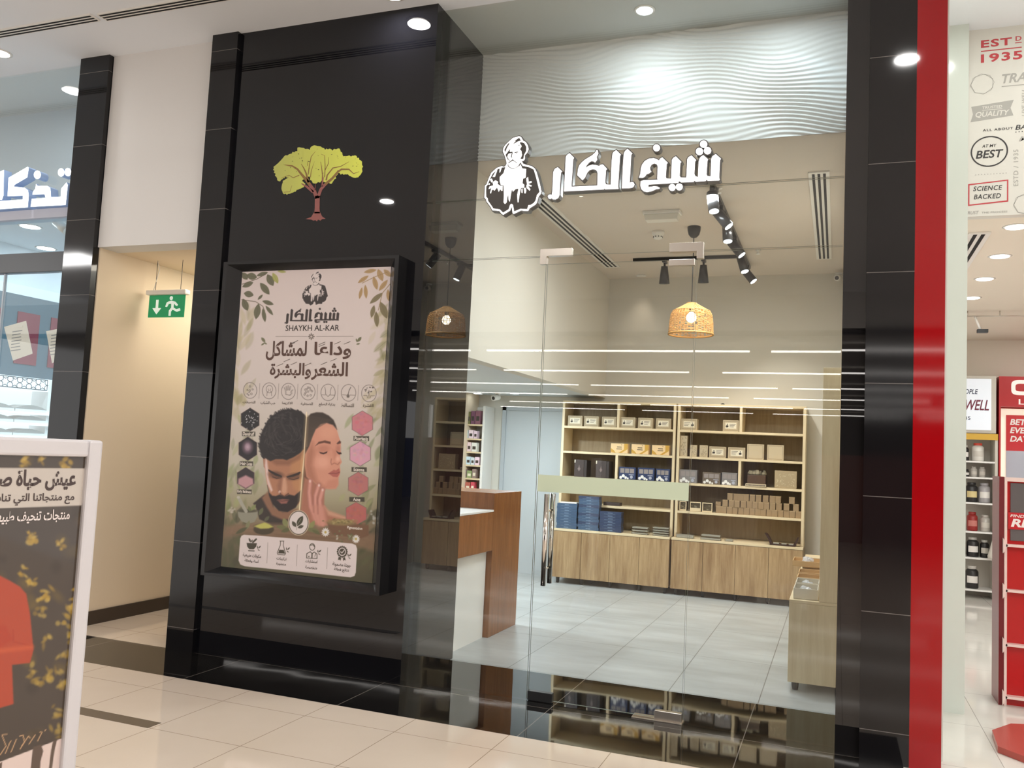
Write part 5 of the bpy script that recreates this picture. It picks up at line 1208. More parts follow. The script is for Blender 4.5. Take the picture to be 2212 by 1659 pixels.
tray(-0.25, -0.105, 2.72, 3.1, 0.607, 0.09, M['tray_card'], 'deep pale tray farthest along the side counter', div=False)
bags(-0.24, -0.115, 2.75, 3.07, 0.6135, 3, 'clear bag in the deep pale tray', 'bag', 0.032)

# ------------------------------------------------------------------ till counter on the left
t = thing('till_counter', 'white and red-brown wooden till counter behind the black return', 'counter', (-2.95, 1.5, 0)); o = tuple(t.location)
MB().box(-3.25, -2.645, 0.80, 1.51, 0, 0.70).build('front_panel', M['white_paint'], t, o)
MB().box(-3.25, -2.60, 0.79, 1.52, 0.695, 1.005).build('wood_band', M['teak'], t, o, 0.002)
MB().box(-3.25, -2.60, 0.79, 1.52, 1.006, 1.022).build('countertop', M['white_paint'], t, o, 0.002)
MB().box(-3.25, -2.60, 1.521, 2.16, 0, 1.155).build('tall_end', M['teak'], t, o, 0.002)
# cosmetic shelves in the far corner of the recess
t = thing('corner_shelves', 'white corner shelf unit stocked with boxes behind the till', 'shelf unit', (-4.4, 5.1, 0)); o = tuple(t.location)
MB().box(-4.16, -4.13, 4.93, 5.24, 0, 2.05).build('side_panel', M['white_paint'], t, o)
MB().box(-4.69, -4.16, 5.22, 5.24, 0, 2.05).build('back_board', M['white_paint'], t, o)
ZS = (0.62, 0.80, 0.98, 1.145, 1.31, 1.475, 1.64, 1.82)
for z in ZS: MB().box(-4.69, -4.161, 4.93, 5.219, z-0.02, z).build('shelf_board', M['oak_trim'], t, o)
PALS = [(196, 120, 120), (206, 150, 130), (190, 90, 100), (168, 150, 120), (226, 224, 222), (222, 226, 230), (228, 228, 226), (120, 104, 90)]
for i, z in enumerate(ZS):
    x = -4.67; k = 0
    while x < -4.235:
        w_ = R_.uniform(0.045, 0.07); h = R_.uniform(0.085, 0.125) if i < 7 else R_.uniform(0.14, 0.2)
        c = PALS[i]; c = tuple(max(0, min(255, v+R_.randint(-22, 22))) for v in c)
        tb = thing('product_box', '%s small product box from the left on the %s shelf of the corner unit' % (ORD[k], ('lowest', 'second lowest', 'third lowest', 'fourth lowest', 'fourth highest', 'third highest', 'second highest', 'highest')[i]), 'box', (x+w_/2, 4.97, z), 0, 'product boxes in the corner shelves')
        MB().box(-w_/2, w_/2, -0.03, 0.05, 0.001, h).build('carton', mat('product_print', rgb(*c), 0.5), tb)
        MB().box(-w_*0.32, w_*0.32, -0.0308, -0.03, h*0.25, h*0.6).build('label', M['paper'] if i < 4 else M['ink'], tb)
        x += w_+0.008; k += 1

# ------------------------------------------------------------------ ceiling of the shop
def slot_vent(x0, x1, y0, y1, z, lab, n=3, along='y', name='slot_vent', grp=None):
    t = thing(name, lab, 'air vent', ((x0+x1)/2, (y0+y1)/2, z), 0, grp); o = tuple(t.location)
    MB().box(x0, x1, y0, y1, z-0.012, z-0.0005).build('vent_frame', M['white_plastic'], t, o)
    for k in range(n):
        if along == 'y':
            w = (x1-x0)/(2*n+1.6); a = x0+w*1.3+k*2*w
            s_ = MB().box(a, a+w, y0+0.03, y1-0.03, z-0.0135, z-0.012)
        else:
            w = (y1-y0)/(2*n+0.2); a = y0+w*0.6+k*2*w
            s_ = MB().box(x0+0.01, x1-0.01, a, a+w, z-0.0135, z-0.012)
        s_.build('slot', M['dark_void'], t, o)
    return t
slot_vent(-2.56, -2.385, 1.80, 4.56, CZ, 'long slot vent in the shop ceiling beside the bulkhead', grp='slot vents in the ceilings')
slot_vent(-0.242, -0.092, 1.60, 4.48, CZ, 'slot vent in the shop ceiling near the right wall', grp='slot vents in the ceilings')
slot_vent(-9.0, -5.05, -0.60, -0.505, MALL_Z, 'left slot vent run in the white mall ceiling', 3, 'x', grp='slot vents in the ceilings')
slot_vent(-5.0, 3.0, -0.585, -0.49, MALL_Z, 'right slot vent run in the white mall ceiling', 3, 'x', grp='slot vents in the ceilings')
t = thing('emergency_light', 'white emergency light box on the shop ceiling', 'light', (-1.49, 2.44, CZ)); o = tuple(t.location)
MB().box(-1.66, -1.33, 2.38, 2.50, CZ-0.03, CZ-0.0005).build('housing', M['white_plastic'], t, o, 0.004)
b = MB().prism([(-1.65, CZ-0.03), (-1.34, CZ-0.03), (-1.355, CZ-0.085), (-1.635, CZ-0.085)], 2.39, 2.49)
b.build('diffuser', mat('frosted_cover', rgb(226, 222, 212), 0.3), t, o, 0.004)
t = thing('smoke_detector', 'round white smoke detector on the shop ceiling', 'smoke detector', (-1.66, 3.1, CZ)); o = tuple(t.location)
MB().lathe((-1.66, 3.1, CZ), [(0.03, -0.075), (0.042, -0.07), (0.046, -0.04), (0.058, -0.03), (0.06, -0.0005)], 28).build('housing', M['white_plastic'], t, o)
b = MB()
for k in range(10): a = k*math.pi/5; b.tube((-1.66+0.0425*math.cos(a), 3.1+0.0425*math.sin(a), CZ-0.058), (-1.66+0.0475*math.cos(a), 3.1+0.0475*math.sin(a), CZ-0.058), 0.006, None, 6)
b.build('vent_slots', M['dark_void'], t, o)
for x, y, lab in ((-0.93, 1.86, 'small sprinkler head by the track, near the wave panel'), (-0.80, 4.0, 'small sprinkler head at the far end of the track')):
    tag(MB().lathe((x, y, CZ), [(0.022, -0.045), (0.022, -0.04), (0.006, -0.038), (0.006, -0.01), (0.028, -0.008), (0.028, -0.0005)], 14).build('sprinkler', M['white_plastic']), lab, 'sprinkler')
# pendant lamp
PL = (-1.30, 3.0)
t = thing('pendant_lamp', 'rattan pendant lamp with a lit bulb hanging in the shop', 'lamp', (PL[0], PL[1], CZ)); o = tuple(t.location)
MB().lathe((*PL, CZ), [(0.012, -0.105), (0.028, -0.10), (0.05, -0.075), (0.06, -0.035), (0.062, -0.0005)], 24).build('ceiling_rose', M['black_plastic'], t, o)
MB().tube((*PL, CZ-0.10), (*PL, 2.945), 0.004, None, 8).build('cord', M['black_plastic'], t, o)
MB().lathe((*PL, 2.87), [(0.018, 0), (0.02, 0.06), (0.012, 0.075)], 14).build('bulb_holder', M['black_plastic'], t, o)
M['bulb'] = emit_mat('lit_bulb', (1.0, 0.86, 0.62), 24)
M['rattan'] = mat('woven_rattan', rgb(196, 148, 88), 0.6)
pts = [(0.012, -0.05), (0.03, -0.042), (0.045, -0.02), (0.046, 0.0), (0.036, 0.026), (0.02, 0.042), (0.015, 0.05)]
MB().lathe((*PL, 2.83), pts, 20).build('bulb', M['bulb'], t, o)
def shade_r(z):   # radius along the shade
    zz = [2.665, 2.70, 2.76, 2.85, 2.885, 2.955, 2.965]; rr = [0.205, 0.203, 0.200, 0.190, 0.172, 0.05, 0.03]
    return float(np.interp(z, zz, rr))
b = MB(); NS = 40
for k in range(NS):                      # upright canes
    a = 2*math.pi*k/NS; prev = None
    for z in (2.67, 2.76, 2.85, 2.885, 2.92, 2.958):
        r = shade_r(z); q = (PL[0]+r*math.cos(a), PL[1]+r*math.sin(a), z)
        if prev: b.tube(prev, q, 0.0032, None, 5, caps=False)
        prev = q
for z, rad in ((2.668, 0.009), (2.886, 0.005), (2.958, 0.008)):
    r = shade_r(z)
    for k in range(NS): b.tube((PL[0]+r*math.cos(2*math.pi*k/NS), PL[1]+r*math.sin(2*math.pi*k/NS), z), (PL[0]+r*math.cos(2*math.pi*(k+1)/NS), PL[1]+r*math.sin(2*math.pi*(k+1)/NS), z), rad, None, 6, caps=False)
for row in range(19):                    # woven bands
    z = 2.684+row*0.0108
    for k in range(NS):
        if R_.random() < (0.34 if row not in (2, 3) else 0.6): continue
        a0, a1 = 2*math.pi*(k-0.05)/NS, 2*math.pi*(k+1.05)/NS; off = 0.004 if (k+row) % 2 else -0.003
        r = shade_r(z)+off; r2 = shade_r(z+0.0062)+off
        p0 = [(PL[0]+r*math.cos(a), PL[1]+r*math.sin(a), z) for a in (a0, a1)]; p1 = [(PL[0]+r2*math.cos(a), PL[1]+r2*math.sin(a), z+0.0062) for a in (a0, a1)]
        b.quad(p0[0], p0[1], p1[1], p1[0])
for row in range(5):
    z = 2.892+row*0.0135
    for k in range(NS):
        a0, a1 = 2*math.pi*k/NS, 2*math.pi*(k+1)/NS; r = shade_r(z); r2 = shade_r(z+0.0125)
        b.quad(*[(PL[0]+q*math.cos(a), PL[1]+q*math.sin(a), h) for q, a, h in ((r, a0, z), (r, a1, z), (r2, a1, z+0.0125), (r2, a0, z+0.0125))])
b.build('lamp_shade', M['rattan'], t, o)
# track lighting
t = thing('lighting_track', 'black lighting track along the shop ceiling with a cross arm', 'lighting track', (TRACK_X, 3.0, CZ)); o = tuple(t.location)
MB().box(TRACK_X-0.018, TRACK_X+0.018, 1.70, 4.75, CZ-0.034, CZ-0.001).build('rail', M['black_metal'], t, o)
MB().box(-2.15, TRACK_X-0.019, 4.182, 4.218, CZ-0.034, CZ-0.001).build('cross_rail', M['black_metal'], t, o)
M['spot_black'] = mat('black_spot_housing', rgb(34, 33, 34), 0.3)
def spot_head(x, y, d, lab, L=0.17, r=0.044, drop=0.085, lit=True, taper=1.0):
    t = thing('track_spotlight', lab, 'spotlight', (x, y, CZ-0.035), 0, 'black track spotlights'); o = tuple(t.location)
    d = Vector(d).normalized(); pv = Vector((x, y, CZ-0.035-drop))
    MB().box(x-0.02, x+0.02, y-0.055, y+0.055, CZ-0.062, CZ-0.0345).build('adapter', M['spot_black'], t, o, 0.002)
    MB().tube((x, y, CZ-0.06), tuple(pv), 0.012, None, 10).build('stem', M['spot_black'], t, o)
    a, c = pv - d*(L*0.35), pv + d*(L*0.65)
    hs = MB().tube(tuple(a), tuple(c), r*taper, r, 24).build('housing', M['spot_black'], t, o)
    MB().tube(tuple(c + d*0.0005), tuple(c + d*0.003), r*0.84, None, 24).build('lens', M['lamp_cool'] if lit else M['spot_black'], hs, o)
for (y, d), lab in zip(((1.76, (0.15, -0.25, -1)), (2.28, (0.62, -0.05, -0.8)), (2.72, (0.1, -0.2, -1)), (3.34, (0.62, -0.05, -0.8)), (4.02, (0.3, -0.2, -0.95)), (4.60, (0.62, -0.1, -0.8))),
                       ('black lit spotlight nearest the wave panel on the track', 'second black lit spotlight along the track', 'third black lit spotlight along the track', 'fourth black lit spotlight along the track', 'fifth black lit spotlight along the track', 'last black lit spotlight at the far end of the track')):
    spot_head(TRACK_X, y, d, lab)
spot_head(-1.80, 4.2, (0, 0.12, -1), 'black bell-shaped spotlight left on the cross arm', 0.19, 0.058, 0.13, False, 0.62)
spot_head(-1.38, 4.2, (0, 0.12, -1), 'black bell-shaped spotlight right on the cross arm', 0.19, 0.058, 0.13, False, 0.62)
tag(MB().lathe((-2.25, 5.08, CZ), [(0.045, -0.012), (0.06, -0.01), (0.06, -0.0005)], 24).build('recessed_downlight', M['white_plastic']), 'small white downlight in the corner over the bulkhead end', 'light')
def camera_dome(x, y, z, lab):
    t = thing('security_camera', lab, 'camera', (x, y, z)); o = tuple(t.location)
    MB().lathe((x, y, z), [(0.035, -0.02), (0.04, -0.0005)], 20).build('mount', M['white_plastic'], t, o)
    MB().tube((x, y+0.02, z-0.055), (x-0.02, y-0.09, z-0.075), 0.034, None, 18).build('housing', M['white_plastic'], t, o)
    MB().tube((x-0.0205, y-0.092, z-0.0755), (x-0.021, y-0.094, z-0.076), 0.022, None, 18).build('lens', M['black_plastic'], t, o)
    MB().tube((x, y, z-0.02), (x, y, z-0.05), 0.014, None, 10).build('neck', M['white_plastic'], t, o)
camera_dome(-0.02, 5.1, 3.66, 'small white security camera high at the right end of the shop')
camera_dome(-3.9, 4.75, 2.21, 'small white security camera under the till recess ceiling')
for x, y, lab in ((-4.25, 4.95, 'lit round downlight in the till recess ceiling near the corner shelves'), (-3.69, 4.77, 'lit round downlight in the till recess ceiling before the store room door'), (-3.6, 2.3, 'lit round downlight over the till counter')):
    t = thing('downlight', lab, 'light', (x, y, 2.21), 0, 'round ceiling downlights'); o = tuple(t.location)
    MB().lathe((x, y, 2.21), [(0.055, -0.004), (0.07, -0.0005)], 28).build('trim_ring', M['white_plastic'], t, o)
    MB().lathe((x, y, 2.21), [(0.052, -0.0065), (0.052, -0.0045)], 28).build('lens', M['lamp_cool'], t, o)

# ------------------------------------------------------------------ mall ceiling and vestibule downlights
def mall_dl(x, y, z, lab, m, r=0.085):
    t = thing('downlight', lab, 'light', (x, y, z), 0, 'round ceiling downlights'); o = tuple(t.location)
    MB().lathe((x, y, z), [(r*0.84, -0.006), (r*1.05, -0.004), (r*1.08, -0.0005)], 32).build('trim_ring', M['white_plastic'], t, o)
    MB().lathe((x, y, z), [(r*0.80, -0.0085), (r*0.80, -0.0065)], 32).build('lens', m, t, o)
for (x, y), lab in zip(MALL_DL, ('mall downlight just before the tree panel', 'mall downlight behind the viewer over the far left', 'mall downlight before the left shop, cut by the picture edge', 'mall downlight over the walkway at the right', 'mall downlight far along the walkway to the right', 'mall downlight over the walkway left of the viewer', 'mall downlight over the walkway beyond the red pillar', 'mall downlight close to the left shop front')):
    mall_dl(x, y, MALL_Z, lab, M['lamp_on'])
for x, lab in ((-1.254, 'lit downlight in the grey soffit above the glass door'), (-0.38, 'lit downlight in the grey soffit at the upper right')):
    mall_dl(x, 0.40, MALL_Z, lab, M['lamp_cool'], 0.066)
# exit sign in the corridor
t = thing('exit_sign', 'green running-man exit sign hanging in the corridor', 'exit sign', (-5.17, 0.5, 2.67)); o = tuple(t.location)
MB().box(-5.375, -4.965, 0.47, 0.53, 2.645, 2.685).build('housing', M['white_plastic'], t, o, 0.008)
M['exit_green'] = mat('green_exit_panel', rgb(26, 142, 92), 0.4, emit=rgb(26, 142, 92), estr=0.35)
M['exit_white'] = mat('white_exit_symbol', rgb(226, 240, 230), 0.4, emit=rgb(226, 240, 230), estr=0.4)
MB().box(-5.355, -4.985, 0.497, 0.503, 2.46, 2.644).build('panel', M['exit_green'], t, o)
b = MB(); ox, oz, k = -5.355, 2.46, 1.0
def ex(pts): return [(ox+u*0.37, oz+v*0.184) for u, v in pts]
b.prism(ex([(0.20, 0.80), (0.27, 0.80), (0.27, 0.42), (0.36, 0.42), (0.235, 0.14), (0.11, 0.42), (0.20, 0.42)]), 0.4955, 0.497)
b.prism([(ox+0.37*0.62+0.017*math.cos(a*0.5236), oz+0.184*0.86+0.017*math.sin(a*0.5236)) for a in range(12)], 0.4955, 0.497)
b.prism(ex([(0.56, 0.72), (0.64, 0.74), (0.74, 0.70), (0.82, 0.56), (0.80, 0.50), (0.76, 0.52), (0.71, 0.62), (0.70, 0.44), (0.78, 0.36), (0.88, 0.40), (0.90, 0.30), (0.80, 0.24), (0.68, 0.34), (0.64, 0.26), (0.64, 0.06), (0.58, 0.06), (0.58, 0.30), (0.64, 0.44), (0.63, 0.62), (0.56, 0.60), (0.52, 0.46), (0.47, 0.48), (0.50, 0.66)]), 0.4955, 0.497)
b.build('symbol', M['exit_white'], t, o)
for x in (-5.30, -5.04):
    MB().tube((x, 0.5, 2.685), (x, 0.5, 2.934), 0.0022, None, 6).build('hanger_wire', M['black_metal'], t, o)
MB().path([(-5.30, 0.5, 2.93), (-5.285, 0.51, 2.86), (-5.295, 0.5, 2.78), (-5.32, 0.5, 2.686)], 0.003, 6).build('power_cord', M['white_plastic'], t, o)

tag(MB().box(-1.245, -1.205, 4.90, 4.94, 2.1405, 2.152).box(-1.235, -1.212, 4.905, 4.93, 2.152, 2.158).build('black_clip', M['black_plastic']), 'tiny black clip lying on top of the right oak shelf unit', 'clip')

# ================================================================== red-fronted shop at the right edge
GW = mat('white_gloss_board', rgb(208, 214, 206), 0.12)
wbox('wall_white_pier', GW, 0.56, 0.768, 1.14, 1.26, 0, MALL_Z, label='glossy white pier inside the red-fronted shop')
wbox('wall_pier_side', GW, 0.365, 0.54, 0.101, 1.26, 0, MALL_Z)
wbox('ceiling', M['ceiling'], 0.365, 9, 0.05, 1.245, MALL_Z, MALL_Z+0.1, label='white ceiling behind the red pillar')
FAS = mat('pale_grey_printed_fascia', rgb(216, 214, 206), 0.4)
wbox('wall_lettered_fascia', FAS, 0.768, 6, 1.245, 1.32, 3.195, MALL_Z, label='pale fascia covered with printed slogans')
wbox('ceiling', mat('cream_shop_ceiling', rgb(234, 224, 208), 0.85), 0.1, 6, 1.32, 8, 3.195, 3.30, label='cream ceiling of the red-fronted shop')
wbox('wall_gnc_left', M['wall_white'], 0.13, 0.2, 1.26, 8, 0, 3.195)
wbox('wall_gnc_back', mat('warm_white_wall', rgb(228, 218, 204), 0.8), 0.1, 6, 7.25, 7.35, 0, 3.195, label='back wall of the red-fronted shop')
wbox('wall_gnc_right', M['wall_white'], 6.0, 6.1, -0.1, 8, 0, MALL_Z)
FY_ = 1.2442
def slogan(name, lab, fn, mats, cat='slogan'):
    b = MB(); fn(b); o = b.build(name, mats); tag(o, lab, cat, 'slogans printed on the pale fascia'); return o
INKS = [mat('slogan_red', rgb(190, 66, 72), 0.5), mat('slogan_grey', rgb(168, 166, 160), 0.5), mat('slogan_black', rgb(52, 50, 50), 0.5), FAS]
pf = on_y(FY_)
def rect(b, x0, x1, z0, z1, m, y=FY_): b.poly([(x0, y, z0), (x1, y, z0), (x1, y, z1), (x0, y, z1)], m)
def frame(b, pts_out, pts_in, m):
    n = len(pts_out)
    for i in range(n):
        j = (i+1) % n; b.poly([(pts_out[i][0], FY_, pts_out[i][1]), (pts_out[j][0], FY_, pts_out[j][1]), (pts_in[j][0], FY_, pts_in[j][1]), (pts_in[i][0], FY_, pts_in[i][1])], m)
def s_estd(b):
    put_text(b, 'EST', pf, 0.853, 1.035, 4.345, 4.398, 0, 0.03, 0, 1.15); put_text(b, 'D', pf, 1.056, 1.091, 4.368, 4.40, 0, 0.02); rect(b, 1.054, 1.092, 4.352, 4.358, 0)
    rect(b, 0.853, 1.092, 4.318, 4.325, 0); put_text(b, '1935', pf, 0.853, 1.096, 4.240, 4.300, 0, 0.03, 0, 1.15)
slogan('slogan_decal', 'red lettering EST 1935 printed at the top of the pale fascia', s_estd, INKS)
def s_trad(b): put_text(b, 'TRADITION', pf, 0.978, 1.40, 4.085, 4.150, 1, 0.02, 0.25); rect(b, 0.976, 1.41, 4.062, 4.068, 1)
slogan('slogan_decal', 'grey slanted underlined word starting TRA on the pale fascia', s_trad, INKS)
def s_oct(b):
    for r0, ph, n in ((0.072, 0.1, 8), (0.070, 0.45, 7)):
        c = (0.862, 4.095); po = [(c[0]+r0*math.cos(ph+k*2*math.pi/n), c[1]+r0*math.sin(ph+k*2*math.pi/n)) for k in range(n)]; pi_ = [(c[0]+(r0-0.0025)*math.cos(ph+k*2*math.pi/n), c[1]+(r0-0.0025)*math.sin(ph+k*2*math.pi/n)) for k in range(n)]
        frame(b, po, pi_, 1)
slogan('outline_decal', 'grey overlapping polygon outlines left of the slanted grey word', s_oct, INKS, 'symbol')
def s_ban(b):
    b.poly([(0.793, FY_+0.0003, 3.838), (1.045, FY_+0.0003, 3.862), (1.028, FY_+0.0003, 3.915), (1.047, FY_+0.0003, 3.968), (0.797, FY_+0.0003, 3.944), (0.808, FY_+0.0003, 3.892)], 1)
    put_text(b, 'TRUSTED', pf, 0.862, 0.980, 3.922, 3.940, 3, 0.02); rect(b, 0.862, 0.98, 3.912, 3.916, 3); put_text(b, 'QUALITY', pf, 0.823, 1.022, 3.862, 3.905, 3, 0.02, 0.2)
slogan('slogan_decal', 'grey ribbon banner printed TRUSTED QUALITY', s_ban, INKS)
def s_all(b):
    put_text(b, 'ALL ABOUT', pf, 0.866, 1.043, 3.768, 3.784, 2, 0.02, 0, 1.2); put_text(b, 'BALANCE', pf, 1.056, 1.30, 3.762, 3.796, 2, 0.02, 0.2)
    for k in range(9): b.poly([(x, FY_, z) for x, z in disc((1.06+k*0.018, 3.748), 0.0035, None, 8)], 2)
slogan('slogan_decal', 'black words ALL ABOUT with larger slanted letters, over a row of dots', s_all, INKS)
def s_best(b):
    frame(b, disc((0.905, 3.630), 0.110, 0.105, 40), disc((0.905, 3.630), 0.101, 0.096, 40), 2)
    put_text(b, 'AT MY', pf, 0.862, 0.948, 3.658, 3.678, 2, 0.012, 0.2); put_text(b, 'BEST', pf, 0.826, 0.988, 3.585, 3.640, 2, 0.02, 0.2)
slogan('slogan_decal', 'black ring printed AT MY BEST', s_best, INKS)
def s_est2(b):
    V, Fc = text_geo('ESTD / 1935', 0.012, 0, 1.15); s_ = 0.245/V[:, 0].max(); n = len(b.v)
    for a, c in V: b.v.append((1.074-c*s_*0.9, FY_, 3.385+a*s_))
    for f in Fc: b.f.append([n+i for i in f]); b.m.append(1); b.sm.append(False)
slogan('slogan_decal', 'grey upright lettering ESTD / 1935 reading upwards', s_est2, INKS)
def s_live(b):
    V, Fc = text_geo('LIVE WELL', 0.012, 0.2, 1.15); s_ = 0.185/V[:, 0].max(); n = len(b.v)
    for a, c in V: b.v.append((1.116-c*s_*0.9, FY_, 3.850+a*s_))
    for f in Fc: b.f.append([n+i for i in f]); b.m.append(1); b.sm.append(False)
slogan('slogan_decal', 'grey upright lettering LIVE WELL at the picture edge', s_live, INKS)
def s_sci(b):
    frame(b, [(0.782, 3.268), (1.017, 3.284), (1.017, 3.432), (0.782, 3.416)], [(0.79, 3.277), (1.009, 3.293), (1.009, 3.424), (0.79, 3.408)], 0)
    put_text(b, 'SCIENCE', pf, 0.812, 0.982, 3.366, 3.398, 2, 0.015, 0.2, 1.1); put_text(b, 'BACKED', pf, 0.816, 0.974, 3.310, 3.343, 2, 0.015, 0.2, 1.1)
slogan('slogan_decal', 'red framed slogan SCIENCE BACKED', s_sci, INKS)
def s_trust(b):
    put_text(b, 'TRUST', pf, 0.765, 0.846, 3.210, 3.232, 1, 0.015, 0.2); put_text(b, 'THE PROCESS', pf, 0.862, 1.012, 3.212, 3.224, 1, 0.015)
    for k in range(11): b.poly([(x, FY_, z) for x, z in disc((0.826+k*0.0178, 3.476), 0.003, None, 8)], 1)
slogan('slogan_decal', 'small grey words TRUST THE PROCESS along the lower edge of the fascia', s_trust, INKS)
def s_m(b): put_text(b, 'MOVE', pf, 1.076, 1.30, 3.683, 3.716, 1, 0.02, 0.25)
slogan('slogan_decal', 'grey slanted word starting M right of the black ring', s_m, INKS)
def s_ring2(b):
    for r0, ph, n in ((0.07, 0.1, 8), (0.068, 0.45, 7)):
        c = (1.115, 3.262); frame(b, [(c[0]+r0*math.cos(ph+k*2*math.pi/n), c[1]+r0*math.sin(ph+k*2*math.pi/n)) for k in range(n)], [(c[0]+(r0-0.003)*math.cos(ph+k*2*math.pi/n), c[1]+(r0-0.003)*math.sin(ph+k*2*math.pi/n)) for k in range(n)], 1)
slogan('outline_decal', 'grey polygon outlines at the lower right of the fascia', s_ring2, INKS, 'symbol')
GDL = [(1.115, 1.557), (1.155, 2.45), (1.172, 3.318), (1.192, 4.222), (2.6, 2.0), (2.6, 4.0), (2.6, 6.0), (4.2, 3.0), (4.2, 5.5)]
for k, (x, y) in enumerate(GDL):
    area_light('gnc_lamp', (x, y, 3.17), 0.16, 13, (0.97, 1.0, 0.98))
    if k < 4:
        t = thing('downlight', '%s lit downlight in the cream ceiling of the red-fronted shop' % ('nearest', 'second', 'third', 'farthest')[k], 'light', (x, y, 3.195), 0, 'round ceiling downlights'); o = tuple(t.location)
        MB().lathe((x, y, 3.195), [(0.07, -0.004), (0.085, -0.0005)], 28).build('trim_ring', M['white_plastic'], t, o)
        MB().lathe((x, y, 3.195), [(0.066, -0.0065), (0.066, -0.0045)], 28).build('lens', M['lamp_on'], t, o)
area_light('gnc_lamp', (0.68, 0.55, 4.44), 0.12, 2.5, (0.97, 1.0, 0.97)); area_light('gnc_lamp', (1.6, 0.6, 4.44), 0.16, 8, (0.97, 1.0, 0.97)); area_light('gnc_lamp', (2.4, 0.3, 4.44), 0.16, 9, (0.97, 1.0, 0.97))  # the last two are added to light the fascia, without fixtures
mall_dl(0.68, 0.55, MALL_Z, 'lit downlight over the glossy white pier', M['lamp_on'], 0.075)
slot_vent(0.84, 0.98, 1.66, 2.9, 3.195, 'slot vent in the cream ceiling of the red-fronted shop', 2, grp='slot vents in the ceilings')
# wall shelves with supplement jars
t = thing('wall_shelves', 'pale wall shelf unit of supplement jars under a white lit panel', 'shelf unit', (1.55, 7.0, 0)); o = tuple(t.location)
SHP = mat('pale_grey_shelf', rgb(204, 198, 186), 0.5)
MB().box(1.25, 1.80, 7.19, 7.24, 0, 1.99).build('back_board', SHP, t, o)
MB().box(1.785, 1.815, 6.83, 7.24, 0, 1.99).build('side_panel', SHP, t, o)
for z in (0.11, 0.49, 0.803, 1.151, 1.46, 1.655): MB().box(1.25, 1.784, 6.83, 7.189, z-0.02, z).build('shelf_board', M['white_paint'], t, o)
MB().box(1.25, 1.815, 6.82, 6.83, 1.915, 1.99).build('header_strip', mat('mustard_strip', rgb(216, 172, 60), 0.4), t, o)
t = thing('lit_panel', 'white lit panel with slanted red word above the jar shelves', 'sign', (1.5, 6.85, 2.03)); o = tuple(t.location)
MB().box(1.2, 1.80, 6.86, 7.24, 2.0, 2.70).build('housing', SHP, t, o)
MB().box(1.2, 1.745, 6.850, 6.859, 2.035, 2.665).build('panel', mat('lit_white_panel', rgb(226, 232, 240), 0.4, emit=(0.86, 0.92, 1.0), estr=0.28), t, o)
b = MB(); pg = on_y(6.8492)
put_text(b, 'PEOPLE', pg, 1.39, 1.60, 2.475, 2.535, 1, 0.012, 0.2); put_text(b, 'LIVE WELL', pg, 1.22, 1.722, 2.275, 2.405, 0, 0.02, 0.3); put_text(b, '1935', pg, 1.40, 1.52, 2.155, 2.20, 1, 0.012)
b.build('panel_lettering', [mat('maroon_print', rgb(120, 48, 66), 0.5), mat('navy_print', rgb(56, 56, 72), 0.5)], t, o)
def jar(x, z, r, h, lid, body, lab, capcol=None, label=None):
    t = thing('supplement_jar', lab, 'jar', (x, 6.96, z), 0, 'supplement jars on the wall shelves'); o = (0, 0, 0)
    MB().lathe((0, 0, 0.001), [(r*0.94, 0), (r, 0.012), (r, h*0.74), (r*0.9, h*0.80), (r*0.62, h*0.86), (r*0.62, h*0.88)], 26).build('jar_body', body, t, o)
    MB().lathe((0, 0, 0.001), [(r*0.68, h*0.865), (r*0.70, h*0.88), (r*0.70, h*0.98), (r*0.64, h)], 26).build('lid', lid, t, o)
    n = 12; b = MB()
    for k in range(n):
        a0, a1 = -math.pi/2-0.9+1.8*k/n, -math.pi/2-0.9+1.8*(k+1)/n; q = r+0.0012
        b.quad(*[(q*math.cos(a), q*math.sin(a), zz) for a, zz in ((a0, h*0.25), (a1, h*0.25), (a1, h*0.56), (a0, h*0.56))])
    b.build('label', label, t, o)
JB, JW, JG, JS, JC = mat('black_jar', rgb(38, 36, 36), 0.3), mat('white_jar', rgb(226, 222, 214), 0.35), mat('grey_jar', rgb(168, 164, 166), 0.3), mat('silver_lid', rgb(190, 186, 178), 0.3), mat('clear_grey_jar', rgb(186, 180, 172), 0.15)
JR, LB, LW, LY = mat('red_jar', rgb(150, 40, 36), 0.35), mat('pale_label', rgb(206, 200, 190), 0.5), mat('white_label', rgb(232, 228, 222), 0.5), mat('yellow_white_label', rgb(214, 196, 140), 0.5)
jar(1.617, 1.655, 0.068, 0.222, mat('red_lid', rgb(206, 72, 54), 0.4), JW, 'big white jar with a red lid on the top jar shelf', label=LB)
jar(1.47, 1.655, 0.05, 0.19, JS, JB, 'dark jar left of the big white jar', label=LW)
jar(1.575, 1.46, 0.036, 0.125, JC, JC, 'small clear jar, left of two on the second jar shelf', label=LB); jar(1.665, 1.46, 0.036, 0.125, JC, JC, 'small clear jar, right of two on the second jar shelf', label=LB); jar(1.49, 1.46, 0.036, 0.09, JB, JB, 'small black jar on the second jar shelf', label=LW)
jar(1.55, 1.151, 0.068, 0.24, JB, JB, 'black jar with a yellow-white label on the third jar shelf', label=LY); jar(1.69, 1.151, 0.066, 0.24, JG, JG, 'grey jar with a rounded lid on the third jar shelf', label=LW)
jar(1.56, 0.803, 0.06, 0.228, JR, JR, 'black and red jar on the fourth jar shelf', label=mat('red_white_label', rgb(196, 120, 110), 0.5)); jar(1.70, 0.803, 0.055, 0.2, JC, JC, 'clear wrapped jar on the fourth jar shelf', label=LB)
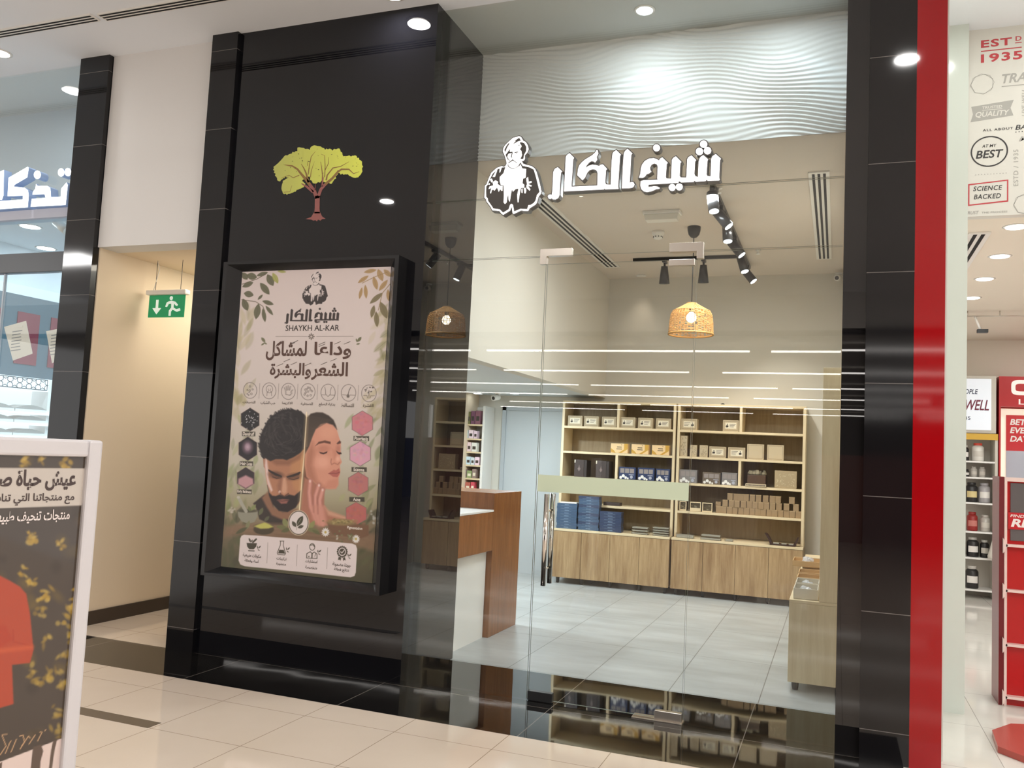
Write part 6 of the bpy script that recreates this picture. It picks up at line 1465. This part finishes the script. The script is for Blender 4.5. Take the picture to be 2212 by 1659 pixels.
jar(1.567, 0.49, 0.066, 0.235, JS, JB, 'black jar with a white lid on the fifth jar shelf', label=LW); jar(1.695, 0.49, 0.05, 0.21, JS, JB, 'slim dark jar behind the white-lidded one', label=LB); jar(1.44, 0.49, 0.05, 0.2, JS, JB, 'dark jar at the pier edge on the fifth jar shelf', label=LW)
jar(1.56, 0.11, 0.072, 0.268, JS, JB, 'big black jar on the lowest jar shelf', label=LW)
tag(MB().lathe((1.80, 6.74, 0.50), [(0.10, 0), (0.105, 0.03), (0.08, 0.12), (0.045, 0.26), (0.02, 0.33), (0.008, 0.36)], 12).build('hanging_white_cloth', mat('white_cloth', rgb(222, 216, 206), 0.8)), 'white cloth bag hanging beside the jar shelves', 'bag')
# red wall sign and lit poster
t = thing('red_wall_unit', 'red wall unit with big pale letters and a lit niche', 'wall unit', (2.6, 6.9, 0)); o = tuple(t.location)
RD = mat('red_board', rgb(176, 30, 34), 0.3)
MB().box(1.83, 4.2, 7.0, 7.24, 0, 2.70).build('board', RD, t, o)
MB().box(1.83, 1.85, 6.86, 6.999, 0, 2.70).box(1.85, 4.2, 6.86, 6.999, 2.33, 2.70).build('surround', RD, t, o)
b = MB(); pr = on_y(6.8592)
def arc_letter(cx, cz, w, h, th):
    po = [(cx+w*math.copysign(abs(math.cos(a))**0.5, math.cos(a)), cz+h*math.copysign(abs(math.sin(a))**0.5, math.sin(a))) for a in [0.35+k*(2*math.pi-0.7)/30 for k in range(31)]]
    pi_ = [(cx+(w-th)*math.copysign(abs(math.cos(a))**0.5, math.cos(a)), cz+(h-th)*math.copysign(abs(math.sin(a))**0.5, math.sin(a))) for a in [0.35+k*(2*math.pi-0.7)/30 for k in range(31)]]
    for i in range(30): b.poly([(q[0], 6.8592, q[1]) for q in (po[i], po[i+1], pi_[i+1], pi_[i])], 0)
arc_letter(2.085, 2.565, 0.125, 0.092, 0.045); b.poly([(x, 6.8592, z) for x, z in ((2.12, 2.51), (2.21, 2.51), (2.21, 2.56), (2.12, 2.56))], 0)
put_text(b, 'NC', pr, 2.28, 2.72, 2.475, 2.655, 0, 0.05); put_text(b, 'LIVE WELL', pr, 2.04, 2.7, 2.36, 2.425, 0, 0.01)
b.build('sign_letters', mat('pale_sign_letter', rgb(230, 220, 212), 0.4, emit=(1, 0.95, 0.9), estr=0.25), t, o)
MB().box(1.852, 2.6, 6.985, 6.999, 0.9, 2.315).build('niche_lining', mat('lit_cream_lining', rgb(236, 222, 200), 0.5, emit=(1.0, 0.88, 0.72), estr=0.5), t, o)
t = thing('wall_poster', 'red and grey poster in the lit niche reading BETTER EVERY DAY', 'poster', (2.3, 6.97, 1.0)); o = tuple(t.location)
MB().box(1.925, 2.55, 6.965, 6.984, 1.0, 1.80).build('picture', mat('grey_blue_print', rgb(176, 178, 190), 0.4), t, o)
MB().box(1.925, 2.55, 6.965, 6.984, 1.80, 2.235).build('red_field', mat('bright_red_print', rgb(196, 34, 40), 0.4), t, o)
b = MB(); pq = on_y(6.964)
for s_, z in (('BETTER', 2.115), ('EVERY', 2.015), ('DAY.', 1.91)): put_text(b, s_, pq, 1.965, 2.3, z, z+0.072, 0, 0.03, 0.2, keep='l')
b.build('lettering', mat('white_poster_letter', rgb(236, 230, 226), 0.5), t, o)
# red display stand near the glass
t = thing('display_stand', 'red display stand with clear pockets in the red-fronted shop', 'display stand', (1.3, 1.7, 0)); o = tuple(t.location)
SR = mat('red_display_board', rgb(186, 26, 28), 0.2); ST = mat('pink_white_trim', rgb(232, 206, 198), 0.4); SG = mat('grey_picture_print', rgb(96, 90, 90), 0.3)
MB().box(1.015, 1.045, 1.53, 1.80, 0.0, 1.49).build('side_panel', mat('dark_red_panel', rgb(110, 24, 30), 0.3), t, o)
MB().box(1.046, 1.95, 1.56, 1.80, 0.0, 1.46).build('board', SR, t, o)
b = MB().box(1.046, 1.95, 1.528, 1.559, 1.46, 1.487).box(1.046, 1.062, 1.528, 1.559, 0.0, 1.46)
b.build('trim_bar', ST, t, o)
MB().box(1.085, 1.95, 1.552, 1.559, 1.07, 1.45).build('picture', SG, t, o)
MB().prism([(1.20, 1.30), (1.25, 1.36), (1.33, 1.40), (1.42, 1.38), (1.48, 1.28), (1.44, 1.16), (1.34, 1.10), (1.24, 1.16)], 1.549, 1.552).build('picture_print', mat('dark_red_print', rgb(120, 44, 44), 0.3), t, o)
MB().box(1.07, 1.95, 1.545, 1.551, 1.145, 1.255).build('red_band', mat('bright_red_band', rgb(190, 26, 34), 0.3), t, o)
b = MB(); pd = on_y(1.5445)
put_text(b, 'FIND ALL OF', pd, 1.082, 1.30, 1.224, 1.243, 0, 0.02, 0.2); put_text(b, 'RELENTLESS', pd, 1.086, 1.62, 1.160, 1.215, 0, 0.04, 0.2)
b.build('lettering', mat('white_stand_letter', rgb(238, 230, 226), 0.5), t, o)
for z in (1.03, 0.735, 0.385, 0.05):
    MB().box(1.052, 1.95, 1.50, 1.559, z, z+0.016).build('pocket_lip', ST, t, o)
    MB().prism([(1.035, z+0.055), (1.062, z+0.008), (1.035, z-0.045)], 1.50, 1.529).build('bracket', ST, t, o)
oct_ = [(0.84, 0.41), (0.86, 0.73), (0.99, 0.94), (1.30, 1.06), (1.7, 1.0), (1.95, 0.7), (1.9, 0.35), (1.6, 0.12), (1.2, 0.10), (0.97, 0.26)]
b = MB(); n = len(oct_)
b.v = [(x, y, 0.001) for x, y in oct_] + [(x, y, 0.035) for x, y in oct_]; b.f = [list(range(n))[::-1], list(range(n, 2*n))] + [[i, (i+1) % n, n+(i+1) % n, n+i] for i in range(n)]; b.m = [0]*(n+2); b.sm = [False]*(n+2)
tag(b.build('low_plinth', mat('brick_red_plinth', rgb(176, 78, 68), 0.25)), 'low brick-red many-sided plinth on the white floor', 'plinth')
t = thing('ceiling_camera', 'thin ceiling rail with a small black camera in the red-fronted shop', 'camera', (1.35, 5.0, 3.19)); o = tuple(t.location)
MB().tube((1.2, 5.0, 3.14), (2.2, 5.0, 3.14), 0.006, None, 8).build('rail', M['steel'], t, o)
for x in (1.25, 1.55, 2.1): MB().tube((x, 5.0, 3.145), (x, 5.0, 3.194), 0.006, None, 8).build('hanger', M['steel'], t, o)
MB().tube((1.32, 5.0, 3.135), (1.37, 5.0, 3.0), 0.012, None, 10).build('arm', M['white_plastic'], t, o)
MB().box(1.34, 1.44, 4.97, 5.03, 2.965, 3.0).build('housing', M['black_plastic'], t, o)

# ================================================================== bright shop at the left edge
LCOL = (0.66, 0.87, 1.0)
LW_ = mat('cool_white_paint', rgb(224, 230, 234), 0.7)
wbox('wall_left_bulkhead', mat('cool_wave_board', rgb(196, 210, 224), 0.6), -12, -5.46, 0.75, 0.85, 3.44, MALL_Z, label='pale wave-textured bulkhead of the left shop')
wbox('ceiling', LW_, -12, -5.46, 0.05, 0.75, MALL_Z, MALL_Z+0.1)
wbox('ceiling', LW_, -12, -5.46, 0.85, 6, 3.62, 3.72, label='white ceiling of the left shop')
wbox('wall_left_side', LW_, -9.12, -9.02, 0.85, 6, 0, 3.62, label='white side wall of the left shop')
wbox('wall_left_back', LW_, -9.1, -5.46, 6, 6.1, 0, 3.62)
wbox('wall_left_party', LW_, -5.47, -5.455, 0.07, 6, 0, 3.62)
wbox('window_5', M['glass'], -9.1, -5.73, 0.05, 0.062, 0.0, 2.76, label='clear front pane of the left shop')
wbox('window_6', M['glass'], -9.1, -5.73, 0.05, 0.062, 2.93, MALL_Z-0.01, label='clear upper pane of the left shop')
tag(MB().box(-9.1, -5.73, 0.03, 0.10, 2.765, 2.925).build('door_header', mat('blue_black_beam', rgb(18, 22, 28), 0.3), bevel=0.003), 'black header beam across the left shop front', 'beam')
wbox('trim_3', mat('steel_joint', rgb(170, 180, 190), 0.3), -6.47, -6.455, 0.046, 0.066, 0, 2.76)
TE = mat('dark_teal_board', rgb(66, 88, 98), 0.5)  # flat teal and dark red boxes laid over the side wall
wbox('wall_teal_band', TE, -9.019, -9.0, 1.2, 6, 2.09, 3.056, label='dark teal band with dark red panels on the left shop wall')
b = MB()
for y0, y1 in ((1.75, 2.04), (2.26, 2.56), (2.72, 3.05), (3.25, 3.6)):
    tag(MB().box(-8.999, -8.99, y0, y1, 2.25, 2.86).build('wall_picture', mat('dark_red_board', rgb(112, 38, 50), 0.5)), 'dark red panel on the teal band of the left shop wall', 'panel', 'dark red panels of the left shop')
t = thing('lattice_shelving', 'white lit shelving with a star-lattice band in the left shop', 'shelf unit', (-8.85, 2.6, 0)); o = tuple(t.location)
LIT = mat('lit_white_shelf_back', rgb(230, 236, 240), 0.5, emit=(0.82, 0.93, 1.0), estr=0.5)
MB().box(-9.019, -9.005, 1.2, 4.2, 0.6, 2.085).build('back_board', LIT, t, o)
for y in (1.55, 2.55, 3.35): MB().box(-9.0, -8.74, y, y+0.11, 0.6, 2.085).build('upright', M['white_paint'], t, o)
def lattice(y0, y1):
    b = MB(); z0, z1 = 1.955, 2.075; x = -8.742
    def seg(a, c, w=0.004):
        d = Vector((c[0]-a[0], c[1]-a[1])); L = d.length; nn = Vector((-d.y, d.x))/L*w
        b.poly([(x, a[0]+nn.x, a[1]+nn.y), (x, c[0]+nn.x, c[1]+nn.y), (x, c[0]-nn.x, c[1]-nn.y), (x, a[0]-nn.x, a[1]-nn.y)])
    n = max(1, round((y1-y0)/0.12)); w = (y1-y0)/n
    for k in range(n):
        cy, cz = y0+(k+0.5)*w, (z0+z1)/2
        P_ = [(cy+(0.056 if i % 2 == 0 else 0.032)*math.cos(i*math.pi/6), cz+(0.056 if i % 2 == 0 else 0.032)*math.sin(i*math.pi/6)) for i in range(12)]
        for i in range(12): seg(P_[i], P_[(i+1) % 12])
        for i in range(0, 12, 2): seg(P_[i], (cy+0.075*math.cos(i*math.pi/6), cz+0.062*math.sin(i*math.pi/6)))
    seg((y0, z0), (y1, z0), 0.005); seg((y0, z1), (y1, z1), 0.005); seg((y0, z0), (y0, z1), 0.005); seg((y1, z0), (y1, z1), 0.005)
    return b
for y0, y1 in ((1.67, 2.53), (2.67, 3.33), (3.47, 4.1)): lattice(y0, y1).build('lattice_band', mat('dark_lattice', rgb(70, 80, 88), 0.5), t, o)
MB().box(-9.0, -8.745, 1.2, 4.2, 1.94, 2.085).build('band_board', LIT, t, o)
for z in (1.415, 1.565, 1.69): MB().box(-9.0, -8.70, 1.2, 4.2, z-0.03, z).build('shelf_board', LIT, t, o)
HB = mat('pale_grey_brown_nuts', rgb(166, 160, 154), 0.8)
k = 0
for y0, y1 in ((1.68, 2.1), (2.11, 2.53), (2.68, 3.0), (3.01, 3.33)):
    for z, w in ((1.415, 'low'), (1.565, 'middle'), (1.69, 'upper')):
        t = thing('bulk_bin', 'clear bin heaped with pale goods on the %s shelf, bay %s of the left shop' % (w, ('one', 'two', 'three', 'four')[[1.68, 2.11, 2.68, 3.01].index(y0)]), 'bin', (-8.8, (y0+y1)/2, z), 0, 'heaped bins in the left shop'); o = tuple(t.location)
        b = MB(); n = 10; prof = [(y0+(y1-y0)*i/n, z+0.035+0.045*math.sin(math.pi*i/n)) for i in range(n+1)]
        for x0, x1 in ((-8.93, -8.72),):
            fr_ = [(x1, a, c) for a, c in prof] + [(x1, y1, z+0.002), (x1, y0, z+0.002)]; bk = [(x0, a, c) for a, c in prof] + [(x0, y1, z+0.002), (x0, y0, z+0.002)]
            b.poly(fr_); b.poly(bk[::-1])
            for i in range(len(fr_)): j = (i+1) % len(fr_); b.quad(fr_[i], fr_[j], bk[j], bk[i])
        b.build('goods_heap', HB, t, o)
        MB().box(-8.716, -8.712, y0, y1, z+0.002, z+0.03).build('front_strip', M['white_paint'], t, o)
for x, y in ((-8.0, 1.5), (-7.4, 2.4), (-6.6, 1.6), (-6.6, 3.2), (-8.0, 3.6)):
    area_light('left_shop_lamp', (x, y, 3.59), 0.2, 24, LCOL)
for (x, y), lab in zip(((-8.0, 1.5), (-9.42 if False else -8.75, 2.35), (-8.72, 2.95)), ('largest lit oval downlight in the left shop ceiling', 'lit downlight above the lattice shelving', 'lit downlight nearest the pillar in the left shop')):
    t = thing('downlight', lab, 'light', (x, y, 3.62), 0, 'round ceiling downlights'); o = tuple(t.location)
    MB().lathe((x, y, 3.62), [(0.10, -0.004), (0.12, -0.0005)], 28).build('trim_ring', M['white_plastic'], t, o)
    MB().lathe((x, y, 3.62), [(0.096, -0.0065), (0.096, -0.0045)], 28).build('lens', M['lamp_cool'], t, o)
t = thing('track_spotlight', 'white spotlight on the ceiling of the left shop, beside the black pillar', 'spotlight', (-6.93, 0.95, 3.6)); o = tuple(t.location)
MB().tube((-6.93, 0.95, 3.61), (-6.93, 0.95, 3.47), 0.014, None, 10).build('stem', M['white_plastic'], t, o)
MB().tube((-6.99, 0.95, 3.47), (-6.80, 0.92, 3.36), 0.045, None, 20).build('housing', M['white_plastic'], t, o)
# lit letters
A5, S5 = (0, 340), 4.88; LY_ = -0.03
GL = 'lit letters of the left shop sign'
def ltr(polys, lab): letter('sign_letter', [tr(q, A5, S5, LY_) for q in polys], lab, GL, LY_+0.002, 0.045, M['lit_cold'], M['blue_side'], 0.002)
M['lit_cold'] = emit_mat('lit_cold_white_sign_face', (0.92, 0.97, 1.0), 2.2); M['blue_side'] = mat('blue_tinted_sign_side', rgb(140, 160, 190), 0.4, emit=(0.45, 0.62, 1.0), estr=0.15)
ltr([[(700, 265), (712, 290), (690, 500), (322, 520), (335, 437), (480, 427), (470, 387), (342, 392), (347, 365), (372, 330), (380, 282), (392, 300), (500, 302), (528, 322), (535, 420), (640, 415), (645, 330)], disc((643, 158), 33, 43), disc((715, 155), 33, 43), disc((392, 183), 36, 43)], 'joined lit letters with three dots, at the right end of the left shop sign')
ltr([[(290, 100), (300, 112), (285, 210), (150, 288), (145, 308), (258, 320), (293, 350), (300, 405), (290, 525), (0, 545), (-140, 552), (-140, 470), (0, 460), (240, 445), (240, 402), (80, 408), (90, 215)], [(2, 150), (38, 132), (34, 400), (18, 446), (-20, 446)]], 'joined lit letters with a slanted top stroke, cut by the left picture edge')
tag(MB().box(-6.75, -5.735, 0.0, 0.045, 3.20, 3.275).build('sign_backing_strip', mat('pale_lilac_strip', rgb(186, 190, 206), 0.4)), 'pale strip under the lit letters of the left shop', 'strip')
# papers taped inside the left shop window
for pts, lab in (([(-6.44, 2.323), (-6.20, 2.371), (-6.095, 2.103), (-6.305, 2.045)], 'white printed sheet hung askew in the left shop window'), ([(-5.97, 2.285), (-5.74, 2.318), (-5.735, 2.09), (-5.875, 2.026)], 'white printed sheet half hidden by the black pillar')):
    t = thing('hanging_sheet', lab, 'paper', (pts[3][0], 0.0665, 2.05), 0, 'printed sheets in the left shop window'); o = tuple(t.location)
    MB().prism(pts, 0.0655, 0.0675).build('paper_sheet', M['white_plastic'], t, o)
    b = MB()
    c = np.mean(np.array(pts), 0)
    for k in range(7): b.poly([(c[0]+(q[0])*0.1-0.02, 0.0652, c[1]-0.09+k*0.026+q[1]) for q in ((-0.6, 0), (0.5-0.08*(k % 3), 0.012), (0.5-0.08*(k % 3), 0.02), (-0.6, 0.008))])
    b.build('sheet_print', mat('grey_sheet_print', rgb(150, 154, 160), 0.6), t, o)
    MB().box(c[0]-0.03, c[0]+0.03, 0.0622, 0.0654, float(max(q[1] for q in pts))-0.055, float(max(q[1] for q in pts))-0.04).build('tape', M['white_plastic'], t, o)

# ================================================================== concourse behind the viewer (seen mirrored in the glass)
M['market_dark'] = mat('dim_market_paint', rgb(70, 66, 62), 0.8)
wbox('floor', M['mall_floor'], -20, 12, -36, -12, -0.1, 0.0)
wbox('ceiling', mat('market_ceiling', rgb(120, 115, 108), 0.9), -20, 12, -36, -10.6, 3.75, 3.85)
wbox('wall_market_fascia', M['wall_white'], -20, 12, -10.7, -10.6, 3.75, MALL_Z+0.1)
wbox('wall_market_back', M['market_dark'], -20, 12, -36.1, -36, 0, 3.8)
for k, y in enumerate((-11.7, -15.8, -20.0, -24.1, -28.9, -33.0)):
    for x0, x1 in ((-13, -7.4), (-7.0, -1.6), (-1.2, 4.4)) if k % 2 == 0 else ((-15, -9.0), (-8.2, -3.4), (-2.6, 2.6), (3.0, 6)):
        t = MB().box(x0, x1, y-0.03, y+0.03, 3.60, 3.63).build('linear_ceiling_lamp', M['tube'])
        tag(t, 'long white ceiling lamp of the supermarket across the walkway', 'lamp', 'supermarket ceiling lamps')
for k, x in enumerate((-12.5, -9.5, -6.5, -3.5, -0.5, 2.5)):
    for y in (-14.5, -19):
        s_ = MB().box(x, x+1.9, y, y+0.6, 0, 1.75)
        tag(s_.build('market_shelf_block', mat('market_goods', rgb(*[(60, 80, 130), (120, 60, 50), (110, 105, 95)][k % 3]), 0.6)), 'dim goods shelf in the supermarket across the walkway', 'shelf', 'supermarket goods shelves')
